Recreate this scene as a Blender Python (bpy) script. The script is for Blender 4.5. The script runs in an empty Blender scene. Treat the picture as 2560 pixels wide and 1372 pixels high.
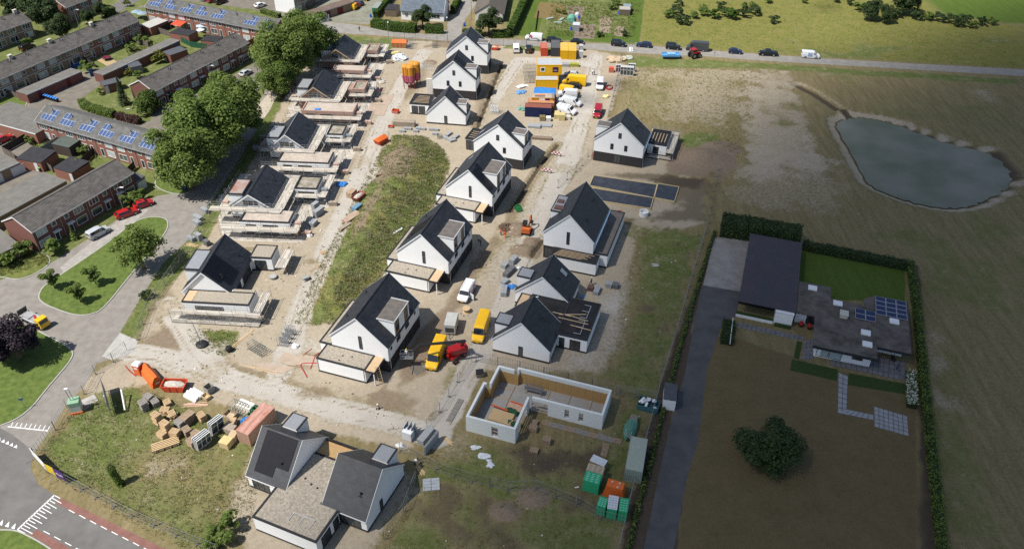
import bpy, bmesh, math, random
import numpy as np
from mathutils import Vector, Matrix
from mathutils.geometry import tessellate_polygon
random.seed(7); RNG = np.random.default_rng(11)
SC = bpy.context.scene; COL = SC.collection
rad = math.radians
# ---------------------------------------------------------------- camera
FPX, CX, CY, CAMZ = 2016.7, 1280.0, 686.0, 92.0
PITCH, ROLL = rad(37.75), rad(-0.47)
_c, _s = math.cos(PITCH), math.sin(PITCH)
FWD = np.array([0, _c, -_s]); _R = np.array([1., 0, 0]); _D = np.cross(FWD, _R)
CAMX = math.cos(ROLL)*_R + math.sin(ROLL)*_D
CAMY = -math.sin(ROLL)*_R + math.cos(ROLL)*_D
cam_d = bpy.data.cameras.new('camera'); cam = bpy.data.objects.new('camera', cam_d); COL.objects.link(cam)
cam_d.sensor_width = 36; cam_d.lens = FPX/2560*36; cam_d.clip_start = 1; cam_d.clip_end = 8000
_m = Matrix(((CAMX[0], -CAMY[0], -FWD[0], 0), (CAMX[1], -CAMY[1], -FWD[1], 0), (CAMX[2], -CAMY[2], -FWD[2], CAMZ), (0, 0, 0, 1)))
cam.matrix_world = _m; SC.camera = cam
# ---------------------------------------------------------------- light
SUN_AZ, SUN_EL = rad(207), rad(57)           # direction towards the sun, measured from +X
SUN = Vector((math.cos(SUN_AZ)*math.cos(SUN_EL), math.sin(SUN_AZ)*math.cos(SUN_EL), math.sin(SUN_EL)))
W = bpy.data.worlds.new('World'); SC.world = W; W.use_nodes = True
_nt = W.node_tree; _bg = _nt.nodes['Background']
_sky = _nt.nodes.new('ShaderNodeTexSky'); _sky.sky_type = 'NISHITA'; _sky.sun_disc = False
_sky.sun_elevation = SUN_EL; _sky.sun_rotation = math.pi/2 - SUN_AZ
_nt.links.new(_sky.outputs[0], _bg.inputs[0]); _bg.inputs[1].default_value = 0.075
sun_d = bpy.data.lights.new('sun', 'SUN'); sun_d.energy = 4.4; sun_d.angle = rad(0.55); sun_d.color = (1, .955, .88)
sun = bpy.data.objects.new('sun', sun_d); COL.objects.link(sun)
sun.rotation_euler = (-SUN).to_track_quat('-Z', 'Y').to_euler(); sun.location = (0, 0, 300)
SC.view_settings.view_transform = 'Standard'; SC.view_settings.look = 'None'
SC.view_settings.exposure = 0.6; SC.view_settings.gamma = 1
SC.render.engine = 'CYCLES'
SC.cycles.max_bounces = 5; SC.cycles.diffuse_bounces = 2; SC.cycles.glossy_bounces = 2; SC.cycles.transmission_bounces = 3
SC.cycles.transparent_max_bounces = 8; SC.cycles.volume_bounces = 0
SC.cycles.use_denoising = False; SC.cycles.use_adaptive_sampling = False
def G(px, py, z=0.0):
    "photo pixel -> world point on the level z"
    d = (px-CX)/FPX*CAMX + (py-CY)/FPX*CAMY + FWD
    t = (z-CAMZ)/d[2]
    return Vector((t*d[0], t*d[1], z))
def lin(r, g, b):
    f = lambda c: (c/255/12.92 if c/255 <= .04045 else ((c/255+.055)/1.055)**2.4)
    return (f(r), f(g), f(b))
# ---------------------------------------------------------------- materials
_MC = {}
def mat(name, col=(.5, .5, .5), rough=.8, var=.12, scale=1.5, bump=0., bscale=20., metal=0., spec=.3, col2=None, stretch=None, alpha=None, emis=None, island=0., rows=None):
    if name in _MC: return _MC[name]
    m = bpy.data.materials.new(name); m.use_nodes = True; nt = m.node_tree; N = nt.nodes; Lk = nt.links.new
    b = N['Principled BSDF']; b.inputs['Roughness'].default_value = rough; b.inputs['Metallic'].default_value = metal
    b.inputs['Specular IOR Level'].default_value = spec
    tc = N.new('ShaderNodeTexCoord'); vec = tc.outputs['Object']
    if stretch:
        mp = N.new('ShaderNodeMapping'); mp.inputs['Scale'].default_value = stretch; Lk(vec, mp.inputs[0]); vec = mp.outputs[0]
    n1 = N.new('ShaderNodeTexNoise'); n1.inputs['Scale'].default_value = scale; n1.inputs['Detail'].default_value = 6; n1.inputs['Roughness'].default_value = .65
    Lk(vec, n1.inputs['Vector'])
    rp = N.new('ShaderNodeValToRGB'); e = rp.color_ramp.elements
    c2 = col2 if col2 else tuple(min(1, c*(1+var)) for c in col); c1 = col if col2 else tuple(c*(1-var) for c in col)
    e[0].position = .32; e[1].position = .68; e[0].color = (*c1, 1); e[1].color = (*c2, 1)
    Lk(n1.outputs['Fac'], rp.inputs[0]); out = rp.outputs[0]
    if island:
        g = N.new('ShaderNodeNewGeometry'); mr = N.new('ShaderNodeMapRange'); mr.inputs[3].default_value = 1-island; mr.inputs[4].default_value = 1+island
        Lk(g.outputs['Random Per Island'], mr.inputs[0])
        mx = N.new('ShaderNodeVectorMath'); mx.operation = 'SCALE'; Lk(out, mx.inputs[0]); Lk(mr.outputs[0], mx.inputs['Scale']); out = mx.outputs[0]
    Lk(out, b.inputs['Base Color'])
    if bump:
        n2 = N.new('ShaderNodeTexNoise'); n2.inputs['Scale'].default_value = bscale; n2.inputs['Detail'].default_value = 4; Lk(vec, n2.inputs['Vector'])
        bp = N.new('ShaderNodeBump'); bp.inputs['Strength'].default_value = bump; bp.inputs['Distance'].default_value = .05
        Lk(n2.outputs['Fac'], bp.inputs['Height']); Lk(bp.outputs[0], b.inputs['Normal'])
    if emis: b.inputs['Emission Color'].default_value = (*emis, 1); b.inputs['Emission Strength'].default_value = 1
    if alpha is not None: b.inputs['Alpha'].default_value = alpha
    _MC[name] = m; return m
def leafmat(name, c1, c2, trans=.35):
    if name in _MC: return _MC[name]
    m = bpy.data.materials.new(name); m.use_nodes = True; nt = m.node_tree; N = nt.nodes; Lk = nt.links.new
    b = N['Principled BSDF']; o = N['Material Output']
    g = N.new('ShaderNodeNewGeometry'); tc = N.new('ShaderNodeTexCoord')
    n1 = N.new('ShaderNodeTexNoise'); n1.inputs['Scale'].default_value = .55; n1.inputs['Detail'].default_value = 3; Lk(tc.outputs['Object'], n1.inputs[0])
    oi = N.new('ShaderNodeObjectInfo')
    ad = N.new('ShaderNodeMath'); ad.operation = 'MULTIPLY_ADD'; Lk(g.outputs['Random Per Island'], ad.inputs[0]); ad.inputs[1].default_value = .55;
    ms = N.new('ShaderNodeMath'); ms.operation = 'MULTIPLY_ADD'; Lk(n1.outputs['Fac'], ms.inputs[0]); ms.inputs[1].default_value = .9; ms.inputs[2].default_value = -.22
    Lk(ms.outputs[0], ad.inputs[2])
    rp = N.new('ShaderNodeValToRGB'); e = rp.color_ramp.elements; e[0].color = (*c1, 1); e[1].color = (*c2, 1); e[0].position = .1; e[1].position = .95
    Lk(ad.outputs[0], rp.inputs[0]); Lk(rp.outputs[0], b.inputs['Base Color']); b.inputs['Roughness'].default_value = .6; b.inputs['Specular IOR Level'].default_value = .25
    t = N.new('ShaderNodeBsdfTranslucent'); Lk(rp.outputs[0], t.inputs[0]); mx = N.new('ShaderNodeMixShader'); mx.inputs[0].default_value = trans
    Lk(b.outputs[0], mx.inputs[1]); Lk(t.outputs[0], mx.inputs[2]); Lk(mx.outputs[0], o.inputs['Surface'])
    _MC[name] = m; return m
# ---------------------------------------------------------------- mesh helpers
class MB:
    def __init__(s): s.v = []; s.f = []; s.m = []; s.k = 0
    def mi(s, k): s.k = k; return s
    def add(s, vs, fs):
        n = len(s.v); s.v += [tuple(v) for v in vs]; s.f += [tuple(i+n for i in f) for f in fs]; s.m += [s.k]*len(fs); return s
    def box(s, x0, x1, y0, y1, z0, z1):
        return s.add([(x0,y0,z0),(x1,y0,z0),(x1,y1,z0),(x0,y1,z0),(x0,y0,z1),(x1,y0,z1),(x1,y1,z1),(x0,y1,z1)],
                     [(0,3,2,1),(4,5,6,7),(0,1,5,4),(1,2,6,5),(2,3,7,6),(3,0,4,7)])
    def rbox(s, c, d, rz=0., ry=0., rx=0.):
        R = Matrix.Rotation(rz, 3, 'Z') @ Matrix.Rotation(ry, 3, 'Y') @ Matrix.Rotation(rx, 3, 'X'); c = Vector(c)
        a, b, e = d[0]/2, d[1]/2, d[2]/2
        vs = [c + R @ Vector(p) for p in ((-a,-b,-e),(a,-b,-e),(a,b,-e),(-a,b,-e),(-a,-b,e),(a,-b,e),(a,b,e),(-a,b,e))]
        return s.add(vs, [(0,3,2,1),(4,5,6,7),(0,1,5,4),(1,2,6,5),(2,3,7,6),(3,0,4,7)])
    def poly(s, pts): return s.add(pts, [tuple(range(len(pts)))])
    def prism(s, p2, z0, z1):
        n = len(p2)
        vs = [(x, y, z0) for x, y in p2] + [(x, y, z1) for x, y in p2]
        return s.add(vs, [tuple(range(n-1, -1, -1)), tuple(range(n, 2*n))] + [(i, (i+1) % n, n+(i+1) % n, n+i) for i in range(n)])
    def xprism(s, p2, y0, y1):
        "polygon in the XZ plane swept along y (counter-clockwise seen from -y)"
        n = len(p2)
        vs = [(x, y0, z) for x, z in p2] + [(x, y1, z) for x, z in p2]
        return s.add(vs, [tuple(range(n)), tuple(range(2*n-1, n-1, -1))] + [(i, n+i, n+(i+1) % n, (i+1) % n) for i in range(n)])
    def tube(s, p, q, r, n=5, r2=None, caps=True):
        p = Vector(p); q = Vector(q); d = (q-p).normalized() if (q-p).length > 1e-6 else Vector((0,0,1)); r2 = r if r2 is None else r2
        a = d.orthogonal().normalized(); b = d.cross(a)
        vs = [p + (a*math.cos(t)+b*math.sin(t))*r for t in [2*math.pi*i/n for i in range(n)]] + [q + (a*math.cos(t)+b*math.sin(t))*r2 for t in [2*math.pi*i/n for i in range(n)]]
        fs = [(i, (i+1) % n, n+(i+1) % n, n+i) for i in range(n)]
        if caps: fs += [tuple(range(n-1, -1, -1)), tuple(range(n, 2*n))]
        return s.add(vs, fs)
    def path(s, pts, r, n=5):
        for a, b in zip(pts[:-1], pts[1:]): s.tube(a, b, r, n)
        return s
    def lathe(s, prof, n=10, c=(0,0,0)):
        vs = []; fs = []
        for r, z in prof: vs += [(c[0]+r*math.cos(2*math.pi*i/n), c[1]+r*math.sin(2*math.pi*i/n), c[2]+z) for i in range(n)]
        for k in range(len(prof)-1): fs += [(k*n+i, k*n+(i+1) % n, (k+1)*n+(i+1) % n, (k+1)*n+i) for i in range(n)]
        fs += [tuple(range(n-1, -1, -1)), tuple((len(prof)-1)*n+i for i in range(n))]
        return s.add(vs, fs)
    def blob(s, c, r, seed=0, rough=.25, n=8, m=5):
        rg = random.Random(seed); vs = [(c[0], c[1], c[2]+r[2])]; fs = []
        for j in range(1, m):
            t = math.pi*j/m
            for i in range(n):
                k = 1+rg.uniform(-rough, rough); a = 2*math.pi*i/n
                vs.append((c[0]+r[0]*k*math.sin(t)*math.cos(a), c[1]+r[1]*k*math.sin(t)*math.sin(a), c[2]+r[2]*k*math.cos(t)))
        vs.append((c[0], c[1], c[2]-r[2]))
        fs += [(0, 1+i, 1+(i+1) % n) for i in range(n)]
        for j in range(m-2): fs += [(1+j*n+i, 1+(j+1)*n+i, 1+(j+1)*n+(i+1) % n, 1+j*n+(i+1) % n) for i in range(n)]
        e = len(vs)-1; o = 1+(m-2)*n; fs += [(o+i, e, o+(i+1) % n) for i in range(n)]
        return s.add(vs, fs)
    def mesh(s, name, mats, smooth=False):
        me = bpy.data.meshes.new(name); me.from_pydata(s.v, [], s.f)
        for m in (mats if isinstance(mats, (list, tuple)) else [mats]): me.materials.append(m)
        if any(s.m): me.polygons.foreach_set('material_index', s.m)
        if smooth: me.polygons.foreach_set('use_smooth', [True]*len(s.f))
        me.update(); return me
def link(name, data, parent=None, loc=(0,0,0), rz=0., scale=None):
    o = bpy.data.objects.new(name, data); COL.objects.link(o); o.location = loc; o.rotation_euler = (0, 0, rz)
    if scale is not None: o.scale = (scale,)*3 if isinstance(scale, (int, float)) else scale
    if parent is not None: o.parent = parent
    return o
def part(name, mb, mats, parent=None, loc=(0,0,0), rz=0., smooth=False):
    return link(name, mb.mesh(name, mats, smooth), parent, loc, rz)
def tag(o, label, cat, group=None, kind=None):
    if label: o['label'] = label
    if cat: o['category'] = cat
    if group: o['group'] = group
    if kind: o['kind'] = kind
    return o
def thing(name, label, cat, loc=(0,0,0), rz=0., group=None):
    return tag(link(name, None, None, loc, rz), label, cat, group)
def copy_tree(o, parent=None):
    c = o.copy(); COL.objects.link(c); c.parent = parent
    for ch in KIDS.get(o.name, []): copy_tree(ch, c)
    return c
KIDS = {}
def kids(o):
    KIDS[o.name] = [c for c in COL.objects if c.parent == o]
    for c in KIDS[o.name]:
        if c.name not in KIDS: kids(c)
def box(name, mats, parent, x0, x1, y0, y1, z0, z1): return part(name, MB().box(x0, x1, y0, y1, z0, z1), mats, parent)
def yawpx(a, b, z=0.):
    p, q = G(*a, z), G(*b, z); return math.atan2(q.y-p.y, q.x-p.x), (q-p).length
def ground_sheet(name, pts, z, m, kind='structure', label=None, cat=None, world=False, thick=0.):
    P = [(p[0], p[1]) for p in pts] if world else [tuple(G(*p))[:2] for p in pts]
    a = sum(P[i][0]*P[(i+1) % len(P)][1]-P[(i+1) % len(P)][0]*P[i][1] for i in range(len(P)))
    if a < 0: P = P[::-1]
    n = len(P); tri = tessellate_polygon([[Vector((x, y, 0)) for x, y in P]]); T = []
    for t in tri:
        i, j, k = t; c = (P[j][0]-P[i][0])*(P[k][1]-P[i][1])-(P[k][0]-P[i][0])*(P[j][1]-P[i][1])
        T.append((i, j, k) if c > 0 else (k, j, i))
    me = bpy.data.meshes.new(name)
    if thick:
        me.from_pydata([(x, y, z) for x, y in P]+[(x, y, z+thick) for x, y in P], [], [tuple(q+n for q in t) for t in T]+[(i, (i+1) % n, n+(i+1) % n, n+i) for i in range(n)]+[t[::-1] for t in T])
    else: me.from_pydata([(x, y, z) for x, y in P], [], T)
    me.materials.append(m); me.update()
    o = link(name, me); tag(o, label, cat, None, kind); return o
def smooth_poly(pts, it=2):
    for _ in range(it):
        q = []
        for i in range(len(pts)):
            a, b = pts[i], pts[(i+1) % len(pts)]
            q += [(a[0]*.75+b[0]*.25, a[1]*.75+b[1]*.25), (a[0]*.25+b[0]*.75, a[1]*.25+b[1]*.75)]
        pts = q
    return pts
# ================================================================ GROUND
def axis(lo, hi, step, far):
    a = np.arange(lo, hi+1e-6, step); left = []; x = lo; d = step
    while x > far[0]: d *= 1.25; x -= d; left.append(x)
    right = []; x = a[-1]; d = step
    while x < far[1]: d *= 1.25; x += d; right.append(x)
    return np.concatenate([np.array(left[::-1]), a, np.array(right)])
GX = axis(-84, 92, .48, (-1600, 1600)); GY = axis(58, 236, .48, (-300, 2600))
XX, YY = np.meshgrid(GX, GY); PX = XX.ravel(); PY = YY.ravel(); NV = len(PX)
def wnoise(x, y, s, seed=0):
    r = np.random.default_rng(seed); out = np.zeros_like(x)
    for k in range(7):
        a = r.uniform(0, 6.28); f = s*(1.0+.9*k)*r.uniform(.7, 1.3); p = r.uniform(0, 6.28, 2)
        out += np.sin((x*np.cos(a)+y*np.sin(a))*f+p[0])*np.cos((-x*np.sin(a)+y*np.cos(a))*f*.83+p[1])/(1+.6*k)
    return out/2.2
EN = wnoise(PX, PY, .55, 3)
def sdist(P, px=None, py=None):
    "signed distance (inside positive) of the ground points to a world polygon"
    x = PX if px is None else px; y = PY if py is None else py
    P = np.array(P, float); n = len(P); inside = np.zeros(len(x), bool); d = np.full(len(x), 1e9)
    for i in range(n):
        ax, ay = P[i]; bx, by = P[(i+1) % n]
        c = ((ay > y) != (by > y)) & (x < (bx-ax)*(y-ay)/((by-ay) if by != ay else 1e-9)+ax); inside ^= c
        ex, ey = bx-ax, by-ay; t = np.clip(((x-ax)*ex+(y-ay)*ey)/(ex*ex+ey*ey+1e-12), 0, 1)
        d = np.minimum(d, np.hypot(x-ax-t*ex, y-ay-t*ey))
    return np.where(inside, d, -d)
def ldist(pts, px=None, py=None):
    x = PX if px is None else px; y = PY if py is None else py; d = np.full(len(x), 1e9)
    for (ax, ay), (bx, by) in zip(pts[:-1], pts[1:]):
        ex, ey = bx-ax, by-ay; t = np.clip(((x-ax)*ex+(y-ay)*ey)/(ex*ex+ey*ey+1e-12), 0, 1); d = np.minimum(d, np.hypot(x-ax-t*ex, y-ay-t*ey))
    return d
def W2(pts): return [tuple(G(*p))[:2] for p in pts]
def ss(a, b, x): t = np.clip((x-a)/(b-a), 0, 1); return t*t*(3-2*t)
def zone(pts, soft=1.2, amp=.8, val=1.):
    return val*ss(-soft, soft, sdist(W2(pts))+EN*amp)
# weights: 0 sand 1 soil 2 lush 3 meadow(yellow green) 4 grey 5 mud 6 lawn 7 brown lawn
Wt = np.zeros((8, NV))
def lay(k, m):
    global Wt
    Wt *= (1-m); Wt[k] += m
SITE = [(345,850),(372,770),(470,625),(548,490),(620,372),(690,250),(770,130),(812,92),(950,100),(1120,106),(1300,116),(1480,126),(1552,140),(1562,185),(1535,260),(1505,330),(1700,330),(1720,420),(1770,440),(1765,560),(1600,600),(1560,760),(1540,860),(1520,930),(1180,930),(1150,1010),(1085,1070),(1020,1130),(960,1110),(760,1075),(640,1050),(500,990),(390,950),(250,1010),(200,960)]
lay(0, zone(SITE, 1.5, 1.0))
# meadow, fields, gardens around
lay(3, zone([(1600,-30),(2700,-30),(2700,178),(2050,144),(1600,110)], 2, 1))
lay(6, zone([(2230,-40),(2800,-40),(2800,100),(2400,42)], 1.5, .5))
lay(2, .8*zone([(1250,-30),(1600,-30),(1600,114),(1270,94)], 1, .5))
lay(6, zone([(1560,-20),(1612,-20),(1598,106),(1576,106)], .8, .3)); lay(6, zone([(1330,-20),(1378,-20),(1342,92),(1290,90)], .8, .3)); lay(6, zone([(1370,74),(1580,86),(1580,108),(1360,98)], 1, .6))
lay(3, .35*zone([(1560,165),(1900,165),(1890,300),(1840,400),(1720,335),(1560,290),(1545,230)], 3, 2))
lay(0, .5*zone([(1570,165),(1880,170),(1860,300),(1700,310),(1560,270)], 4, 5)); lay(2, .4*zone([(1570,205),(1680,200),(1670,280),(1570,280)], 5, 5))
lay(0, .62*zone([(1880,165),(1960,165),(2020,300),(2060,420),(1860,440),(1850,300)], 5, 5)); lay(0, .42*zone([(1800,400),(2110,380),(2150,530),(1880,545),(1800,500)], 6, 6))
lay(2, .8*zone([(1560,138),(1900,158),(2560,200),(2560,215),(1900,172),(1570,168)], 1, .8))
lay(1, .75*zone([(1690,350),(1800,345),(1850,400),(1810,455),(1660,440)], 2, 1.5)); lay(2, .9*zone([(1690,345),(1740,325),(1800,340),(1830,380),(1790,385),(1740,400)], 2, 2))
lay(2, .5*zone([(2260,820),(2420,860),(2480,1372),(2330,1372)], 4, 6)); lay(2, .35*zone([(2100,250),(2560,260),(2560,330),(2300,320)], 5, 6))
lay(5, .5*zone([(1640,455),(1790,430),(1770,560),(1690,560),(1560,560),(1560,540),(1700,520)], 2, 2))
_wn = ss(.15, .75, wnoise(PX, PY, .07, 31)+.4*wnoise(PX, PY, .25, 32)); lay(2, .75*_wn*zone([(1600,-30),(2700,-30),(2700,178),(2050,144),(1600,110)], 2, 1)); _e = zone([(1830,170),(2800,215),(2900,1500),(2330,1500),(2280,650),(1800,560)], 4, 2); lay(2, .5*_wn*_e); lay(0, .5*ss(.3, .9, wnoise(PX, PY, .05, 33)+.5*wnoise(PX, PY, .2, 34))*_e); lay(2, .55*_wn*zone([(2240,-40),(2800,-40),(2800,170),(2400,120),(2200,60)], 4, 2))
# weedy lots inside the site
LOT_SW = [(96,1140),(130,1090),(205,1010),(330,965),(440,1010),(540,1050),(650,1085),(640,1200),(620,1330),(560,1372),(520,1400),(330,1300),(180,1212),(110,1172)]
LOT_SE = [(1570,560),(1765,585),(1725,700),(1665,920),(1545,1400),(940,1400),(1005,1240),(1060,1150),(1190,1098),(1300,1112),(1515,1092),(1555,1010),(1520,925),(1548,860),(1565,760),(1585,640)]
lay(2, .62*zone(LOT_SW, 2, 1.6)); lay(2, .62*zone(LOT_SE, 2.5, 2.2)); lay(3, .35*zone([(330,1110),(560,1100),(610,1200),(560,1300),(430,1250),(330,1190)], 4, 5)); lay(0, .5*zone([(380,1130),(480,1120),(500,1170),(400,1190)], 2, 3)); lay(2, .8*zone([(130,1100),(230,1000),(330,980),(330,1080),(230,1180)], 2, 3)); lay(0, .4*zone([(1080,1080),(1180,1085),(1170,1150),(1080,1150)], 2, 2))
lay(0, .85*zone([(600,1180),(660,1100),(1010,1150),(1040,1230),(960,1340),(900,1400),(620,1400),(560,1300)], 2, 1.6)); lay(2, .8*zone([(1640,590),(1740,595),(1715,690),(1650,670)], 2, 2)); lay(5, .6*zone([(1250,1120),(1540,1110),(1500,1180),(1330,1190)], 2, 2)); lay(1, .7*zone([(1230,1255),(1285,1255),(1290,1300),(1235,1295)], 1, .6)); lay(1, .7*zone([(1305,1228),(1365,1225),(1365,1258),(1310,1258)], 1, .6))
lay(5, .5*ss(.0, .7, wnoise(PX, PY, .16, 36)+.5*wnoise(PX, PY, .5, 37))*zone(LOT_SE, 2.5, 2.2)); lay(2, .45*zone([(1110,905),(1165,925),(1150,1000),(1090,1060),(1105,1000)], 1, 1))
VERGE = [(300,832),(352,745),(410,655),(470,600),(545,478),(612,372),(668,275),(720,190),(775,95),(800,95),(765,160),(712,245),(650,365),(580,490),(520,590),(470,660),(375,780),(340,850)]
lay(2, zone(VERGE, .8, .6)); lay(2, .9*zone([(470,822),(590,832),(592,868),(560,888),(520,882),(475,850)], .8, 1)); lay(2, .8*zone([(815,84),(985,98),(1000,118),(960,125),(900,118),(830,105)], .8, 1)); lay(2, .8*zone([(1270,113),(1340,117),(1390,122),(1380,132),(1250,122)], .7, .7))
MOUND = [(985,338),(1060,342),(1105,372),(1122,410),(1112,450),(1080,520),(1000,625),(940,705),(880,800),(800,812),(738,806),(765,745),(815,640),(858,560),(905,470),(945,395)]
lay(2, zone(MOUND, 1.0, .8)); lay(3, .55*ss(-.3, .5, wnoise(PX, PY, .22, 71)+.6*wnoise(PX, PY, .8, 72))*zone(MOUND, 1.0, .8)); lay(1, .85*zone([(955,392),(1010,378),(1048,398),(1035,450),(985,470),(940,470)], 1.2, 1.6)); lay(1, .6*zone([(940,480),(975,470),(930,560),(880,620),(890,560)], 1., 1.2)); lay(0, .3*zone([(1000,335),(1070,345),(1050,380),(990,380)], 1.5, 1.5))
# bare soil, mud and concrete dust on the site
lay(1, .75*zone([(340,860),(420,800),(470,850),(560,900),(700,935),(800,965),(900,975),(985,985),(960,1010),(860,985),(700,950),(560,920),(430,905)], 2.5, 1.6))
lay(1, .55*zone([(880,985),(1010,975),(1070,1000),(1040,1040),(940,1040)], 2, 1.4)); lay(1, .5*zone([(355,760),(430,690),(455,760),(380,820)], 2, 1.2))
lay(1, .7*zone([(1000,890),(1100,775),(1190,640),(1260,545),(1320,470),(1290,560),(1225,650),(1150,780),(1070,930),(1000,960)], 1.5, 1.)); lay(5, .35*zone([(1250,560),(1330,560),(1330,600),(1250,600)], 2, 1))
lay(1, .8*zone([(1290,610),(1330,612),(1335,640),(1290,642)], .8, .4)); lay(1, .8*zone([(1275,560),(1310,560),(1310,590),(1270,590)], .8, .4))
lay(4, .8*zone([(900,395),(945,390),(950,440),(915,470),(870,470)], 1.2, 1)); lay(4, .5*zone([(735,850),(800,840),(835,870),(800,905),(740,900)], 1.5, 1))
lay(4, .45*zone([(1300,330),(1480,330),(1470,400),(1370,520),(1250,720),(1180,720),(1270,560),(1340,430)], 3, 1)); lay(4, .5*zone([(1500,780),(1600,640),(1560,880),(1430,940),(1400,915),(1490,890)], 3, 1))
lay(1, .5*zone([(1000,240),(1060,150),(1085,150),(1060,215),(1020,260)], 1.5, 1)); lay(1, .45*zone([(1210,150),(1260,160),(1225,250),(1190,325),(1170,320)], 1.5, 1))
lay(1, .6*zone([(1110,96),(1230,112),(1210,122),(1060,118)], 1, 1)); lay(5, .5*zone([(1640,430),(1760,450),(1740,470),(1460,435)], 1.5, 1))
# bungalow plot
lay(7, zone([(1735,835),(1860,850),(2100,930),(2290,960),(2300,1400),(1690,1400),(1700,1180)], 1, .5)); lay(6, zone([(2000,622),(2262,665),(2262,760),(2000,740)], .5, .2))
lay(5, zone([(1700,840),(1745,835),(1690,1400),(1665,1400)], .8, .5)); lay(5, .9*zone([(1640,1000),(1780,585),(1795,590),(1700,940),(1612,1400),(1545,1400)], .7, .4)); lay(5, .6*zone([(2296,960),(2320,960),(2345,1400),(2290,1400)], 1, .6))
lay(5, .8*zone([(2275,660),(2300,660),(2345,1372),(2325,1372)], .8, .6))
# neighbourhood paving is laid as sheets; between them gardens
lay(2, .7*zone([(-400,-60),(815,-60),(800,60),(690,190),(600,380),(430,640),(300,800),(-400,1300)], 1, .5))
Z = np.zeros(NV)
md = md0 = sdist(W2(MOUND)); Z += 2.3*ss(-.3, 7.5, md)*(1+.16*wnoise(PX, PY, .5, 9))+.10*ss(.5, 3, md)*wnoise(PX, PY, 1.7, 4)
LANES = [[(1090,1090),(1190,900),(1260,760),(1330,600),(1420,400),(1470,250),(1490,140)], [(1090,1090),(1000,1060),(800,1010),(560,945),(400,890),(330,880)], [(700,930),(760,760),(830,600),(900,440),(960,300),(1010,200),(1060,130)], [(1470,160),(1300,150),(1230,250)], [(560,945),(500,880),(420,760)]]
for k, l in enumerate(LANES):
    d = ldist(W2(l))+EN*.35; lay(4, .8*ss(3.0, 1.4, d)); lay(1, .55*ss(.34, .1, np.abs(np.abs(d)-1.15))*ss(-.6, .5, wnoise(PX, PY, .12, 40+k))); lay(1, .4*ss(.3, .1, np.abs(np.abs(d-.8)-1.9))*ss(-.2, .6, wnoise(PX, PY, .15, 50+k)))
lay(4, .22*zone([(420,800),(520,560),(640,330),(740,170),(830,100),(960,120),(940,260),(860,420),(760,600),(700,800)], 3, 3))
_s1 = sdist(W2(SITE)) > 1; _s2 = md0 < 0
for k in range(60):
    c = G(random.uniform(350,1560), random.uniform(110,1100)); m = ss(1.3, .5, np.hypot((PX-c.x)/random.uniform(1,3.5), (PY-c.y)/random.uniform(1,4))+EN*.3); lay((1, 4, 0, 0)[k % 4], .45*m*_s1*_s2)
HEAPS = [((1313,627), 3.0, 2.2, .95), ((1294,574), 3.0, 2.4, 1.0), ((1328,605), 1.8, 1.6, .5), ((1755,395), 6.5, 4.5, 1.8), ((1800,372), 5, 4, 1.0), ((1262,1278), 2.2, 1.6, .5), ((1335,1243), 2.4, 1.8, .5), ((1075,158), 2.2, 2., .4), ((905,108), 3.5, 2., .7)]
for (p, a, b, h) in HEAPS:
    c = G(*p); r = np.hypot((PX-c.x)/a, (PY-c.y)/b); Z += h*ss(1.15, .05, r+EN*.08)
    m = ss(1.25, .7, r+EN*.1)*.85
    if p != (905,108): lay(1, m)
TRENCH = [[(1394,362),(1347,418),(1277,528)], [(1253,164),(1222,245),(1193,321)], [(1357,600),(1330,640)], [(1250,860),(1238,880)]]
for t in TRENCH[:3]:
    d = ldist(W2(t)); Z -= .42*ss(.6, .2, d); Z += .08*ss(1.3, .9, np.abs(d-1.1)+.7); lay(5, .9*ss(.62, .3, d)); lay(1, .45*ss(1.8, .9, d)*ss(.4, .8, d))
POND = smooth_poly([(2088,312),(2100,302),(2140,294),(2200,301),(2262,320),(2335,348),(2400,368),(2460,378),(2502,402),(2527,432),(2528,458),(2508,482),(2462,500),(2440,513),(2398,521),(2338,519),(2280,506),(2222,487),(2172,464),(2152,430),(2132,390),(2105,345)], 1)
pw = [(lambda p: (p.x+.3*math.sin(i*1.9)+.2*math.sin(i*4.3), p.y+.3*math.sin(i*2.7+1)))(G(x, y, -.9)) for i, (x, y) in enumerate(smooth_poly(POND, 1))]; pd = sdist(pw)
dl = ldist([tuple(G(*p))[:2] for p in [(2000,212),(2040,232),(2085,262),(2128,288)]])
bank = np.minimum(ss(3.6, .1, -pd), 1); Z -= 1.0*bank + .6*ss(-.2, 2, pd); lay(0, .8*ss(3.4, 1.2, -pd+EN*.6)*ss(-.2, -.7, pd)); lay(5, .6*ss(.7, .2, -pd+EN*.3)); lay(5, ss(-.2, .3, pd))
Z = np.where(-pd < 3.6, Z, Z-.95*ss(2.6, .4, dl)); lay(5, .8*ss(1.4, .5, dl)); lay(0, .5*ss(2.6, 1.6, dl)*ss(.9, 1.5, dl))
Z[(np.abs(PX) > 400) | (PY > 600)] = 0
ni, nj = len(GX), len(GY); idx = np.arange(NV).reshape(nj, ni)
quads = np.stack([idx[:-1,:-1].ravel(), idx[:-1,1:].ravel(), idx[1:,1:].ravel(), idx[1:,:-1].ravel()], 1)
gm = bpy.data.meshes.new('ground'); gm.vertices.add(NV); gm.vertices.foreach_set('co', np.stack([PX, PY, Z], 1).ravel())
gm.loops.add(quads.size); gm.loops.foreach_set('vertex_index', quads.ravel().astype(np.int32))
gm.polygons.add(len(quads)); gm.polygons.foreach_set('loop_start', np.arange(0, quads.size, 4, dtype=np.int32))
gm.update(calc_edges=True); gm.polygons.foreach_set('use_smooth', np.ones(len(quads), bool))
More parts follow.
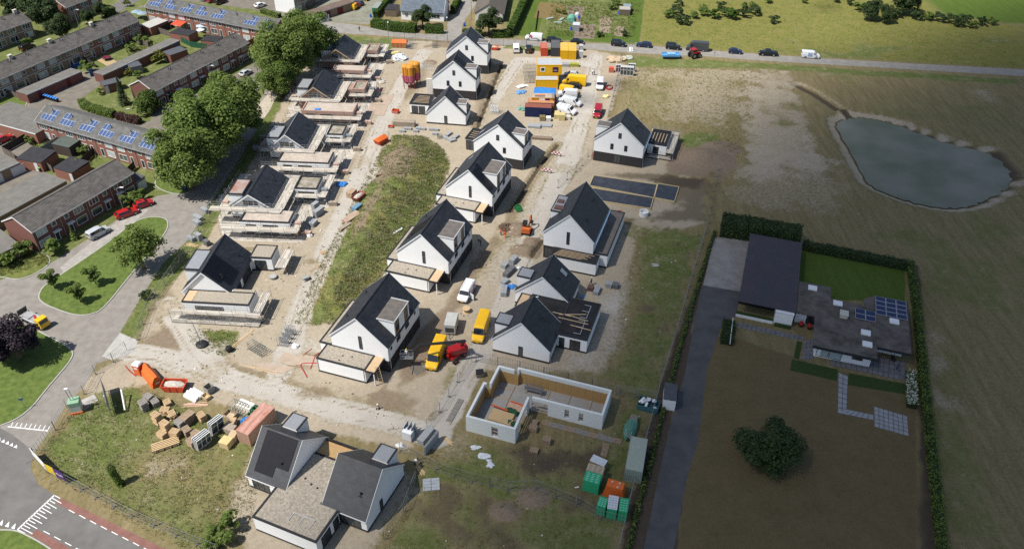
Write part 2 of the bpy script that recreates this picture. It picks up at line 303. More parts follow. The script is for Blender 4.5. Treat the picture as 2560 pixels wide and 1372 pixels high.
for nm, k in (('za', 0), ('zb', 4)):
    a = gm.attributes.new(nm, 'FLOAT_COLOR', 'POINT'); a.data.foreach_set('color', Wt[k:k+4].T.astype(np.float32).ravel())
def ground_material():
    m = bpy.data.materials.new('ground_earth_and_grass'); m.use_nodes = True; nt = m.node_tree; N = nt.nodes; L = nt.links.new; b = N['Principled BSDF']
    b.inputs['Roughness'].default_value = .95; b.inputs['Specular IOR Level'].default_value = .1
    tc = N.new('ShaderNodeTexCoord')
    def noise(s, d=5, r=.6, st=None):
        n = N.new('ShaderNodeTexNoise'); n.inputs['Scale'].default_value = s; n.inputs['Detail'].default_value = d; n.inputs['Roughness'].default_value = r
        if st:
            mp = N.new('ShaderNodeMapping'); mp.inputs['Scale'].default_value = st[0]; mp.inputs['Rotation'].default_value = (0, 0, st[1]); L(tc.outputs['Object'], mp.inputs[0]); L(mp.outputs[0], n.inputs[0])
        else: L(tc.outputs['Object'], n.inputs[0])
        return n.outputs['Fac']
    nA = noise(.35, 6, .65); nB = noise(1.6, 5, .7); nC = noise(6., 4, .7); nS = noise(.9, 5, .65, ((1, .12, 1), rad(-18))); nD = noise(.08, 3, .5)
    def ramp(f, cs):
        r = N.new('ShaderNodeValToRGB'); e = r.color_ramp.elements
        while len(e) < len(cs): e.new(.5)
        for k, (p, c) in enumerate(cs): e[k].position = p; e[k].color = (*c, 1)
        L(f, r.inputs[0]); return r.outputs[0]
    def mixc(f, a, c, bl='MIX'):
        x = N.new('ShaderNodeMix'); x.data_type = 'RGBA'; x.blend_type = bl
        if isinstance(f, float): x.inputs[0].default_value = f
        else: L(f, x.inputs[0])
        L(a, x.inputs[6]); L(c, x.inputs[7]); return x.outputs[2]
    def mth(op, a, c=None, d=None):
        x = N.new('ShaderNodeMath'); x.operation = op
        for i, q in enumerate((a, c, d)):
            if q is None: continue
            if isinstance(q, (int, float)): x.inputs[i].default_value = q
            else: L(q, x.inputs[i])
        return x.outputs[0]
    mixn = mth('ADD', mth('MULTIPLY', nA, .5), mth('MULTIPLY', nB, .5)); fine = mth('ADD', mth('MULTIPLY', nB, .45), mth('MULTIPLY', nC, .55))
    base = mixc(nA, ramp(mth('ADD', mth('MULTIPLY', nS, .38), mth('MULTIPLY', fine, .62)), [(.33, (.085,.077,.028)), (.48, (.19,.15,.078)), (.66, (.32,.26,.155))]), ramp(mth('ADD', mth('MULTIPLY', nS, .25), mth('MULTIPLY', fine, .75)), [(.34, (.092,.09,.03)), (.62, (.245,.198,.105))]))
    sand = ramp(mth('ADD', mth('MULTIPLY', mixn, .6), mth('MULTIPLY', fine, .4)), [(.28, (.225,.18,.128)), (.5, (.335,.285,.213)), (.72, (.42,.368,.292))])
    soil = ramp(fine, [(.3, (.145,.108,.075)), (.7, (.27,.212,.155))])
    lush = mixc(nA, ramp(fine, [(.3, (.04,.06,.013)), (.5, (.105,.135,.034)), (.68, (.23,.21,.105))]), ramp(mth('ADD', mth('MULTIPLY', nA, .5), mth('MULTIPLY', fine, .5)), [(.33, (.045,.078,.016)), (.5, (.12,.14,.045)), (.62, (.30,.26,.165))]))
    mead = ramp(mth('ADD', mth('MULTIPLY', mixn, .55), mth('MULTIPLY', fine, .45)), [(.32, (.06,.088,.018)), (.46, (.135,.148,.034)), (.58, (.215,.182,.066)), (.7, (.32,.25,.125))])
    grey = ramp(mth('ADD', mth('MULTIPLY', nA, .6), mth('MULTIPLY', fine, .4)), [(.3, (.33,.30,.255)), (.7, (.45,.42,.375))])
    mud = ramp(fine, [(.3, (.045,.036,.026)), (.7, (.115,.09,.065))])
    lawn = ramp(mth('ADD', mth('MULTIPLY', nS, .4), mth('MULTIPLY', fine, .6)), [(.3, (.045,.082,.014)), (.7, (.105,.15,.028))])
    bl = ramp(mth('ADD', mth('MULTIPLY', mixn, .7), mth('MULTIPLY', nC, .3)), [(.33, (.10,.082,.036)), (.67, (.18,.13,.07))])
    def weights(nm):
        a = N.new('ShaderNodeAttribute'); a.attribute_name = nm; s = N.new('ShaderNodeSeparateColor'); L(a.outputs['Color'], s.inputs[0])
        return [s.outputs[0], s.outputs[1], s.outputs[2], a.outputs['Alpha']]
    ws = weights('za')+weights('zb'); col = base; jig = mth('SUBTRACT', mth('ADD', mth('MULTIPLY', nB, .6), mth('MULTIPLY', nC, .4)), .5)
    rem = None
    for w, c in zip(ws, (sand, soil, lush, mead, grey, mud, lawn, bl)):
        f = N.new('ShaderNodeMapRange'); f.interpolation_type = 'SMOOTHSTEP'; f.inputs[1].default_value = .22; f.inputs[2].default_value = .72
        L(mth('MULTIPLY_ADD', jig, 1.1, w), f.inputs[0]); col = mixc(f.outputs[0], col, c)
    L(col, b.inputs['Base Color'])
    bp = N.new('ShaderNodeBump'); bp.inputs['Strength'].default_value = .7; bp.inputs['Distance'].default_value = .25
    L(mth('ADD', mth('MULTIPLY', nB, .5), mth('MULTIPLY', nC, .5)), bp.inputs['Height']); L(bp.outputs[0], b.inputs['Normal'])
    return m
gm.materials.append(ground_material()); ground = link('ground', gm); tag(ground, None, None, None, 'structure')
def gz(x, y):
    i = min(max(int(np.searchsorted(GX, x))-1, 0), ni-2); j = min(max(int(np.searchsorted(GY, y))-1, 0), nj-2)
    fx = (x-GX[i])/(GX[i+1]-GX[i]); fy = (y-GY[j])/(GY[j+1]-GY[j]); Q = Z.reshape(nj, ni)
    return float((Q[j,i]*(1-fx)+Q[j,i+1]*fx)*(1-fy)+(Q[j+1,i]*(1-fx)+Q[j+1,i+1]*fx)*fy)
def on(px, py, dz=0.):
    "photo pixel -> point on the ground surface"
    p = G(px, py)
    for _ in range(5): p = G(px, py, gz(p.x, p.y))
    p.z += dz; return p
# water
wm = bpy.data.materials.new('pond_water'); wm.use_nodes = True; _b = wm.node_tree.nodes['Principled BSDF']
_b.inputs['Roughness'].default_value = .22; _b.inputs['Specular IOR Level'].default_value = .16; _b.inputs['IOR'].default_value = 1.33
_n = wm.node_tree.nodes.new('ShaderNodeTexNoise'); _n.inputs['Scale'].default_value = 3; _q = wm.node_tree.nodes.new('ShaderNodeTexNoise'); _q.inputs['Scale'].default_value = .09; _q.inputs['Detail'].default_value = 5; _r = wm.node_tree.nodes.new('ShaderNodeValToRGB'); _r.color_ramp.elements[0].color = (.12,.135,.09,1); _r.color_ramp.elements[1].color = (.2,.2,.16,1); _r.color_ramp.elements[0].position = .35; _r.color_ramp.elements[1].position = .65; _t = wm.node_tree.nodes.new('ShaderNodeTexCoord'); wm.node_tree.links.new(_t.outputs['Object'], _q.inputs[0]); wm.node_tree.links.new(_q.outputs['Fac'], _r.inputs[0]); wm.node_tree.links.new(_r.outputs[0], _b.inputs['Base Color']); _bp = wm.node_tree.nodes.new('ShaderNodeBump'); _bp.inputs['Strength'].default_value = .08
wm.node_tree.links.new(_n.outputs['Fac'], _bp.inputs['Height']); wm.node_tree.links.new(_bp.outputs[0], _b.inputs['Normal'])
ground_sheet('pond_water', [(x*1.0, y) for x, y in [(p[0], p[1]) for p in pw]], -.92, wm, world=True)
# ---------------------------------------------------------------- roads and paving (sheets and raised kerbed islands)
def noisy(name, c1, c2, s=1., rough=.9, fine=12.):
    return mat(name, c1, rough, 0, s, .25, fine, col2=c2, spec=.15)
asph = noisy('asphalt_light', (.2,.19,.172), (.28,.265,.24), .5); asphd = noisy('asphalt_dark', (.07,.07,.072), (.105,.104,.105), .4)
asphm = noisy('asphalt_road', (.115,.11,.105), (.165,.158,.15), .35); clink = noisy('grey_paving_bricks', (.185,.168,.148), (.255,.237,.213), .6)
pavb = noisy('brown_paving', (.135,.12,.1), (.2,.18,.152), .5); conc = noisy('concrete', (.3,.29,.27), (.42,.405,.38), .7); concd = noisy('concrete_apron', (.2,.19,.175), (.3,.29,.27), .5)
redl = noisy('red_cycle_asphalt', (.17,.085,.07), (.25,.13,.11), .6); white = mat('white_paint', (.74,.74,.72), .6, .06, 6); kerbm = mat('kerb_concrete', (.36,.35,.33), .85, .1, 3)
lawnm = mat('lawn_grass', (.055,.092,.016), .95, 0, 1.1, .8, 9, col2=(.125,.16,.036)); gravelp = noisy('gravel_paving', (.25,.23,.21), (.36,.34,.31), 1.2)
lawn2 = mat('garden_lawn', (.07,.10,.02), .95, 0, .8, .8, 8, col2=(.17,.175,.05))
TOPROAD = [(690,95),(740,60),(802,52),(870,60),(914,66),(957,77),(1067,86),(1118,76),(1118,61),(1149,0),(1156,-30),(1206,-30),(1196,0),(1156,62),(1153,89),(1200,96),(1280,99),(1460,108),(1583,112),(1760,126),(1900,136),(2051,146),(2270,159),(2560,174),(2800,188),(2800,207),(2560,191),(2243,172),(1900,152),(1774,142),(1577,133),(1480,124),(1350,117),(1219,112),(1120,103),(1008,94),(914,87),(809,82),(740,120)]
ground_sheet('access_road', TOPROAD, .006, asph)
ground_sheet('parking_court', [(820,-40),(1010,-40),(985,10),(920,62),(870,58),(800,50),(770,40)], .003, noisy('mossy_paving', (.15,.155,.11), (.25,.24,.2), .25))
MAINST = [(0,700),(120,662),(300,545),(352,515),(392,490),(470,478),(556,395),(632,285),(690,180),(735,100),(760,62),(802,60),(775,98),(722,190),(668,280),(605,385),(547,477),(470,600),(410,655),(352,745),(300,830),(342,852),(330,880),(242,908),(209,968),(168,1009),(142,1050),(123,1080),(86,1129),(76,1170),(97,1211),(0,1240),(-200,1240),(-200,700)]
ground_sheet('residential_street', MAINST, .004, clink)
ground_sheet('main_road', [(0,1069),(30,1085),(86,1129),(76,1170),(97,1211),(138,1237),(414,1372),(520,1425),(300,1450),(130,1372),(75,1335),(0,1318),(-300,1318),(-300,1069)], .009, asphm)
_cyc = [[(152,1243),(414,1372),(520,1424),(480,1424),(392,1384),(140,1257)], [(92,1322),(150,1355),(230,1400),(180,1400),(75,1335)]]
for c in _cyc: ground_sheet('cycle_lane', c, .013, redl)
def stripe(px0, px1, wid, z=.017):
    a, b = G(*px0), G(*px1); d = (b-a).normalized(); n = Vector((-d.y, d.x, 0))*wid/2
    return [(a+n)[:2], (b+n)[:2], (b-n)[:2], (a-n)[:2]]
def marks(name, polys, label, z=.017):
    r = link(name, None); tag(r, None, None, None, 'structure')
    for P in polys:
        if sum(P[i][0]*P[(i+1) % len(P)][1]-P[(i+1) % len(P)][0]*P[i][1] for i in range(len(P))) < 0: P = P[::-1]
        part('marking', MB().poly([(p[0], p[1], z) for p in P]), white, r)
zz = lambda x, y: (x*.3731, 860+y*.3731)
pl = [stripe(zz(365,1010), zz(118,1240), .2)]
for k in range(15):
    t = k/14; x, y = 365-247*t, 1010+230*t; pl.append(stripe(zz(x-2, y), zz(x+(62 if k % 2 else 38)*(1+.35*t), y+(38 if k % 2 else 22)*(1+.2*t)), .1))
for k in range(9): pl.append(stripe(zz(460+72*k, 1108+36.5*k), zz(500+72*k, 1130+36.5*k), .1))
for k in range(5): pl.append(stripe(zz(292+72*k, 1250+38*k), zz(334+72*k, 1272+38*k), .1))
marks('road_marking', pl, '')
pl = [stripe(zz(52,552), zz(322,580), .18)]
for k in range(9): pl.append(stripe(zz(70+31*k, 554+3*k), zz(88+31*k, 522+3*k), .1))
for k in range(5):
    x, y = -22+28*k, 642+12*k; pl.append([tuple(G(*zz(x, y)))[:2], tuple(G(*zz(x+24, y+6)))[:2], tuple(G(*zz(x+24, y-18)))[:2]])
for k in range(3):
    x, y = -10+42*k, 1206+12*k; pl.append([tuple(G(*zz(x, y)))[:2], tuple(G(*zz(x+24, y+8)))[:2], tuple(G(*zz(x+32, y-32)))[:2]])
pl.append([tuple(G(*q))[:2] for q in [(1573,129),(1577,129),(1577,118),(1573,118)]]); pl.append([tuple(G(*q))[:2] for q in [(1579,129),(1582,129),(1582,118),(1579,118)]])
marks('road_marking', pl, '')
def island(name, pts, m, h=.13, kerb=True, it=2):
    P = smooth_poly(pts, it); W_ = W2(P)
    if sum(W_[i][0]*W_[(i+1) % len(W_)][1]-W_[(i+1) % len(W_)][0]*W_[i][1] for i in range(len(W_))) < 0: W_ = W_[::-1]
    r = link(name, None); tag(r, None, None, None, 'structure')
    g = ground_sheet('grass', W_, .02, m, None, world=True, thick=h-.02)
    g.parent = r
    if kerb:
        mb = MB(); n = len(W_)
        for i in range(n):
            a = Vector((*W_[i], 0)); b = Vector((*W_[(i+1) % n], 0)); c = Vector((*W_[(i+2) % n], 0)); z_ = Vector((*W_[i-1], 0))
            n0 = (b-z_).normalized(); n1 = (c-a).normalized(); o0 = Vector((n0.y, -n0.x, 0)); o1 = Vector((n1.y, -n1.x, 0))
            A = [a+o0*.01, b+o1*.01, b+o1*.2, a+o0*.2]
            mb.add([(q.x, q.y, .01) for q in A]+[(q.x, q.y, h-.01) for q in A], [(4,7,6,5),(3,2,6,7),(0,4,5,1),(2,1,5,6),(0,3,7,4)])
        part('kerb', mb, kerbm, r)
    return r
island('grass_island', [(98,738),(101,751),(123,765),(186,788),(230,786),(260,770),(328,683),(380,625),(418,575),(419,553),(405,544),(364,544),(330,560),(273,607),(150,690),(110,715)], lawnm)
island('grass_verge', [(-120,905),(-20,820),(60,812),(120,842),(178,872),(182,895),(123,962),(67,1033),(0,1066),(-120,1090)], lawnm)
island('grass_verge', [(-100,1345),(20,1320),(80,1345),(150,1390),(120,1440),(-100,1440)], lawnm)
island('grass_verge', [(0,660),(40,622),(110,632),(130,655),(90,684),(45,700),(0,690),(-60,690),(-60,660)], lawn2, .1)
island('grass_verge', [(380,462),(410,432),(470,470),(478,482),(430,486)], lawnm, .1)
island('grass_verge', [(598,232),(640,200),(652,215),(610,262)], lawnm, .1)
island('grass_verge', [(-40,232),(30,222),(75,258),(40,278),(-40,270)], lawnm, .1)
ground_sheet('court_paving', [(40,280),(60,250),(210,180),(240,170),(262,205),(205,245),(275,290),(310,300),(375,305),(390,262),(470,245),(560,203),(625,165),(660,140),(685,165),(640,235),(600,285),(540,330),(480,345),(425,345),(300,312),(200,275)], .012, pavb)
ground_sheet('court_paving', [(0,330),(60,350),(95,370),(0,430),(-60,420)], .012, pavb); ground_sheet('court_paving', [(0,500),(0,440),(60,415),(140,440),(180,450),(60,520)], .012, pavb)
ground_sheet('pavement', [(350,20),(420,5),(700,62),(690,78),(640,60),(420,-10)], .012, pavb); ground_sheet('pavement', [(150,668),(248,590),(300,548),(350,518),(372,525),(330,560),(262,608),(165,690)], .013, gravelp)
ground_sheet('street', [(330,25),(560,-60),(700,-60),(760,30),(700,50),(640,25),(600,20),(450,0)], .009, pavb); ground_sheet('street', [(290,35),(420,-40),(370,-40),(270,20)], .011, asphm)
ground_sheet('footpath', [(640,270),(668,238),(690,210),(702,222),(672,280),(650,310)], .016, noisy('sandy_path', (.33,.28,.22), (.45,.4,.33), 1))
DRIVE = [(1852,729),(1757,713),(1751,725),(1734,812),(1712,934),(1688,1013),(1653,1158),(1609,1372),(1590,1440),(1668,1440),(1684,1372),(1691,1340),(1719,1185),(1746,1099),(1769,914),(1781,883),(1808,804),(1842,792)]
ground_sheet('driveway', DRIVE, .006, asphd); ground_sheet('driveway_apron', [(1852,729),(1757,713),(1768,670),(1782,592),(1878,600)], .010, concd)
slabm = noisy('grey_terrace_slabs', (.12,.122,.13), (.19,.192,.2), .9); stepm = noisy('pale_terrace_slabs', (.24,.245,.25), (.33,.335,.34), .9)
def slabs(name, quad, nx, ny, m, z=.02):
    "a slabbed terrace: every slab is a piece of its own with a joint round it"
    q = [G(*p) for p in quad]; r = link(name, None); tag(r, None, None, None, 'structure')
    ground_sheet('bed', [tuple(v)[:2] for v in q], z*.4, mat('joint_sand', (.08,.075,.065), .95), None, world=True).parent = r
    me = None
    for i in range(nx):
        for j in range(ny):
            f = lambda u, v: (q[0]*(1-u)+q[1]*u)*(1-v)+(q[3]*(1-u)+q[2]*u)*v
            e = .06; c = [f((i+e)/nx, (j+e)/ny), f((i+1-e)/nx, (j+e)/ny), f((i+1-e)/nx, (j+1-e)/ny), f((i+e)/nx, (j+1-e)/ny)]
            part('slab', MB().prism([(p.x, p.y) for p in c][::(1 if (c[1]-c[0]).cross(c[2]-c[0]).z > 0 else -1)], z*.4, z+random.uniform(0, .006)), m, r)
slabs('garden_terrace', [(2185,1015),(2268,1040),(2272,1090),(2186,1066)], 7, 5, stepm); slabs('garden_path', [(2096,930),(2120,940),(2116,1035),(2094,1032)], 2, 8, stepm); slabs('garden_path', [(2116,1022),(2184,1036),(2184,1050),(2094,1032)], 6, 1, stepm)
slabs('house_terrace', [(2080,870),(2264,905),(2262,952),(2075,912)], 14, 4, slabm); slabs('house_path', [(1846,805),(2012,842),(2008,852),(1844,818)], 14, 2, slabm); slabs('house_path', [(2008,851),(2036,846),(2033,898),(2005,898)], 3, 5, slabm)
for q in ([(1980,898),(2094,923),(2092,952),(1975,925)], [(2122,932),(2266,960),(2262,985),(2120,962)]): ground_sheet('lawn_strip', q, .012, mat('dark_lawn', (.03,.055,.012), .95, .3, 2, .6, 10))
ground_sheet('garden_bed', [(1992,852),(2006,855),(1998,898),(1984,894)], .012, mat('dark_lawn'))
for q, m in (([(1415,15),(1462,18),(1450,62),(1420,40)], 0), ([(1440,60),(1490,62),(1486,98),(1434,96)], 0), ([(1500,42),(1533,45),(1522,84),(1498,80)], 1), ([(1350,5),(1415,12),(1405,50),(1335,45)], 2), ([(1540,66),(1560,68),(1556,92),(1534,90)], 1)):
    ground_sheet('allotment_bed', q, .02, [mat('bed_soil', (.19,.145,.115), .95, .15, 3, .5, 12), mat('bed_soil_pale', (.24,.19,.14), .95, .2, 3, .5, 12), mat('bed_straw', (.16,.115,.045), .95, .3, 1.5, .6, 10)][m])
PL = mat('steel_road_plate', (.36,.285,.22), .7, .12, .8, .1)
for _k, q in enumerate(([(625,905),(700,912),(740,918),(702,935),(660,925)], [(712,880),(760,895),(738,915),(690,905)], [(745,885),(815,895),(805,915),(742,912)], [(940,240),(985,238),(975,262),(925,262)], [(925,262),(970,264),(960,290),(915,288)])):
    tag(ground_sheet('road_plate', q, .012+.006*_k, PL, None, thick=.03), 'flat rusty beige plate lying on the sandy site road', 'plate', 'plates on the site road')
# ================================================================ NEW HOUSES
render_w = mat('white_brick_wall', (.79,.795,.79), .75, .03, .8); darkb = mat('dark_brick', (.035,.032,.034), .85, .25, 12, .4, 30)
tile = mat('anthracite_roof_tile', (.023,.0255,.032), .5, .3, 1.2, .1, 26, spec=.35, island=.2); lead = mat('roofing_felt_grey', (.1,.094,.09), .8, 0, 1.2, .1, col2=(.17,.145,.125)); felt = mat('black_roofing_felt', (.018,.018,.02), .75, .5, .8, .1, 20)
trimd = mat('anthracite_trim', (.028,.029,.032), .5, .1, 3); trimw = mat('white_trim', (.72,.73,.73), .5, .05, 3); gravel = mat('roof_gravel', (.19,.165,.13), .95, 0, 4, .9, 9, col2=(.42,.37,.3)); glass = mat('window_glass', (.035,.042,.048), .06, .5, .35, spec=.9)
wood = mat('pale_timber', (.46,.34,.21), .8, .2, 3, .1, stretch=(1,6,6)); woodp = mat('window_timber_panel', (.26,.17,.09), .7, .15, 5); pv = mat('black_solar_panel', (.005,.005,.009), .4, .3, 2, spec=.25); zinc = mat('zinc_grey', (.32,.33,.34), .45, .12, 2, metal=.3); bluef = mat('blue_gutter_foil', (.22,.38,.55), .5, .1, 3)
deckw = mat('scaffold_board', (.36,.305,.245), .9, .22, 2.2, .2, stretch=(.6,.6,1), island=.12); steel = mat('galvanised_steel', (.33,.34,.35), .45, .15, 4, metal=.55); brickl = mat('pink_brown_brick', (.36,.235,.185), .9, .15, 8, .3, 30); ply = mat('plywood', (.5,.36,.22), .8, .12, 3)
def roof_slope(h, name, xa, za, xb, zb, y0, y1, m=tile, th=.16, pitch=.34, flip=False):
    "tiled slope from the eave (xa,za) up to the ridge (xb,zb): stepped courses over a slab; along y0..y1"
    mb = MB(); L = math.hypot(xb-xa, zb-za); n = max(2, int(L/pitch)); dx, dz = (xb-xa)/L, (zb-za)/L; nx, nz = (-dz, dx) if xb > xa else (dz, dx)
    if nz < 0: nx, nz = -nx, -nz
    for k in range(n):
        a, b = L*k/n, L*(k+1)/n+.02; lo, hi = .035, .005
        q = [(xa+dx*a+nx*lo, za+dz*a+nz*lo), (xa+dx*b+nx*hi, za+dz*b+nz*hi), (xa+dx*b-nx*.02, za+dz*b-nz*.02), (xa+dx*a-nx*.02, za+dz*a-nz*.02)]
        ar = sum(q[i][0]*q[(i+1) % 4][1]-q[(i+1) % 4][0]*q[i][1] for i in range(4))
        if ar < 0: q = q[::-1]
        segs = max(1, int((y1-y0)/.9)); off = .45*(k % 2); ys = [y0]+[y0+off+.9*i for i in range(0 if off else 1, segs)]+[y1]; ys = [v for i, v in enumerate(ys) if i == 0 or v > ys[i-1]+.05]; ys[-1] = y1
        for ya, yb in zip(ys[:-1], ys[1:]): mb.xprism(q, ya+.004, yb-.004)
    q = [(xa-nx*.02, za-nz*.02), (xb-nx*.02, zb-nz*.02), (xb-nx*th, zb-nz*th), (xa-nx*th, za-nz*th)]
    if sum(q[i][0]*q[(i+1) % 4][1]-q[(i+1) % 4][0]*q[i][1] for i in range(4)) < 0: q = q[::-1]
    mb.xprism(q, y0+.01, y1-.01)
    return part(name, mb, m, h)
def window(h, face, a0, a1, z0, z1, at, sub=1, m=trimd, gl=glass, name='window', panel=None, fw=.07):
    "face 'y-' 'x+' 'x-' 'y+': a = coordinate along the wall, at = wall plane. a ring frame proud of the wall, the pane set inside it"
    mb = MB(); pn = MB(); d0, d1 = .0, .055; pd = .018
    def bx(b, u0, u1, w0, w1, e0, e1):
        if face == 'y-': b.box(u0, u1, at-e1, at-e0, w0, w1)
        elif face == 'y+': b.box(u0, u1, at+e0, at+e1, w0, w1)
        elif face == 'x+': b.box(at+e0, at+e1, u0, u1, w0, w1)
        else: b.box(at-e1, at-e0, u0, u1, w0, w1)
    bx(mb, a0, a0+fw, z0, z1, d0, d1); bx(mb, a1-fw, a1, z0, z1, d0, d1); bx(mb, a0+fw, a1-fw, z0, z0+fw, d0, d1); bx(mb, a0+fw, a1-fw, z1-fw, z1, d0, d1)
    for k in range(1, sub): c = a0+(a1-a0)*k/sub; bx(mb, c-fw*.45, c+fw*.45, z0+fw, z1-fw, d0, d1-.005)
    f = part(name, mb, m, h)
    bx(pn, a0+fw, a1-fw, z0+fw, z1-fw, d0, pd); part('pane', pn, gl, f)
    if panel:
        p = MB(); bx(p, a0+fw, a1-fw, panel[0], panel[1], .02, .045); part('panel', p, woodp, f)
    return f
def dormer(h, side, xr, y0, y1, zt, xin, wins, ze_wall, roofm=lead):
    "box dormer with a flat roof. side +1: on the slope to larger x; xr = outer face"
    d = link('dormer', None, h)
    x0, x1 = (xin, xr) if side > 0 else (xr, xin)
    part('dormer_wall', MB().box(x0, x1, y0, y1, ze_wall, zt-.12), render_w, d)
    e = .1
    part('dormer_roof', MB().box(x0-.0, x1+.0, y0+.12, y1-.12, zt-.05, zt+.01), roofm, d)
    part('dormer_fascia', MB().box(x0-(e if side < 0 else 0), x1+(e if side > 0 else 0), y0-e, y0+.12, zt-.12, zt+.06).box(x0-(e if side < 0 else 0), x1+(e if side > 0 else 0), y1-.12, y1+e, zt-.12, zt+.06).box(*((x1-.05, x1+e) if side > 0 else (x0-e, x0+.05)), y0+.12, y1-.12, zt-.12, zt+.06), trimd if not roofm is lead else mat('dormer_edge', (.45,.45,.45), .6), d)
    for w in wins: window(h, 'x+' if side > 0 else 'x-', *w, at=xr, sub=w_sub(w))
    return d
def w_sub(w): return 2 if (w[1]-w[0]) > 1.2 else 1
def pipe(h, x, y, z, s=1.): return part('vent_pipe', MB().tube((x, y, z-.2), (x, y, z+.55*s), .09).tube((x, y, z+.55*s), (x+.0, y, z+.68*s), .16, r2=.12).rbox((x, y, z+.02), (.5, .45, .1)), trimd, h)
def solar(h, xa, za, xb, zb, cells, m=pv, lift=.09, pw=1.0, fr=None):
    "panels on a slope: cells = list of (y0,y1,s0,s1) metres along y and up the slope from (xa,za) towards (xb,zb)"
    L = math.hypot(xb-xa, zb-za); dx, dz = (xb-xa)/L, (zb-za)/L; nx, nz = (-dz, dx)
    if nz < 0: nx, nz = -nx, -nz
    for (y0, y1, s0, s1) in cells:
        mb = MB()
        def q(e, l0, l1, k):
            p = [(xa+dx*(s0+e)+nx*l0, za+dz*(s0+e)+nz*l0), (xa+dx*(s1-e)+nx*l0, za+dz*(s1-e)+nz*l0), (xa+dx*(s1-e)+nx*l1, za+dz*(s1-e)+nz*l1), (xa+dx*(s0+e)+nx*l1, za+dz*(s0+e)+nz*l1)]
            if sum(p[i][0]*p[(i+1) % 4][1]-p[(i+1) % 4][0]*p[i][1] for i in range(4)) < 0: p = p[::-1]
            mb.mi(k).xprism(p, y0+e, y1-e)
        q(.012 if fr else .001, lift-.03, lift+.0, 1 if fr else 0)
        if fr: q(.05, lift+.001, lift+.006, 0)
        part('solar_panel', mb, [m, fr] if fr else m, h)
def flatroof(h, x0, x1, y0, y1, z, m, edge=trimd, name='annex_roof', e=.16, up=.1):
    r = part(name, MB().box(x0+e, x1-e, y0+e, y1-e, z-.2, z), m, h)
    part('roof_edge', MB().box(x0-.06, x1+.06, y0-.06, y0+e, z-.16, z+up).box(x0-.06, x1+.06, y1-e, y1+.06, z-.16, z+up).box(x0-.06, x0+e, y0+e, y1-e, z-.16, z+up).box(x1-e, x1+.06, y0+e, y1-e, z-.16, z+up), edge, h)
    return r
def annex(h, x0, x1, y0, y1, zt, roofm, wallm=render_w, plinth=.35, open_sides=''):
    w = MB().box(x0, x1, y0, y1, plinth, zt-.17); part('annex_wall', w, wallm, h)
    if plinth: part('annex_plinth', MB().box(x0-.012, x1+.012, y0-.012, y1+.012, 0, plinth), darkb, h)
    flatroof(h, x0, x1, y0, y1, zt, roofm)
def gable_house(label, pos, yaw, w, L, ze, zr, low, oh=.18, ohy=.12, wall=render_w, plinth=.35, group='new white houses with anthracite roofs', zl=None, name='new_house', basem=darkb, ridge=None):
    h = thing(name, label, 'house', (pos[0], pos[1], 0), rad(yaw), group)
    rx = w/2 if ridge is None else ridge; zl = ze if zl is None else zl
    zb = low if low else plinth
    x0, x1, y0, y1 = oh, w-oh, ohy, L-ohy; k0 = (zr-zl)/rx; k1 = (zr-ze)/(w-rx); t = .2
    part('wall', MB().xprism([(x0, zb), (x1, zb), (x1, ze+oh*k1-t), (rx, zr-t-.02), (x0, zl+oh*k0-t)], y0, y1), wall, h)
    part('base_wall' if low else 'plinth', MB().box(x0-.012 if not low else x0+.02, x1+.012 if not low else x1-.02, y0-.012 if not low else y0+.02, y1+.012 if not low else y1-.02, 0, zb-.003), basem, h)
    roof_slope(h, 'roof_slope', 0, zl, rx, zr, 0, L); roof_slope(h, 'roof_slope', w, ze, rx, zr, 0, L)
    part('ridge', MB().tube((rx, -.01, zr-.015), (rx, L+.01, zr-.015), .12, 6), tile, h)
    for yy in (-.045, L+.0):
        mb = MB()
        for xa, za in ((0, zl), (w, ze)):
            q = [(xa, za+.03), (rx, zr+.03), (rx, zr-.22), (xa, za-.22)]
            if sum(q[i][0]*q[(i+1) % 4][1]-q[(i+1) % 4][0]*q[i][1] for i in range(4)) < 0: q = q[::-1]
            mb.xprism(q, yy, yy+.045)
        part('verge_board', mb, trimw, h)
    part('gutter', MB().box(w-.03, w+.09, .02, L-.02, ze-.16, ze-.05), zinc, h); part('gutter', MB().box(-.09, .03, .02, L-.02, zl-.16, zl-.05), zinc, h)
    h['W'] = 0
    for k in ('W',): del h[k]
    return h
def downpipe(h, x, y, z0, z1): part('downpipe', MB().tube((x, y, z0), (x, y, z1), .045), zinc, h)
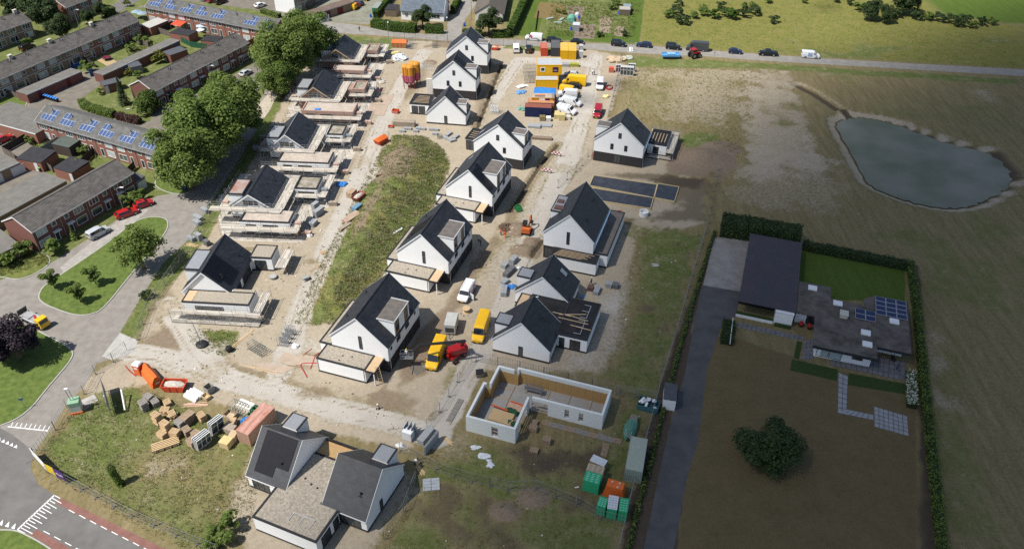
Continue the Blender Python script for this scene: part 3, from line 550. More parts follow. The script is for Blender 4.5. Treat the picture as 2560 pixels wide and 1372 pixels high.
# --- middle row: three detached houses with a porch annex
MID = [('M1', (-29.18,95.95), 'white house with anthracite roof and gravel-roofed annex, beside the red boom lift', 0),
       ('M2', (-21.22,118.75), 'white house with wall dormer and annex, second house up the street from the boom lift', 1),
       ('M3', (-13.87,141.18), 'white house with a black solar field beside its wall dormer', 2)]
for nm, pos, lab, k in MID:
    w, L, ze, zr = 10.4, 12.2, 5.2, 10.15
    h = gable_house(lab, pos, -18.3, w, L, ze, zr, 2.45)
    dormer(h, 1, w-.16, 2.95, 8.4, 8.3, 7.2, [], 5.0)
    for a in (3.3, 6.6): window(h, 'x+', a, a+1.3, 3.7, 8.05, at=w-.16, sub=2, panel=(5.35, 5.95))
    window(h, 'x+', 1.0, 1.55, 4.0, 4.95, at=w-.18); window(h, 'x+', 10.1, 10.65, 4.0, 4.95, at=w-.18)
    for a, b in ((1.0, 1.9), (4.0, 6.2), (8.2, 9.4)): window(h, 'x+', a, b, .2, 2.2, at=w-.2, sub=2)
    window(h, 'y-', 5.2, 5.78, 3.72, 6.4, at=.12)
    annex(h, -.75, 7.75, -3.35, .1, 2.95, gravel)
    part('porch_roof', MB().box(7.82, 9.35, -3.3, .08, 2.62, 2.9), ply, h); part('porch_beam', MB().box(7.75, 9.5, -3.45, -3.3, 2.6, 2.93).box(9.36, 9.5, -3.3, .1, 2.6, 2.93), trimd, h)
    part('porch_post', MB().box(9.2, 9.35, -3.42, -3.28, 0, 2.6), trimw, h)
    part('side_wall', MB().box(-2.15, -.1, .3, 11.4, .35, 2.75), render_w, h); flatroof(h, -2.2, -.08, .25, 11.45, 2.9, gravel, name='side_roof')
    part('side_plinth', MB().box(-2.17, -.1, .28, 11.42, 0, .348), darkb, h)
    downpipe(h, w+.02, .3, 0, 5); downpipe(h, -.65, -3.4, .1, 2.8); downpipe(h, 7.5, -3.4, .1, 2.8)
    pipe(h, 1.8, 3.2, 7.0-.15); pipe(h, 2.2, 9.2, 7.3)
    for xx, yy in ((3.0, -1.6), (4.5, -1.3), (2.9, -2.7)): part('roof_outlet', MB().lathe([(.14, 0), (.12, .1)], 8, (xx, yy, 2.95)), trimd, h)
    if k == 2:
        solar(h, w, ze, w/2, zr, [(.55+1.03*i, 1.55+1.03*i, s, s+1.66) for i in range(2) for s in (1.0, 2.75, 4.5)]+[(2.75, 3.7, 5.0, 6.6)])
        part('roof_window', MB().rbox((2.4, 9.0, 7.65), (1.2, .8, .1), 0, -.76), zinc, h)
    if k == 1: solar(h, 0, ze, w/2, zr, [(3.0+1.05*i, 4.0+1.05*i, s, s+1.66) for i in range(4) for s in (1.2, 2.95, 4.7)])
# --- two-and-a-half storey houses M4 N2 N3 R4
def tall(lab, pos, yaw, w, L, side, annexspec=None, shift=0.):
    h = gable_house(lab, pos, yaw, w, L, 5.45, 10.4, 2.5)
    for a, b, c, d in ((5.5, 6.2, 6.5, 7.8), (7.05, 7.75, 3.55, 4.95), (3.9, 4.6, 3.55, 4.95)): window(h, 'y-', a+shift, b+shift, c, d, at=.12)
    window(h, 'y-', 4.9, 6.4, .2, 2.4, at=.14, sub=2, name='door')
    xr = w-.16 if side > 0 else .16
    dormer(h, side, xr, 1.4, 4.0, 8.2, w-3.1 if side > 0 else 3.1, [], 5.2)
    window(h, 'x+' if side > 0 else 'x-', 2.0, 3.4, 5.4, 7.9, at=xr, sub=2); downpipe(h, w+.02, .25, 0, 5.2); downpipe(h, -.02, .25, 0, 5.2)
    if side > 0:
        window(h, 'x+', 5.2, 5.9, 3.6, 5.0, at=w-.18)
        for a in (1.2, 4.2): window(h, 'x+', a, a+1.6, .2, 2.2, at=w-.2, sub=2)
    return h
h = tall('white house with glazed garden room on its gable side, behind the solar-field house', (-8.99,160.32), -18.2, 11.8, 7.2, 1)
part('garden_room_wall', MB().box(-3.6, -.05, 4.9, 9.9, 2.5, 2.75), render_w, h); flatroof(h, -3.75, -.05, 4.8, 10.0, 2.95, felt)
for a, b in ((-3.6, -2.7), (-2.7, -1.8), (-1.8, -.9)): window(h, 'y-', a, b, .05, 2.5, at=4.95, name='glass_door')
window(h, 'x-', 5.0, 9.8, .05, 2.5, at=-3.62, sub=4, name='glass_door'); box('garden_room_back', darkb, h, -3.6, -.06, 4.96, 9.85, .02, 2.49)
for k in range(4): box('batten', wood, h, -3.4+.2, -.6, 5.7+.95*k, 5.82+.95*k, 2.96, 3.02)
part('roof_hatch', MB().rbox((1.5, 2.2, 6.95), (1.6, 1., .08), 0, -.72), zinc, h)
tall('white house with black solar strip, between the small white house and the topmost one', (-20.98,193.4), -8.3, 11.6, 7.26, 1)
N2 = [o for o in COL.objects if o.get('label', '').startswith('white house with black solar strip')][0]
solar(N2, 11.6, 5.45, 5.8, 10.4, [(2.8+.0, 3.9, s, s+1.66) for s in (2.3, 4.0, 5.7)]+[(1.7, 2.75, s, s+1.66) for s in (4.0, 5.7)]); solar(N2, 0, 5.45, 5.8, 10.4, [(1.0+1.03*i, 2.0+1.03*i, s, s+1.66) for i in range(5) for s in (1.6, 3.35, 5.1)])
tall('white three-storey gable house beside the sandy entrance road, topmost of its row', (-18.56,209.76), -8.3, 11.64, 7.0, 1)
h = tall('white house with dark ground storey and black flat-roofed annex beside the dry meadow', (18.03,161.55), -17.8, 11.5, 7.5, -1)
annex(h, 11.35, 15.6, 6.8, 13.9, 2.95, felt); pipe(h, 9.2, 5.2, 7.9)
for k in range(5): box('batten', wood, h, 11.9+.72*k, 12.05+.72*k, 7.6+.12*k, 12.3, 2.96, 3.03)
part('gutter_foil', MB().box(11.52, 11.8, .2, 7.3, 5.12, 5.2), bluef, h); window(h, 'y-', 12.6, 13.9, .5, 2.3, at=6.8, sub=2)
# --- low houses N1 R1 R2
def lowh(lab, pos, yaw, w, L, side, zr=7.6, ze=2.65, plinth=.4, door=True, **k):
    h = gable_house(lab, pos, yaw, w, L, ze, zr, 0, plinth=plinth, **k)
    xr = w-.16 if side > 0 else .16
    dormer(h, side, xr, 1.3, 3.9, 5.3, w-2.5 if side > 0 else 2.5, [], 2.4, roofm=zinc if side < 0 else lead)
    window(h, 'x+' if side > 0 else 'x-', 1.8, 3.3, 2.5, 5.05, at=xr, sub=2)
    if door: window(h, 'y-', 4.62, 5.35, .12, 2.4, at=.1, name='door')
    downpipe(h, w+.02, .3, 0, 2.5); return h
h = lowh('low white house with one narrow door in its gable, beside the sand-coloured pallet stack', (-21.4,178.97), -8.3, 10.1, 6.1, 1)
annex(h, -5.05, .05, 4.4, 10.0, 2.85, felt); window(h, 'y-', -4.6, -3.0, .3, 2.3, at=4.4, sub=2); window(h, 'y-', -2.8, -1.2, .1, 2.3, at=4.4, sub=2, name='door')
for k in range(6): box('batten', wood, h, -4.4+.15*k, -.4-.1*k, 5.2+.72*k, 5.32+.72*k, 2.86, 2.93)
pipe(h, 7.0, 4.6, 5.9)
h = lowh('low white house with black flat-roofed wing and long glass doors, beside the yellow van', (-3.28,98.07), -18.2, 10.05, 7.2, -1)
annex(h, 9.75, 15.0, 4.45, 14.1, 2.95, felt); annex(h, 3.0, 9.73, 7.15, 13.0, 2.9, felt); part('roof_light', MB().rbox((3.9, 12.4, 2.99), (.7, .2, .06), .6), trimw, h)
window(h, 'y-', 10.3, 11.2, .15, 2.35, at=4.45, name='door'); window(h, 'y-', 12.1, 13.9, .15, 2.35, at=4.45, sub=2, name='glass_door'); pipe(h, 7.3, 4.4, 5.4)
for k, (x, y, l, a) in enumerate(((6.3, 9.4, 3.2, -.02), (8.1, 9.9, 4.6, .33), (8.9, 9.3, 4.2, -.12), (8.6, 8.3, 5.2, -.03), (10.2, 7.0, 3.6, -.06))): part('loose_plank', MB().rbox((x+3, y, 3.0+.02*k), (l, .16, .05), a), wood, h)
for y0 in (5.4, 9.6):
    part('roof_rail', MB().box(13.5, 13.58, y0, y0+3.4, 3.02, 3.08).box(12.4, 13.5, y0, y0+.08, 3.02, 3.08).box(12.4, 13.5, y0+1.7, y0+1.78, 3.02, 3.08).box(12.4, 13.5, y0+3.32, y0+3.4, 3.02, 3.08), mat('aluminium', (.6,.61,.62), .35, .05, 3, metal=.5), h)
h = lowh('low white house with one roof window, between the long gable house and the flat-roofed wing', (.38,110.5), -18.7, 10.2, 6.8, -1, zr=7.2, door=False)
annex(h, 1.4, 3.2, -3.6, .1, 2.6, ply); pipe(h, 7.3, 3.0, 5.0)
part('roof_window', MB().rbox((7.55, 5.1, 5.15), (1.5, .9, .1), 0, .72), zinc, h); part('roof_window_pane', MB().rbox((7.6, 5.1, 5.2), (1.2, .65, .06), 0, .72), mat('sky_glass', (.25,.3,.35), .08, .1), h)
# --- long house R3
h = gable_house('long white house with blue eave foil and a wing roofed in grey felt', (5.69,124.29), -18.2, 9.95, 12.3, 5.6, 10.75, 2.9, zl=5.9)
dormer(h, -1, .16, 4.6, 10.3, 7.9, 2.9, [], 5.6, roofm=zinc); window(h, 'y-', 4.6, 5.2, 4.05, 6.85, at=.12); pipe(h, 7.6, 3.2, 8.0); pipe(h, 7.2, 9.6, 8.5)
annex(h, 9.6, 12.5, .6, 15.8, 3.0, lead); annex(h, 2.35, 11.1, -2.6, .1, 2.9, felt)
part('gutter_foil', MB().box(9.98, 10.3, .2, 12.0, 5.3, 5.38), bluef, h)
for k in range(6): box('batten', wood, h, 2.8+.2*k, 8.2+.25*k+(.8 if k % 2 else 0), -2.2+.36*k, -2.1+.36*k, 2.91, 2.98)
window(h, 'y-', .4, 1.9, .1, 2.5, at=.14, sub=2, name='door'); part('roof_pallet', MB().box(.6, 2.4, 5.2, 6.4, 7.93, 8.2).box(.5, 1.7, 7.6, 8.6, 7.93, 8.15), mat('brown_roof_tiles_stack', (.12,.07,.06), .8), h)
# --- the pair F1 F2 with the gravel roof between them (ridge along x)
Fo = (-18.678, 62.882); Fy = -22.6
h = thing('new_house', 'pair of white gabled houses under anthracite tiles joined by a wide gravel flat roof', 'house', (*Fo, 0), rad(Fy), 'new white houses with anthracite roofs')
def fwing(x0, x1, pvcells, dx0, dx1):
    g = link('gable_wing', None, h); rz = 7.35; ze = 2.55
    hb = MB().xprism([(.2, .4), (10.1, .4), (10.1, 2.5), (5.15, 7.1), (.2, 2.5)], .12, x1-x0-.12)
    g.location = (x1, 0, 0); g.rotation_euler = (0, 0, math.pi/2)   # local x = depth, local y = -x
    part('wall', hb, render_w, g); box('plinth', darkb, g, .19, 10.11, .1, x1-x0-.1, 0, .398)
    roof_slope(g, 'roof_slope', 0, ze, 5.15, rz, 0, x1-x0); roof_slope(g, 'roof_slope', 10.3, ze, 5.15, rz, 0, x1-x0)
    if pvcells: solar(g, 0, ze, 5.15, rz, pvcells)
    dormer(g, 1, 10.15, dx0, dx1, 5.45, 7.6, [], 2.2, roofm=zinc); pipe(g, 2.2, 1.8, 4.5)
    box('gutter', trimw, g, -.06, .06, 0, x1-x0, ze-.18, ze-.02)
    for yy in (-.045, x1-x0): part('verge_board', MB().xprism([(0, ze-.22), (5.15, rz-.22), (5.15, rz+.03), (0, ze+.03)], yy, yy+.045).xprism([(5.15, rz-.22), (10.3, ze-.22), (10.3, ze+.03), (5.15, rz+.03)], yy, yy+.045), trimw, g)
    return g
F2 = fwing(-6.75, 0, None, .85, 3.3); F1 = fwing(-19.0, -12.4, [(1.1+1.02*i, 2.1+1.02*i, s, s+1.66) for i in range(5) for s in (2.2, 3.95, 5.4)][0:0]+[(.55+1.0*i, 1.545+1.0*i, s, s+1.445) for i in range(5) for s in ((2.5, 3.95, 5.4) if i < 2 else (1.05, 2.5, 3.95, 5.4))], 3.0, 5.4)
part('annex_wall', MB().box(-13.8,-4.1,-5.2,-.1,.35,2.7), render_w, h); box('annex_plinth', darkb, h, -13.81, -4.09, -5.21, -.09, 0, .348); box('annex_roof', gravel, h, -13.6, -4.3, -5.0, -.095, 2.71, 2.9); part('roof_edge', MB().box(-13.86,-4.04,-5.26,-5.01,2.72,3.0).box(-13.86,-13.61,-5.01,-.1,2.72,3.0).box(-4.29,-4.04,-5.01,-.1,2.72,3.0), trimd, h); part('link_wall', MB().box(-12.3, -6.9, -.1, 7.0, .3, 2.68), render_w, h); part('link_roof', MB().box(-12.28, -6.86, -.09, 7.0, 2.69, 2.9), gravel, h); part('link_back', MB().box(-12.3, -6.86, 7.05, 9.6, 0, 2.6), mat('osb', (.42,.27,.12), .85, .2, 6), h); part('link_edge', MB().box(-12.3, -6.86, 9.62, 9.9, 2.2, 2.95).box(-12.3, -6.86, 6.75, 7.04, 2.92, 3.0), felt, h)
window(F2, 'x-', 1.0, 5.2, .3, 2.3, at=.19, sub=4, name='glass_door'); window(F2, 'y-', 3.6, 4.3, .45, 2.4, at=.1, name='door')
window(F1, 'x-', 3.0, 5.8, .3, 2.3, at=.19, sub=3, name='glass_door')
window(h, 'x+', -4.2, -2.2, .2, 2.3, at=-4.1, sub=2, name='glass_door'); window(h, 'x+', -1.5, -.3, .2, 2.3, at=-4.1, name='glass_door')
for xx, yy in ((-11.0, 2.6), (-9.7, 2.1), (-8.6, 1.9)): part('roof_outlet', MB().lathe([(.16, 0), (.12, .12)], 8, (xx, yy, 2.92)), trimd, h)
part('roof_rail', MB().box(-9.2, -5.9, -2.7, -2.6, 3.05, 3.12).box(-9.2, -9.12, -3.9, -2.7, 2.92, 2.98).box(-7.6, -7.52, -3.9, -2.7, 2.92, 2.98).box(-6.0, -5.92, -3.9, -2.7, 2.92, 2.98), mat('aluminium'), h)
# ================================================================ LEFT ROW, STILL IN SCAFFOLDING (ridge at local x = 0)
def deck_run(s, x0, x1, y0, y1, z, bay=2.4):
    "one run of boards: every board is a piece; shared mesh, scaled"
    along = (x1-x0) >= (y1-y0); L = (x1-x0) if along else (y1-y0); wd = (y1-y0) if along else (x1-x0)
    n = max(1, round(L/bay)); nb = max(2, round(wd/.29))
    for i in range(n):
        for j in range(nb):
            c0, c1 = L*i/n+random.uniform(0, .04), L*(i+1)/n-random.uniform(0, .04)+(.1 if random.random() < .3 else 0); w0 = wd*j/nb+.012; w1 = wd*(j+1)/nb-.012
            cx, cy, sx, sy = (x0+(c0+c1)/2, y0+(w0+w1)/2, c1-c0, w1-w0) if along else (x0+(w0+w1)/2, y0+(c0+c1)/2, w1-w0, c1-c0)
            link('scaffold_board', BOARDS[random.randrange(6)], s, (cx, cy, z+random.uniform(0, .02)), random.uniform(-.006, .006), (sx, sy, 1))
BOARDS = []
for k, c in enumerate(((.47,.43,.365),(.39,.355,.30),(.53,.49,.42),(.44,.39,.32),(.5,.455,.39),(.35,.325,.29))):
    BOARDS.append(MB().box(-.5, .5, -.5, .5, 0, .045).mesh('scaffold_board', mat('scaffold_board_%d' % k, c, .9, .15, 2)))
def frame_run(s, x0, x1, y0, y1, z, top=1.05, bay=2.4, braces=True, rails=(.5, 1.0)):
    along = (x1-x0) >= (y1-y0); L = (x1-x0) if along else (y1-y0); n = max(1, round(L/bay)); mb = MB(); r = .03
    for i in range(n+1):
        t = L*i/n
        for q in (0, 1):
            p = (x0+t, y0 if q == 0 else y1) if along else (x0 if q == 0 else x1, y0+t)
            mb.tube((p[0], p[1], 0), (p[0], p[1], z+top+random.uniform(-.05, .45)), r, 4)
        a, b = ((x0+t, y0), (x0+t, y1)) if along else ((x0, y0+t), (x1, y0+t)); mb.tube((*a, z-.06), (*b, z-.06), r, 4)
        if braces and i < n and i % 2 == 0:
            c, d = ((x0+t, y0), (x0+t+L/n, y0)) if along else ((x1, y0+t), (x1, y0+t+L/n)); mb.tube((*c, .15), (*d, z-.1), r*.8, 4)
    for q in (0, 1):
        a, b = ((x0, y0 if q == 0 else y1), (x1, y0 if q == 0 else y1)) if along else ((x0 if q == 0 else x1, y0), (x0 if q == 0 else x1, y1))
        for zz_ in ((z-.05, .25)+(tuple(z+k for k in rails) if q == (0 if along else 1) or True else ())): mb.tube((*a, zz_), (*b, zz_), r*.85, 4)
    part('tube_frame', mb, steel, s)
def scaffold(label, pos, yaw, runs, group='scaffolds round the houses under construction'):
    s = thing('scaffold', label, 'scaffold', (pos[0], pos[1], 0), rad(yaw), group)
    for (x0, x1, y0, y1, z) in runs: deck_run(s, x0, x1, y0, y1, z); frame_run(s, x0, x1, y0, y1, z)
    return s
def ridge_pos(pos, yaw, off): a = rad(yaw); return (pos[0]+math.cos(a)*off, pos[1]+math.sin(a)*off)
LEFT = [ # name, pos, ridge offset, L, zr, front annex, right annex, dormer y, wall material, roof materials
 ('L2', (-55.77,136.46), 3.1, 12.0, 5.95, (-.7,9.3,-5.0,-.6), (6.7,11.5,7.7,12.7), (1.0,6.4), render_w, 'scaffolded white house with rust stains on its dormer roof, next to the finished one'),
 ('L3', (-55.37,160.86), 4.53, 11.4, 6.4, (-.5,11.0,-6.1,-1.0), (7.2,11.0,7.1,11.9), (.3,5.8), render_w, 'scaffolded white house with a pale zinc ridge, next to the bare brick one'),
 ('L4', (-54.43,186.24), 4.85, 11.0, 6.1, (-1.6,11.2,-6.9,-1.6), (8.0,11.2,5.9,10.8), (.6,6.0), brickl, 'bare brick house in scaffolding with a blue sheet on its annex roof'),
 ('L5', (-52.79,210.61), 4.4, 10.9, 5.85, (.3,9.0,-7.2,-3.4), (6.6,9.8,6.6,11.5), (.6,6.0), brickl, 'half-built brick house in scaffolding at the far end of the row beside the tree')]
for nm, pos, off, L, zr, FA, RA, DY, wm_, lab in LEFT:
    p = ridge_pos(pos, -3.5, off); hw = 4.55
    h = thing('house_shell', lab, 'house', (*p, 0), rad(-3.5), 'houses under construction in scaffolding')
    c_, s_ = math.cos(rad(-3.5)), math.sin(rad(-3.5)); ground_sheet('site_slab', [(p[0]+c_*x-s_*y, p[1]+s_*x+c_*y) for x, y in ((-7.5,.5),(-3.5,-7.5),(FA[1]+2.6,FA[2]-2.2),(FA[1]+3.2,RA[2]-2),(RA[1]+2.6,RA[2]-2.5),(RA[1]+2.8,RA[3]+3),(1,L+3),(-7.8,L+2.6))], .008, mat('dusty_concrete', (.33,.3,.255), .95, 0, .9, .2, 8, col2=(.5,.465,.41)), world=True)
    ze = 2.7; k = (zr-ze)/hw
    part('wall', MB().xprism([(-hw+.2, .3), (hw-.2, .3), (hw-.2, ze-.1), (0, zr-.22), (-hw+.2, ze-.1)], .5, L-.1), wm_, h)
    part('plinth', MB().box(-hw+.19, hw-.19, .49, L-.09, 0, .298), darkb, h)
    roof_slope(h, 'roof_slope', -hw, ze, 0, zr, 0, L); roof_slope(h, 'roof_slope', hw, ze, 0, zr, 0, L)
    part('ridge', MB().tube((0, 0, zr), (0, L, zr), .1, 6), zinc if nm == 'L3' else tile, h)
    part('verge_board', MB().xprism([(-hw, ze-.3), (0, zr-.3), (0, zr+.03), (-hw, ze+.03)], -.04, .0).xprism([(0, zr-.3), (hw, ze-.3), (hw, ze+.03), (0, zr+.03)], -.04, .0), trimw if wm_ is render_w else wood, h)
    window(h, 'y-', -1.6, 1.6, 3.0, 4.3, at=.5, sub=3, m=trimw)
    for yy in (2.4, 8.6): pipe(h, 2.4, yy, zr-2.4*k)
    d0, d1 = DY; part('dormer_wall', MB().box(-4.4, -1.6, d0, d1, 2.3, 5.2), wm_ if wm_ is render_w else trimw, h); flatroof(h, -4.5, -1.5, d0-.1, d1+.1, 5.45, zinc if nm != 'L2' else mat('stained_zinc', (.33,.34,.34), .6, 0, .5, col2=(.3,.12,.06)), name='dormer_roof')
    x0, x1, y0, y1 = FA
    part('annex_wall', MB().box(x0, x1, y0, y1, .3, 2.85), wm_, h); part('annex_plinth', MB().box(x0-.01, x1+.01, y0-.01, y1+.01, 0, .298), darkb, h)
    part('annex_floor', MB().box(x0+.3, x1-.3, y0+.3, y1, 2.86, 2.92), mat('dusty_roof_deck', (.32,.27,.225), .95, 0, .8, .2, col2=(.47,.41,.35)), h)
    ed = trimd if wm_ is render_w else brickl
    part('parapet', MB().box(x0, x1, y0, y0+.28, 2.87, 3.15).box(x0, x0+.28, y0+.28, y1, 2.87, 3.15).box(x1-.28, x1, y0+.28, y1, 2.87, 3.15), ed, h)
    window(h, 'y-', x0+1.2, x0+3.2, .4, 2.3, at=y0, sub=2); window(h, 'y-', x0+4.6, x0+7.6, .4, 2.3, at=y0, sub=3); window(h, 'x+', y0+.8, y0+2.6, .4, 2.3, at=x1, sub=2)
    x0, x1, y0, y1 = RA
    part('wing_wall', MB().box(x0, x1, y0, y1, .0, 2.85), wm_, h)
    part('wing_roof', MB().box(x0+.25, x1-.25, y0+.25, y1-.25, 2.86, 2.93), mat('mossy_felt', (.13,.11,.07), .95, 0, .9, .2, col2=(.36,.33,.28)), h); part('parapet', MB().box(x0, x1, y0, y0+.25, 2.87, 3.2).box(x0, x1, y1-.25, y1, 2.87, 3.2).box(x0, x0+.25, y0+.25, y1-.25, 2.87, 3.2).box(x1-.25, x1, y0+.25, y1-.25, 2.87, 3.2), ed, h)
    window(h, 'y-', x0+.7, x1-.7, .3, 2.3, at=y0, sub=3, name='glass_door'); part('link_wall', MB().box(4.3, x0, y0+.6, y1-.6, 0, 2.7), wm_, h)
    fx0, fx1, fy0, fy1 = FA; rx0, rx1, ry0, ry1 = RA
    S_ = {'L2': 'white house with rust-stained dormer roof', 'L3': 'white house with the zinc ridge', 'L4': 'bare brick house with the blue sheet', 'L5': 'half-built far brick house'}[nm]
    scaffold('scaffold of pale boards and steel tubes round the '+S_, p, -3.5, [
        (fx0-3.4, fx1+2.0, fy0-1.9, fy0-.2, 2.0), (fx1+.2, fx1+2.0, fy0-.2, ry0-6.4 if ry0-6.4 > fy0+3 else fy1+.6, 2.0),
        (rx0-.6, rx1+.5, ry0-1.8, ry0-.2, 2.0), (rx1+.2, rx1+2.0, ry0-1.4, ry1+2.6, 2.0), (2.0, rx1+.2, ry1+.35, ry1+1.75, 2.05),
        (-7.1, -4.9, .9, L+2.2, 2.0), (-8.0 if nm == 'L2' else -5.6, 6.6, -1.9, -.2, 3.1), (4.7, 6.7, -.2, L-.1, 2.85), (-4.8, 2.0, L+.4, L+2.0, 2.0)])
# --- finished house L1 of the left row
p = ridge_pos((-58.12,109.8), -4.0, 4.65)
h = thing('new_house', 'finished white house with gravel flat roofs and black solar field beside the scaffold row', 'house', (*p, 0), rad(-4.0), 'new white houses with anthracite roofs')
hw, L, ze, zr = 4.55, 11.7, 2.6, 7.05
part('wall', MB().xprism([(-hw+.2, .3), (hw-.2, .3), (hw-.2, ze-.1), (0, zr-.22), (-hw+.2, ze-.1)], .2, L-.2), render_w, h); part('plinth', MB().box(-hw+.19, hw-.19, .19, L-.19, 0, .298), darkb, h)
roof_slope(h, 'roof_slope', -hw, ze, 0, zr, 0, L); roof_slope(h, 'roof_slope', hw, ze, 0, zr, 0, L); part('ridge', MB().tube((0, 0, zr-.015), (0, L, zr-.015), .12, 6), tile, h)
part('verge_board', MB().xprism([(-hw, ze-.3), (0, zr-.3), (0, zr+.03), (-hw, ze+.03)], -.05, .0).xprism([(0, zr-.3), (hw, ze-.3), (hw, ze+.03), (0, zr+.03)], -.05, .0), trimw, h)
solar(h, hw, ze, 0, zr, [(.6+1.03*i, 1.6+1.03*i, s, s+1.66) for i in range(5) for s in (((2.7, 4.45) if i < 1 else (1.0, 2.7, 4.45)))])
part('dormer_wall', MB().box(-4.4, -1.7, 2.75, 8.4, 2.3, 5.3), render_w, h); flatroof(h, -4.5, -1.6, 2.65, 8.5, 5.55, zinc, name='dormer_roof')
annex(h, -3.1, 8.65, -3.1, .15, 3.0, gravel); box('roof_board', ply, h, -2.9, -1.4, -2.9, -.1, 3.0, 3.06); part('annex_wall', MB().box(4.4, 8.65, .2, 1.05, .35, 2.8), render_w, h); box('annex_roof', gravel, h, 4.6, 8.5, .16, 1.0, 2.82, 3.0)
annex(h, 4.3, 8.35, 10.35, 14.3, 3.0, gravel); pipe(h, 2.6, 9.0, 4.5); pipe(h, 2.4, 2.0, 4.7); window(h, 'y-', 5.0, 7.2, .3, 2.4, at=10.35, sub=2, name='glass_door'); window(h, 'x+', 2.5, 4.5, .3, 2.3, at=hw-.2, sub=2, name='glass_door'); window(h, 'x+', 5.5, 9.5, .3, 2.3, at=hw-.2, sub=4, name='glass_door'); window(h, 'y-', -1.0, 4.0, .5, 2.2, at=-3.1, sub=4)
scaffold('low scaffold with board decks in front of the finished white house with gravel roofs', p, -4.0, [(-4.7, 10.9, -5.1, -3.9, 2.0), (9.4, 10.9, -3.8, 1.6, 2.0), (-4.6, 10.7, -5.3, -3.6, .25), (9.2, 11.2, 9.0, 14.6, 1.9)])
r = scaffold('scaffold bay with board deck beside the black flat-roofed annex of the white house', (18.03,161.55), -17.8, [(15.8, 17.4, 5.4, 15.2, 1.9), (10.8, 17.4, 14.2, 15.6, 2.1), (12.0, 17.0, 5.2, 6.4, .3)])
# ================================================================ OPEN WALL SHELL
xps = mat('insulation_block_white', (.66,.68,.66), .85, .07, 3, .2, 25); xpst = mat('insulation_block_top', (.62,.64,.64), .9, .2, 9); osb = mat('osb_board', (.42,.26,.10), .85, .18, 5, .1)
h = thing('wall_shell', 'roofless shell of white insulation blocks lined with brown boards, timber inside', 'building', (-6.63,80.78,0), rad(-18.5))
OUT = [(0,0),(7.7,0),(7.7,6.75),(19.05,6.75),(19.05,12.3),(4.05,12.3),(4.05,11.7),(.95,11.7),(.95,7.5),(0,7.5)]; T = .36; HS = 3.1
INN = [(T,T),(7.7-T,T),(7.7-T,6.75+T),(19.05-T,6.75+T),(19.05-T,12.3-T),(4.05+T,12.3-T),(4.05+T,11.7-T),(.95+T,11.7-T),(.95+T,7.5-T),(T,7.5-T)]
gaps = {0: [(4.0,5.0,.35,2.35)], 1: [(1.6,5.6,.0,2.45)], 2: [(.35,2.9,.0,2.45),(5.5,6.2,.55,2.4),(7.7,8.4,.55,2.4)]}
for i in range(10):
    a, b = Vector(OUT[i]), Vector(OUT[(i+1) % 10]); d = (b-a); L = d.length; ang = math.atan2(d.y, d.x); n = Vector((-d.y, d.x))/L
    conv = lambda k: (Vector(OUT[(k+1) % 10])-Vector(OUT[k])).to_3d().cross((Vector(OUT[(k+2) % 10])-Vector(OUT[(k+1) % 10])).to_3d()).z > 0
    s0 = 0 if conv(i-1) else -.0; e0 = L-(T if conv(i) else 0) if True else L
    s0 = 0 if conv(i-1) else T; mb = MB(); cuts = sorted(gaps.get(i, [])); x = s0; end = L-T if conv(i) else L
    for (g0, g1, z0, z1) in cuts:
        mb.box(x, g0, 0, T, 0, HS); mb.box(g0, g1, 0, T, z1, HS)
        if z0 > 0: mb.box(g0, g1, 0, T, 0, z0)
        x = g1
    mb.box(x, end, 0, T, 0, HS); w_ = part('wall', mb, xps, h, (a.x, a.y, 0), ang)
    for (g0, g1, z0, z1) in cuts:
        for k in range(3): part('brace', MB().box(g0, g1, .12, .2, z0+.2+k*.7, z0+.34+k*.7), wood, w_)
    m0 = (T if conv(i-1) else 0)
    ia, ib = Vector(INN[i]), Vector(INN[(i+1) % 10]); LI = (ib-ia).length; npn = max(1, round(LI/1.22))
    for k in range(npn):
        c0, c1 = LI*k/npn+.02, LI*(k+1)/npn-.02; off = (ia-a).dot(d/L)
        bl = False
        for (g0, g1, z0, z1) in cuts:
            if off+c0 < g1 and off+c1 > g0: bl = True
        if not bl: part('lining_board', MB().box(off+c0, off+c1, T+.01, T+.04, .05, 2.35+random.uniform(-.02, .02)), osb, w_)
part('floor_slab', MB().prism(INN, 0, .06), mat('concrete_floor', (.3,.29,.27), .85, .12, .8), h)
for q in ((9.5,7.3,9.6,11.8),(12.8,7.3,12.9,11.8),(16.2,7.3,16.3,11.8),(3.9,5.5,4.0,11.0),(1.5,7.8,3.8,7.9),(1.8,10.0,4.2,10.1),(4.6,.6,7.0,.7),(15.8,7.2,18.4,7.35)): box('floor_joist', wood, h, q[0], q[2], q[1], q[3], .07, .2)
tl = (-6.63,80.78); a_ = rad(-18.5); lw = lambda x, y: (tl[0]+math.cos(a_)*x-math.sin(a_)*y, tl[1]+math.sin(a_)*x+math.cos(a_)*y)
def stack(name, label, cat, loc, rz, n, m, L=3.2, W_=1.6, H=.6, gap=.03, group=None, rows=3, z0=0.):
    t = thing(name, label, cat, (*loc[:2], (loc[2] if len(loc) > 2 else 0)+z0), rz, group); nb = n//rows; i = 0
    for r_ in range(rows):
        for k in range(nb): i += 1; part('beam', MB().box(-L/2+random.uniform(-.1, .1), L/2+random.uniform(-.15, .15), -W_/2+W_*k/nb+gap/2, -W_/2+W_*(k+1)/nb-gap/2, H*r_/rows, H*(r_+1)/rows-.01), m, t)
    return t
freshw = mat('fresh_timber', (.52,.37,.20), .8, .18, 4, stretch=(.3,4,4)); redpl = mat('orange_red_plastic', (.62,.10,.03), .5, .1, 2)
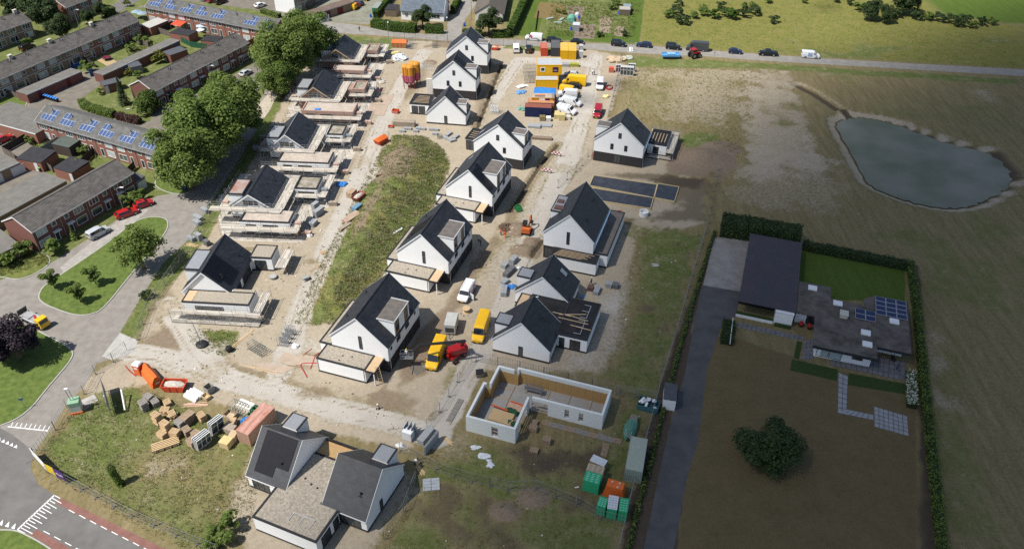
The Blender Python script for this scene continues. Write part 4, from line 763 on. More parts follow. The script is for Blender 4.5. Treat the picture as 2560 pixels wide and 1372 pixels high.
stack('timber_stack', 'stack of fresh timber beams inside the roofless white shell', 'timber', (*lw(4.2,3.9), .07), a_-.05, 24, freshw, 3.6, 2.3, .5, rows=3)
stack('timber_stack', 'loose pinkish planks with red beams against the shell inner corner', 'timber', (*lw(5.6,6.6), .07), a_-.1, 8, mat('pink_timber', (.5,.33,.24), .8, .15, 3), 2.6, 1.3, .25, rows=2)
for (x, y, lab) in ((3.4,5.4,'red beam lying on the stack of fresh timber'), (5.8,7.3,'red beam lying on the loose pinkish planks')): tag(part('red_beam', MB().box(-1.4, 1.4, -.09, .09, 0, .15), redpl, None, (*lw(x, y), .58 if x < 5 else .33), a_-.12), lab, 'beam')
grn = mat('green_netting', (.02,.09,.04), .9, .4, 6)
for k, (x, y, lab) in enumerate(((5.3,5.6,'crumpled green netting beside the red beam in the shell'),(6.5,3.2,'crumpled green netting at the shell wall near the timber stack'))):
    mb = MB()
    for j in range(9): mb.blob((random.uniform(-1, 1), random.uniform(-.4, .4), .2), (.45, .35, .28), j+k*20, .35)
    tag(part('green_netting', mb, grn, None, (*lw(x, y), .1), a_), lab, 'netting')
t = thing('steel_trestle', 'grey steel trestle bench standing in the roofless shell', 'trestle', (*lw(7.2,10.6), .06), a_); mb = MB()
for x in (-1.2, 1.2):
    for y in (-.5, .5): mb.tube((x, y, 0), (x, y*.6, 1.5), .05, 5)
part('leg_frame', mb, steel, t); part('bench_top', MB().box(-1.5, 1.5, -.45, .45, .8, .9).box(-1.5, 1.5, -.4, -.3, 1.4, 1.5).box(-1.5, 1.5, .3, .4, 1.4, 1.5), mat('grey_board', (.16,.16,.165), .7), t)
# foundation with blue-black film
fo = thing('foundation', 'building foundation covered with dark blue film inside yellow timber formwork', 'foundation', (0,0,0))
film = mat('blue_damp_film', (.04,.047,.062), .6, .3, .6, .25, 5); form = mat('formwork_timber', (.5,.4,.23), .85, .15, 3)
def fslab(px):
    P = [tuple(G(*q))[:2] for q in px]
    if sum(P[i][0]*P[(i+1) % len(P)][1]-P[(i+1) % len(P)][0]*P[i][1] for i in range(len(P))) < 0: P = P[::-1]
    part('film', MB().prism(P, 0, .24), film, fo)
    for i in range(len(P)):
        a, b = Vector((*P[i], 0)), Vector((*P[(i+1) % len(P)], 0)); d = (b-a); part('formwork_board', MB().box(-.1, d.length+.1, -.16, -.02, 0, .38), form, fo, a, math.atan2(d.y, d.x))
z7p = lambda x, y: (1000+x*.2734, 230+y*.2734)
fslab([z7p(1775,775), z7p(2345,858), z7p(2315,975), z7p(1735,865)]); fslab([z7p(1730,885), z7p(2312,980), z7p(2285,1075), z7p(1700,985)]); fslab([z7p(2362,850), z7p(2545,880), z7p(2505,1010), z7p(2328,975)])
# ================================================================ BUNGALOW
h = thing('bungalow', 'white bungalow under wide mossy flat roofs with blue solar panels and dark barn wing', 'house', (39.48,108.05,0), rad(-18.2))
mossr = mat('mossy_bitumen_roof', (.055,.048,.042), .95, 0, .55, .4, 6, col2=(.15,.135,.115)); barnr = mat('corrugated_dark_roof', (.052,.056,.068), .7, 0, .35, .15, 8, col2=(.075,.062,.066)); pvb = mat('blue_solar_cell', (.012,.02,.07), .25, .2, 3, spec=.6)
part('barn_roof', MB().box(-.15, 9.5, -.1, 21.5, 2.9, 3.02), barnr, h)
for k in range(24): box('roof_rib', barnr, h, -.1+.4*k, -.04+.4*k, -.08, 21.4, 3.03, 3.06)
part('barn_wall', MB().box(0, 9.3, 3.0, 21.3, 0, 2.89), mat('black_boarding', (.012,.012,.014), .8), h); box('white_wall', render_w, h, 6.3, 9.25, -.6, 2.99, 0, 2.7); box('wall_cap', trimw, h, 6.2, 9.3, -.7, 2.98, 2.71, 2.8); box('planter_wall', trimw, h, -.1, 6.2, -.75, -.6, 0, .5)
box('planting', mat('dark_lawn'), h, -.1, 6.1, -.58, .2, .2, .55); box('planting', mat('dark_lawn'), h, 6.5, 9.2, -1.2, -.72, 0, .5)
RP = [(9.6,.3),(12.6,.3),(12.6,-7.6),(22.45,-7.5),(22.45,-4.5),(27.7,-4.5),(27.7,9.45),(22.4,9.45),(20.6,7.95),(20.6,5.95),(15.1,6.0),(15.1,9.4),(9.6,9.4)]
part('flat_roof', MB().prism(RP, 2.55, 2.82), mossr, h)
WP = [(9.7,1.2),(13.2,1.2),(13.2,-6.7),(21.9,-6.5),(21.9,-2.2),(27.0,-2.2),(27.0,9.0),(22.6,9.0),(20.8,7.6),(20.8,5.6),(14.8,5.6),(14.8,9.0),(9.7,9.0)]
part('wall', MB().prism(WP, 0, 2.54), render_w, h); part('fascia', MB().box(12.55, 22.5, -7.66, -7.52, 2.4, 2.86).box(22.46, 27.75, -4.6, -4.5, 2.4, 2.86).box(27.7, 27.8, -4.5, 9.4, 2.4, 2.86), trimd, h)
for a in (13.5, 15.5): window(h, 'y-', a, a+1.9, .2, 2.2, at=-6.66, sub=1, gl=mat('pale_blind_glass', (.35,.42,.42), .15, .1))
window(h, 'y-', 19.0, 20.6, 1.0, 2.0, at=-6.6, sub=2); window(h, 'x-', -.8, .9, .1, 2.3, at=13.2, sub=2, name='door'); window(h, 'y-', 11.5, 13.0, .1, 2.3, at=1.2, sub=1, name='door')
for x, y in ((11.2,7.3),(15.5,4.3),(24.6,2.4),(20.0,-2.2),(20.2,-5.1)): box('roof_light', trimw, h, x, x+1.5, y, y+1.25, 2.83, 3.05)
part('chimney', MB().box(16.6, 17.8, 1.1, 2.4, 2.83, 3.5).box(16.5, 17.9, 1.0, 2.5, 3.52, 3.6), mat('pale_stone', (.5,.47,.4), .8, .1, 4), h)
alu = mat('panel_frame_alu', (.55,.57,.6), .4, .05)
for r_ in range(4):
    for c_ in range(3): part('solar_panel', MB().box(22.45+1.68*c_, 24.07+1.68*c_, 9.05-1.28*(r_+1)+.05, 9.05-1.28*r_-.05, 3.0, 3.04).mi(1).box(22.49+1.68*c_, 24.03+1.68*c_, 9.05-1.28*(r_+1)+.09, 9.05-1.28*r_-.09, 3.041, 3.05), [alu, pvb], h)
for r_ in range(2):
    for c_ in range(2 if r_ else 2): part('solar_panel', MB().box(19.1+1.66*c_, 20.7+1.66*c_, 4.5-1.42*(r_+1)+.05, 4.5-1.42*r_-.05, 3.0, 3.04).mi(1).box(19.14+1.66*c_, 20.66+1.66*c_, 4.5-1.42*(r_+1)+.09, 4.5-1.42*r_-.09, 3.041, 3.05), [alu, pvb], h)
for x in (22.6,24.9,27.2): box('solar_rack', steel, h, x, x+.08, 4.0, 9.0, 2.83, 2.99)
# ================================================================ BRICK TERRACES
brick_r = mat('red_brown_brick', (.235,.105,.075), .9, .18, 7, .3, 30); brick_b = mat('brown_brick', (.24,.17,.115), .9, .15, 7, .3, 30); brick_d = mat('dark_red_brick', (.17,.075,.06), .9, .18, 7, .3, 30); gtile = mat('grey_brown_roof_tile', (.105,.097,.09), .85, .2, .8, .25, 18, island=.18); gtile2 = mat('grey_roof_tile', (.11,.108,.102), .85, .18, .8, .25, 18, island=.16)
pvblue = mat('blue_crystalline_panel', (.03,.066,.17), .4, .25, 4, spec=.35); pvfr = mat('panel_frame_silver', (.6,.62,.66), .4); wglass = mat('house_window_glass', (.07,.085,.09), .07, .6, .5, spec=.8); curt = mat('curtained_glass', (.42,.46,.46), .15, .3, 1.2)
def terrace(label, o, yaw, n, uw, wall, roofm, ends='', depth=8.0, ze=4.85, zr=6.95, pattern='A', pvlist=(), upper=None, name='terraced_houses', groundz=0, chim=()):
    L = n*uw; h = thing(name, label, 'terrace', (*o, 0), rad(yaw), 'brick terraces of the neighbourhood')
    up = upper or [wall]*n
    for i in range(n): part('house_wall', MB().add([(x, y, z) for x in (i*uw+.0, (i+1)*uw-.006) for y, z in ((.1, 0), (depth-.1, 0), (depth-.1, ze-.12), (depth/2, zr-.15), (.1, ze-.12))], [(0,1,2,3,4), (9,8,7,6,5), (0,5,6,1), (1,6,7,2), (2,7,8,3), (3,8,9,4), (4,9,5,0)]), up[i], h)
    # roof slopes run along x here: build in a rotated child
    g = link('roof', None, h, (L, 0, 0), math.pi/2)
    roof_slope(g, 'roof_slope', -.25, ze-.1, depth/2, zr, -.12, L+.12, roofm, .14, .42); roof_slope(g, 'roof_slope', depth+.25, ze-.1, depth/2, zr, -.12, L+.12, roofm, .14, .42)
    part('ridge', MB().tube((depth/2, -.13, zr), (depth/2, L+.13, zr), .13, 6), roofm, g)
    part('gutter', MB().box(-.4, -.24, -.1, L+.1, ze-.26, ze-.1), zinc, g)
    part('barge_board', MB().xprism([(-.25, ze-.3), (depth/2, zr-.2), (depth/2, zr+.05), (-.25, ze-.05)], L+.125, L+.165).xprism([(depth/2, zr-.2), (depth+.25, ze-.3), (depth+.25, ze-.05), (depth/2, zr+.05)], L+.125, L+.165), trimw, g)
    for i in range(n):
        m = i % 2; X = lambda a, b: (i*uw+a, i*uw+b) if not m else (i*uw+uw-b, i*uw+uw-a)
        gl = curt if random.random() < .4 else wglass
        fm = trimw
        a, b = X(.7, 3.0); window(h, 'y-', a, b, 2.95, 4.35, at=.1, sub=3, m=fm, gl=gl, fw=.09)
        a, b = X(uw-2.0, uw-.9); window(h, 'y-', a, b, 3.3, 4.4, at=.1, sub=1, m=fm, gl=wglass, fw=.09)
        a, b = X(.6, 3.1); window(h, 'y-', a, b, .55, 2.15, at=.1, sub=2 if pattern == 'A' else 1, m=fm, gl=curt if random.random() < .4 else wglass, fw=.09)
        a, b = X(uw-2.1, uw-1.1); window(h, 'y-', a, b, .1, 2.2, at=.1, m=fm, name='door', fw=.1)
        if pattern == 'B': box('door_canopy', trimw, h, a-.25, b+.25, -.75, .09, 2.32, 2.45)
        else: box('sill_band', trimw, h, i*uw+.05, (i+1)*uw-.05, .02, .09, 2.55, 2.66) if pattern == 'C' else None
        part('downpipe', MB().tube((i*uw+.03, .02, .1), (i*uw+.03, .02, ze-.3), .05), mat('grey_pipe', (.4,.38,.36), .6), h)
        if pattern == 'C' or n > 5:
            part('roof_vent', MB().tube((depth/2-.9, L-(i+.5)*uw, zr-.6), (depth/2-.9, L-(i+.5)*uw, zr+.15), .09).tube((depth/2-1.2, L-(i+.5)*uw-.5, zr-.75), (depth/2-1.2, L-(i+.5)*uw-.5, zr), .09), trimd, g)
    for i in pvlist:
        y0 = L-(i+1)*uw+.9; cells = [(y0+1.02*k, y0+1.02*k+1.0, 1.0, 2.6) for k in range(4)]
        top = [(y0+1.02*k, y0+1.02*k+1.0, 2.64, 4.2) for k in ((0, 1) if i % 2 == 0 else (2, 3))]
        solar(g, -.25, ze-.1, depth/2, zr, cells+top, pvblue, .1, fr=pvfr)
    for cx in chim: part('chimney', MB().box(cx-.5, cx+.5, depth/2-.35, depth/2+.35, zr-.5, zr+.75).box(cx-.58, cx+.58, depth/2-.42, depth/2+.42, zr+.76, zr+.86), mat('pale_stone'), h)
    return h
def tpos(e0, e1, ze=4.85):
    a, b = G(*e0, ze), G(*e1, ze); d = b-a; return (a.x, a.y), math.degrees(math.atan2(d.y, d.x)), d.length
o, yw, L_ = tpos((78,579), (331,431)); terrace('short dark brick terrace with grey-brown tiles, beside the parked silver and red cars', o, yw, 4, L_/4, brick_d, gtile, pattern='B')
o, yw, L_ = tpos((88,301), (385,385)); terrace('brick terrace with six blue solar arrays behind the fenced back gardens', o, yw, 6, L_/6, brick_r, gtile2, pvlist=range(6))
o, yw, L_ = tpos((383,228), (621,106)); terrace('dark brick terrace with white gable edge beside the weeping willow', o, yw, 6, L_/6, brick_d, gtile, pattern='B')
o, yw, L_ = tpos((-72,227), (347,51)); terrace('long terrace of brown and red brick behind the low garage row', o, yw, 10, L_/10, brick_b, gtile, pattern='C', upper=[brick_b]*6+[brick_r]*4, chim=(15, 27, 41))
o, yw, L_ = tpos((362,17), (682,80)); terrace('brick terrace with blue solar arrays and a red sunshade behind it', o, yw, 8, L_/8, brick_r, gtile2, pvlist=(0,1,2,3,4,6,7))
o, yw, L_ = tpos((-60,98), (77,52)); terrace('brown brick terrace end with a chimney beside the dark trees', o, yw, 4, L_/4, brick_b, gtile, pattern='C', chim=(L_-1.5,))
o, yw, L_ = tpos((164,19), (250,-14)); terrace('red brick terrace end behind the garden trees and street lamp', o, yw, 3, L_/3, brick_r, gtile, pattern='C')
o, yw, L_ = tpos((735,-2), (830,-50)); h = terrace('terrace with a white plastered gable end beside the parking court', o, yw, 3, L_/3, brick_b, gtile, pattern='C'); box('white_gable', render_w, h, -.12, -.02, .1, 7.9, 0, 4.75)
# two detached houses along the access road
def cottage(label, e0, e1, depth, ze, zr, wall, roofm, wins):
    o, yw, L = tpos(e0, e1, ze); h = thing('cottage', label, 'house', (*o, 0), rad(yw), None)
    part('wall', MB().add([(x, y, z) for x in (.2, L-.2) for y, z in ((.2, 0), (depth-.2, 0), (depth-.2, ze-.1), (depth/2, zr-.2), (.2, ze-.1))], [(0,1,2,3,4), (9,8,7,6,5), (0,5,6,1), (1,6,7,2), (2,7,8,3), (3,8,9,4), (4,9,5,0)]), wall, h)
    g = link('roof', None, h, (L, 0, 0), math.pi/2); roof_slope(g, 'roof_slope', -.3, ze-.15, depth/2, zr, 0, L, roofm, .14, .42); roof_slope(g, 'roof_slope', depth+.3, ze-.15, depth/2, zr, 0, L, roofm, .14, .42)
    part('verge_board', MB().xprism([(-.3, ze-.4), (depth/2, zr-.25), (depth/2, zr+.05), (-.3, ze-.1)], -.05, 0).xprism([(depth/2, zr-.25), (depth+.3, ze-.4), (depth+.3, ze-.1), (depth/2, zr+.05)], -.05, 0), trimw, g)
    for a, b in wins: window(h, 'y-', a, b, .9, 2.2, at=.2, sub=2, m=trimw, gl=wglass)
    return h
bt = mat('blue_grey_roof_tile', (.10,.125,.155), .7, .15, 1, .3, 18, island=.15)
cottage('white cottage with a blue-grey tiled roof behind the clipped hedge and dark tree', (1000,26), (1110,32), 9, 3.0, 6.6, render_w, bt, ((1.5,2.4),(10.5,12.5)))
cottage('pale cottage with brown thatched-looking roof and white bargeboards behind a dark tree', (1258,36), (1270,-20), 9, 2.7, 5.6, mat('pale_grey_render', (.55,.54,.5), .85, .06), mat('brown_tile', (.11,.095,.08), .9, .2, 1, .3, 15), ((1.2,2.6),))
# ================================================================ GARAGES AND SHEDS
bit = mat('bitumen_garage_roof', (.12,.115,.105), .9, 0, .7, .2, 8, col2=(.17,.16,.145)); bitd = mat('dark_shed_roof', (.028,.028,.032), .8, .25, .8, .15)
def shed(label, e0, e1, depth, h_, wall, roofm, doors=(), name='garage', edge=None, cat='garage', yaw=None, group=None, rise=0., z_at=None):
    a, b = G(*e0, h_ if z_at is None else z_at), G(*e1, h_ if z_at is None else z_at); d = b-a; L = d.length; yw = math.atan2(d.y, d.x) if yaw is None else rad(yaw)
    h = thing(name, label, cat, (a.x, a.y, 0), yw, group); part('wall', MB().box(.05, L-.05, .05, depth-.05, 0, h_-.14), wall, h)
    part('roof', MB().add([(0, 0, h_-.1), (L, 0, h_-.1), (L, depth, h_-.1+rise), (0, depth, h_-.1+rise), (0, 0, h_), (L, 0, h_), (L, depth, h_+rise), (0, depth, h_+rise)], [(0,3,2,1),(4,5,6,7),(0,1,5,4),(1,2,6,5),(2,3,7,6),(3,0,4,7)]), roofm, h)
    n = int(L/1.05)
    for k in range(1, n): box('roof_seam', roofm, h, L*k/n-.03, L*k/n+.03, .02, depth-.02, h_+.002, h_+.02) if rise == 0 and L > 5 else None
    if edge: part('roof_edge', MB().box(-.05, L+.05, -.05, -.003, h_-.2, h_+.06), edge, h)
    for (x, wd, m) in doors: box('door', m, h, x, x+wd, -.02, .045, .03, 2.05)
    return h
dr = mat('dark_red_door', (.13,.012,.018), .6, .1); db = mat('blue_door', (.03,.09,.24), .6, .1); gw = mat('white_garage_door', (.55,.57,.58), .6, .06, 3); dg = mat('green_paint', (.03,.17,.08), .6, .1)
shed('low brick garage row with dark red and blue doors below the long terrace', (66,237), (204,178), 4.2, 2.5, brick_d, bit, ((3.0,1.0,dr),(11.5,1.0,dr),(18.5,1.0,db)), edge=trimw)
shed('long narrow brick shed row with blue and dark doors between the two dark terraces', (256,188), (449,101), 3.6, 2.5, brick_d, bit, ((7,1.0,db),(16,1.0,dr),(25,1.0,db)), edge=trimw, name='shed_row', cat='shed')
shed('wide felt-roofed garage block with brick wall behind the red hatchback', (-62,294), (88,335), 9.5, 2.7, brick_r, bit, (), edge=trimw)
shed('garage with two white doors beside the dry grass patch', (-45,447), (48,406), 8, 2.6, brick_b, bit, ((1,3.0,gw),(6.0,3.0,gw),(10.4,2.6,gw)), edge=trimw)
shed('long felt-roofed garage block behind the short dark terrace', (-55,571), (166,452), 7.5, 2.6, brick_b, bit, (), edge=zinc)
shed('felt-roofed garage at the gable of the short dark terrace', (-40,652), (51,611), 8, 2.6, brick_b, bit, ())
shed('grey shed with light door beside the end gable of the short dark terrace', (340,455), (362,440), 4.5, 2.6, mat('grey_boards', (.2,.2,.2), .8), mat('slate_grey_roof', (.075,.08,.09), .8, .2), ((.3,2.2,gw),), name='shed', cat='shed', rise=.6)
S1 = [('black-roofed brick garden shed beside the blue-lidded bins', (38,397), (101,407.5), 5.2, ()), ('black-roofed brick garden shed behind the yellow-green shrub', (132,419), (178,433), 5, ()), ]
for lab, e0, e1, dp, drs in S1: shed(lab, e0, e1, dp, 2.4, brick_r, bitd, ((4.6,.9,gw),), name='garden_shed', cat='shed', rise=.35)
shed('dark felt garden canopy roof on posts behind the solar terrace gardens', (128,359), (172,369), 5.0, 2.6, mat('shade_boards', (.06,.045,.04), .9), mat('green_felt_roof', (.075,.09,.08), .9, .15, 1), (), name='garden_canopy', cat='canopy', rise=.3)
shed('brick garden shed with a white door and grey felt roof', (405,130), (425,139), 5.5, 2.5, brick_d, mat('slate_grey_roof'), ((.4,.9,gw),), name='garden_shed', cat='shed')
shed('small dark-roofed garden shed behind the green garden fence', (422,82), (471,90), 4.2, 2.4, brick_r, bitd, (), name='garden_shed', cat='shed')
shed('flat-roofed garden shed next to the row of garden fences', (500,101), (540,105), 4.2, 2.4, brick_r, bitd, (), name='garden_shed', cat='shed')
shed('white-roofed garden annex at the end of the long terrace', (347,63), (375,70), 7, 2.5, brick_r, mat('pale_roof', (.4,.39,.36), .8), (), name='garden_annex', cat='shed')
shed('grey garden shed with white door beside the spruce', (258,215), (303,203), 3.2, 2.3, brick_d, mat('slate_grey_roof'), ((.2,.9,gw),), name='garden_shed', cat='shed'); shed('grey garden shed beside the yellow shrub', (325,170), (355,163), 3.5, 2.3, mat('grey_boards'), mat('slate_grey_roof'), (), name='garden_shed', cat='shed')
shed('brick garage row with red doors beside the yellow parked van', (757,45), (885,5), 4, 2.5, brick_b, mat('rusty_garage_roof', (.14,.10,.08), .9, .2, 1), ((3,2,dr),(8,2.2,dr),(13,2.2,dr)), edge=zinc)
shed('white-fronted low garage beside the big plane tree', (784,42), (818,35), 6, 2.4, render_w, mat('slate_grey_roof'), ((2.6,2.4,gw),), name='garage')
shed('green transport shed with a grey roof on the parking court', (929,20), (944,21), 5.5, 2.3, dg, mat('pale_green_roof', (.22,.25,.23), .8), ((.2,1.9,dg),), name='green_shed', cat='shed', yaw=-8)
shed('dark-roofed brown shed behind the clipped hedge', (961,24), (990,25), 5, 2.3, mat('brown_boards', (.14,.11,.08), .85), bitd, (), name='garden_shed', cat='shed', yaw=-8)
shed('small grey metal shed on the allotment beside a blue barrel', (1431.5,63), (1449,64), 2.6, 2.1, zinc, mat('pale_metal_roof', (.45,.48,.55), .5), (), name='allotment_shed', cat='shed', yaw=-7); shed('low wooden allotment shed with a pale roof and glass lean-to', (1549,24), (1576,24), 3, 1.9, mat('brown_boards'), mat('pale_wood_roof', (.33,.31,.27), .8), (), name='allotment_shed', cat='shed', yaw=-5); shed('glass lean-to behind the low wooden allotment shed', (1559,16), (1578,16), 2.5, 1.9, mat('greenhouse_glass', (.2,.25,.26), .2), mat('greenhouse_glass'), (), name='allotment_greenhouse', cat='greenhouse', yaw=-5)
shed('white garden hut with grey roof beside the dark driveway', (1658,1000), (1691,1005), 3.6, 2.3, render_w, mat('slate_grey_roof'), (), name='garden_hut', cat='hut', z_at=2.0)
# ================================================================ VEGETATION
def leaves_mesh(name, P, Nn, size, m, aspect=1.0, seed=0):
    "P centres, Nn facing normals; each leaf spray is one four-cornered face"
    r = np.random.default_rng(seed); n = len(P); a = r.normal(size=(n, 3)); a -= (a*Nn).sum(1, keepdims=True)*Nn; a /= np.linalg.norm(a, axis=1, keepdims=True)+1e-9
    b = np.cross(Nn, a); s = size*r.uniform(.55, 1.3, (n, 1)); fold = Nn*s*r.uniform(.0, .35, (n, 1))
    V = np.stack([P-a*s*.5*aspect, P-b*s*.38+fold*.5, P+a*s*.5*aspect-fold*.4, P+b*s*.38+fold*.5], 1).reshape(-1, 3)
    me = bpy.data.meshes.new(name); me.vertices.add(4*n); me.vertices.foreach_set('co', V.ravel()); me.loops.add(4*n); me.loops.foreach_set('vertex_index', np.arange(4*n, dtype=np.int32))
    me.polygons.add(n); me.polygons.foreach_set('loop_start', np.arange(0, 4*n, 4, dtype=np.int32)); me.update(calc_edges=True); me.materials.append(m); return me
def unit(v): return v/(np.linalg.norm(v, axis=1, keepdims=True)+1e-9)
def crown(name, R, H, n, size, m, seed, K=40, fill=.6, droop=0., low=-.75, sz=.8):
    r = np.random.default_rng(seed); c = unit(r.normal(size=(K, 3))); c[:, 2] = np.clip(c[:, 2], low, 1); rad_ = r.uniform(.3, .86, (K, 1)); C = c*rad_*np.array([R, R, H]); cr = R*sz*r.uniform(.2, .5, K)
    k = r.integers(0, K, n); d = unit(r.normal(size=(n, 3))); d[:, 2] = np.where(d[:, 2] < -.5, -d[:, 2], d[:, 2]); rr = r.uniform(fill, 1.05, (n, 1))
    P = C[k]+d*rr*cr[k][:, None]*np.array([1, 1, .8]); N_ = unit(d*.8+np.array([0, 0, .55])+r.normal(size=(n, 3))*.38)
    if droop: P[:, 2] -= droop*(np.hypot(P[:, 0], P[:, 1])/R)**2
    return leaves_mesh(name, P, N_, size, m, 1.1, seed+1), C
bark = mat('bark', (.11,.085,.06), .95, .25, 5, .6, 12, stretch=(1,1,.25)); LG = leafmat('foliage_green', (.06,.108,.02), (.25,.335,.08), .5); LM = leafmat('foliage_mid_green', (.066,.112,.022), (.27,.345,.088), .5); LD = leafmat('foliage_dark_green', (.016,.034,.01), (.07,.105,.032), .25); LP = leafmat('foliage_purple', (.010,.006,.010), (.045,.03,.042), .15); LY = leafmat('foliage_yellow_green', (.06,.08,.01), (.24,.25,.035)); LH = leafmat('hedge_leaf', (.018,.045,.007), (.10,.17,.02), .25); LB = leafmat('foliage_brown_purple', (.03,.012,.014), (.09,.035,.035), .2); LF = leafmat('white_flower_heads', (.42,.45,.33), (.72,.74,.62), .2)
def trunk(name, H, r0, limbs, R, seed, C=None, lean=(0,0)):
    rg = random.Random(seed); mb = MB(); pts = [Vector((lean[0]*t, lean[1]*t, H*t)) for t in (0, .25, .5, .75, 1)]
    for k in range(4): pts[k+1] += Vector((rg.uniform(-.12, .12), rg.uniform(-.12, .12), 0))*r0*3
    for k in range(4): mb.tube(pts[k], pts[k+1], r0*(1.25-.25*k) if k else r0*1.5, 7, r0*(1.0-.2*k))
    for k in range(limbs):
        b = pts[2+k % 3]; a = rg.uniform(0, 6.28); e = Vector((math.cos(a)*R*.7, math.sin(a)*R*.7, H*rg.uniform(.95, 1.45))) if C is None else Vector(C[k % len(C)])+Vector((0, 0, H))
        m_ = (b+e)/2+Vector((0, 0, -.08*R)); mb.tube(b, m_, r0*.45, 5, r0*.3); mb.tube(m_, e, r0*.3, 5, r0*.08)
    return mb.mesh(name, bark)
PROTO = {}
def proto(key, R, H, n, size, m, seed, tH, tr, **kw):
    c, C = crown('crown', R, H, n, size, m, seed, **kw); PROTO[key] = (c, trunk('trunk', tH, tr, 9, R, seed, C*np.array([1, 1, .9])), R, tH)
proto('big1', 6.3, 5.6, 42000, .40, LG, 1, 6.6, .38, K=80, sz=.88, fill=.45); proto('big2', 6.0, 5.4, 40000, .40, LM, 2, 6.4, .36, K=70, sz=.88, fill=.45); proto('mid', 4.4, 3.8, 7000, .36, LM, 3, 5.0, .2, K=44, fill=.2, sz=.7); proto('small', 1.9, 1.5, 1500, .34, LM, 4, 2.6, .09, K=12); proto('purple', 5., 4.2, 18000, .36, LP, 5, 4.6, .3); proto('dark', 3.8, 3.6, 13000, .32, LD, 6, 4.0, .25); proto('wide', 4.3, 3.2, 20000, .34, LD, 7, 3.0, .3, K=60, sz=1.); proto('willow', 3.3, 3.0, 7500, .36, leafmat('willow_leaf', (.03,.06,.01), (.14,.2,.04)), 8, 3.2, .2, droop=1.4); proto('green', 4.4, 4.0, 14000, .38, LD, 9, 4.6, .28)
TIDX = {}
def tree(key, label, px, zc, R=None, name='tree', cat='tree', group=None, base=None):
    c, t, R0, tH = PROTO[key]; s = (R/R0 if R else 1.)*(1.1 if key[:3] == 'big' else 1); p = G(*base) if base else G(*px, zc)
    z = gz(p.x, p.y); o = thing(name, label, cat, (p.x, p.y, z-.03), random.uniform(0, 6.28), group); o.scale = (s,)*3
    link('crown', c, o, (0, 0, tH)); link('trunk', t, o); return o
BG = 'big plane trees along the residential street'
for k, (key, px, R, lab) in enumerate((('big1', (770,92), 7.2, 'broad green tree at the far end of the scaffold row, nearest the access road'), ('big2', (722,140), 8.0, 'broad green tree beside the bare brick scaffolded house'), ('big1', (690,168), 5.0, 'broad green tree overhanging the footpath with a walker'), ('big2', (578,276), 7.6, 'broad green tree beside the scaffolded white house with zinc ridge'), ('big1', (518,332), 8.6, 'largest broad green tree, hiding the end of the solar terrace'), ('big2', (455,392), 7.0, 'broad green tree above the blue bins at the street corner'))): tree(key, lab, px, 8.0, R, 'plane_tree', group=BG)
tree('mid', 'loose-crowned tree at the tip of the grass island by the street', (338,605), 6.2, 5.0, 'street_tree', base=None)
for (b, lab) in (((241,713), 'small tree on the grass island nearest the loose-crowned tree'), ((138,722), 'small tree at the curved end of the grass island facing the terrace'), ((203,757), 'small yellow-green tree on the grass island near its kerb')): tree('small', lab, b, 0, 2.0, 'young_tree', base=b, group='young trees on the grass island')
tree('purple', 'large dark purple-leaved tree beside the yellow truck', (22,838), 5.0, 4.9, 'purple_tree')
GT = [((30,8),'dark',5.2,5,'dark tree behind the brown terrace end, beside the picture-edge garden'), ((112,28),'green',5.,5.2,'tall dark green tree between the brown terrace end and the street lamp'), ((75,8),'dark',5.,4.8,'dark green tree behind the tall one at the brown terrace end'), ((148,66),'green',4.,4.,'dark green tree beside the garden lawn of the brown terrace'), ((214,35),'green',3.2,2.4,'round garden tree beside the street lamp'), ((250,22),'green',3.,2.6,'garden tree in front of the red brick terrace end')]
for px, key, zc, R, lab in GT: tree(key, lab, px, zc, R, 'garden_tree', group='trees in the gardens of the neighbourhood')
tree('willow', 'weeping bright green tree in the corner garden of the dark terrace', (369,258), 2.6, 3.4, 'weeping_tree')
tree('dark', 'round dark tree in front of the white cottage with the blue-grey roof', (1057,22), 4.6, 3.6, 'round_tree', base=(1057,70)); tree('dark', 'round dark tree in front of the pale cottage with brown roof', (1222,34), 4.2, 4.2, 'round_tree', base=(1222,88))
tree('wide', 'wide dark tree standing alone on the brown lawn', (1926,1112), 3.0, 4.5, 'lawn_tree')
for k, (px, R, lab) in enumerate((((2266,8), 5.2, 'tallest dark tree on the meadow edge beside the bright field'), ((2182,24), 3.6, 'dark tree left of the tallest one on the meadow edge'), ((2222,30), 2.8, 'small dark tree between the two tallest on the meadow edge'))): tree('green', lab, px, 3.5, R, 'meadow_tree', group='trees on the meadow edge')
def shrub_mesh(n, m, seed, size=.3): return crown('foliage', 1., .85, n, size, m, seed, K=12, fill=.4, low=-.2)[0]
SM = {k: [shrub_mesh(900, m, s+j, .24) for j in range(2)] for k, m, s in (('g', LG, 40), ('m', LM, 50), ('d', LD, 60), ('y', LY, 70), ('p', LB, 80), ('h', LH, 90))}
STEM = MB().tube((0,0,-.05), (0,0,.6), .07, 5, .04).tube((0,0,.3), (.25,.1,.8), .04, 4, .02).tube((0,0,.3), (-.2,.2,.8), .04, 4, .02).mesh('stem', bark)
def shrub(k, label, px, R, h=None, name='shrub', group=None, cat='shrub'):
    p = on(*px); o = thing(name, label, cat, p, random.uniform(0, 6.28), group); h = h or R*1.5
    link('foliage', SM[k][random.randrange(2)], o, (0, 0, h*.5), 0, (R, R, h*.6)); link('stem', STEM, o); return o
GS = 'shrubs in the gardens of the neighbourhood'
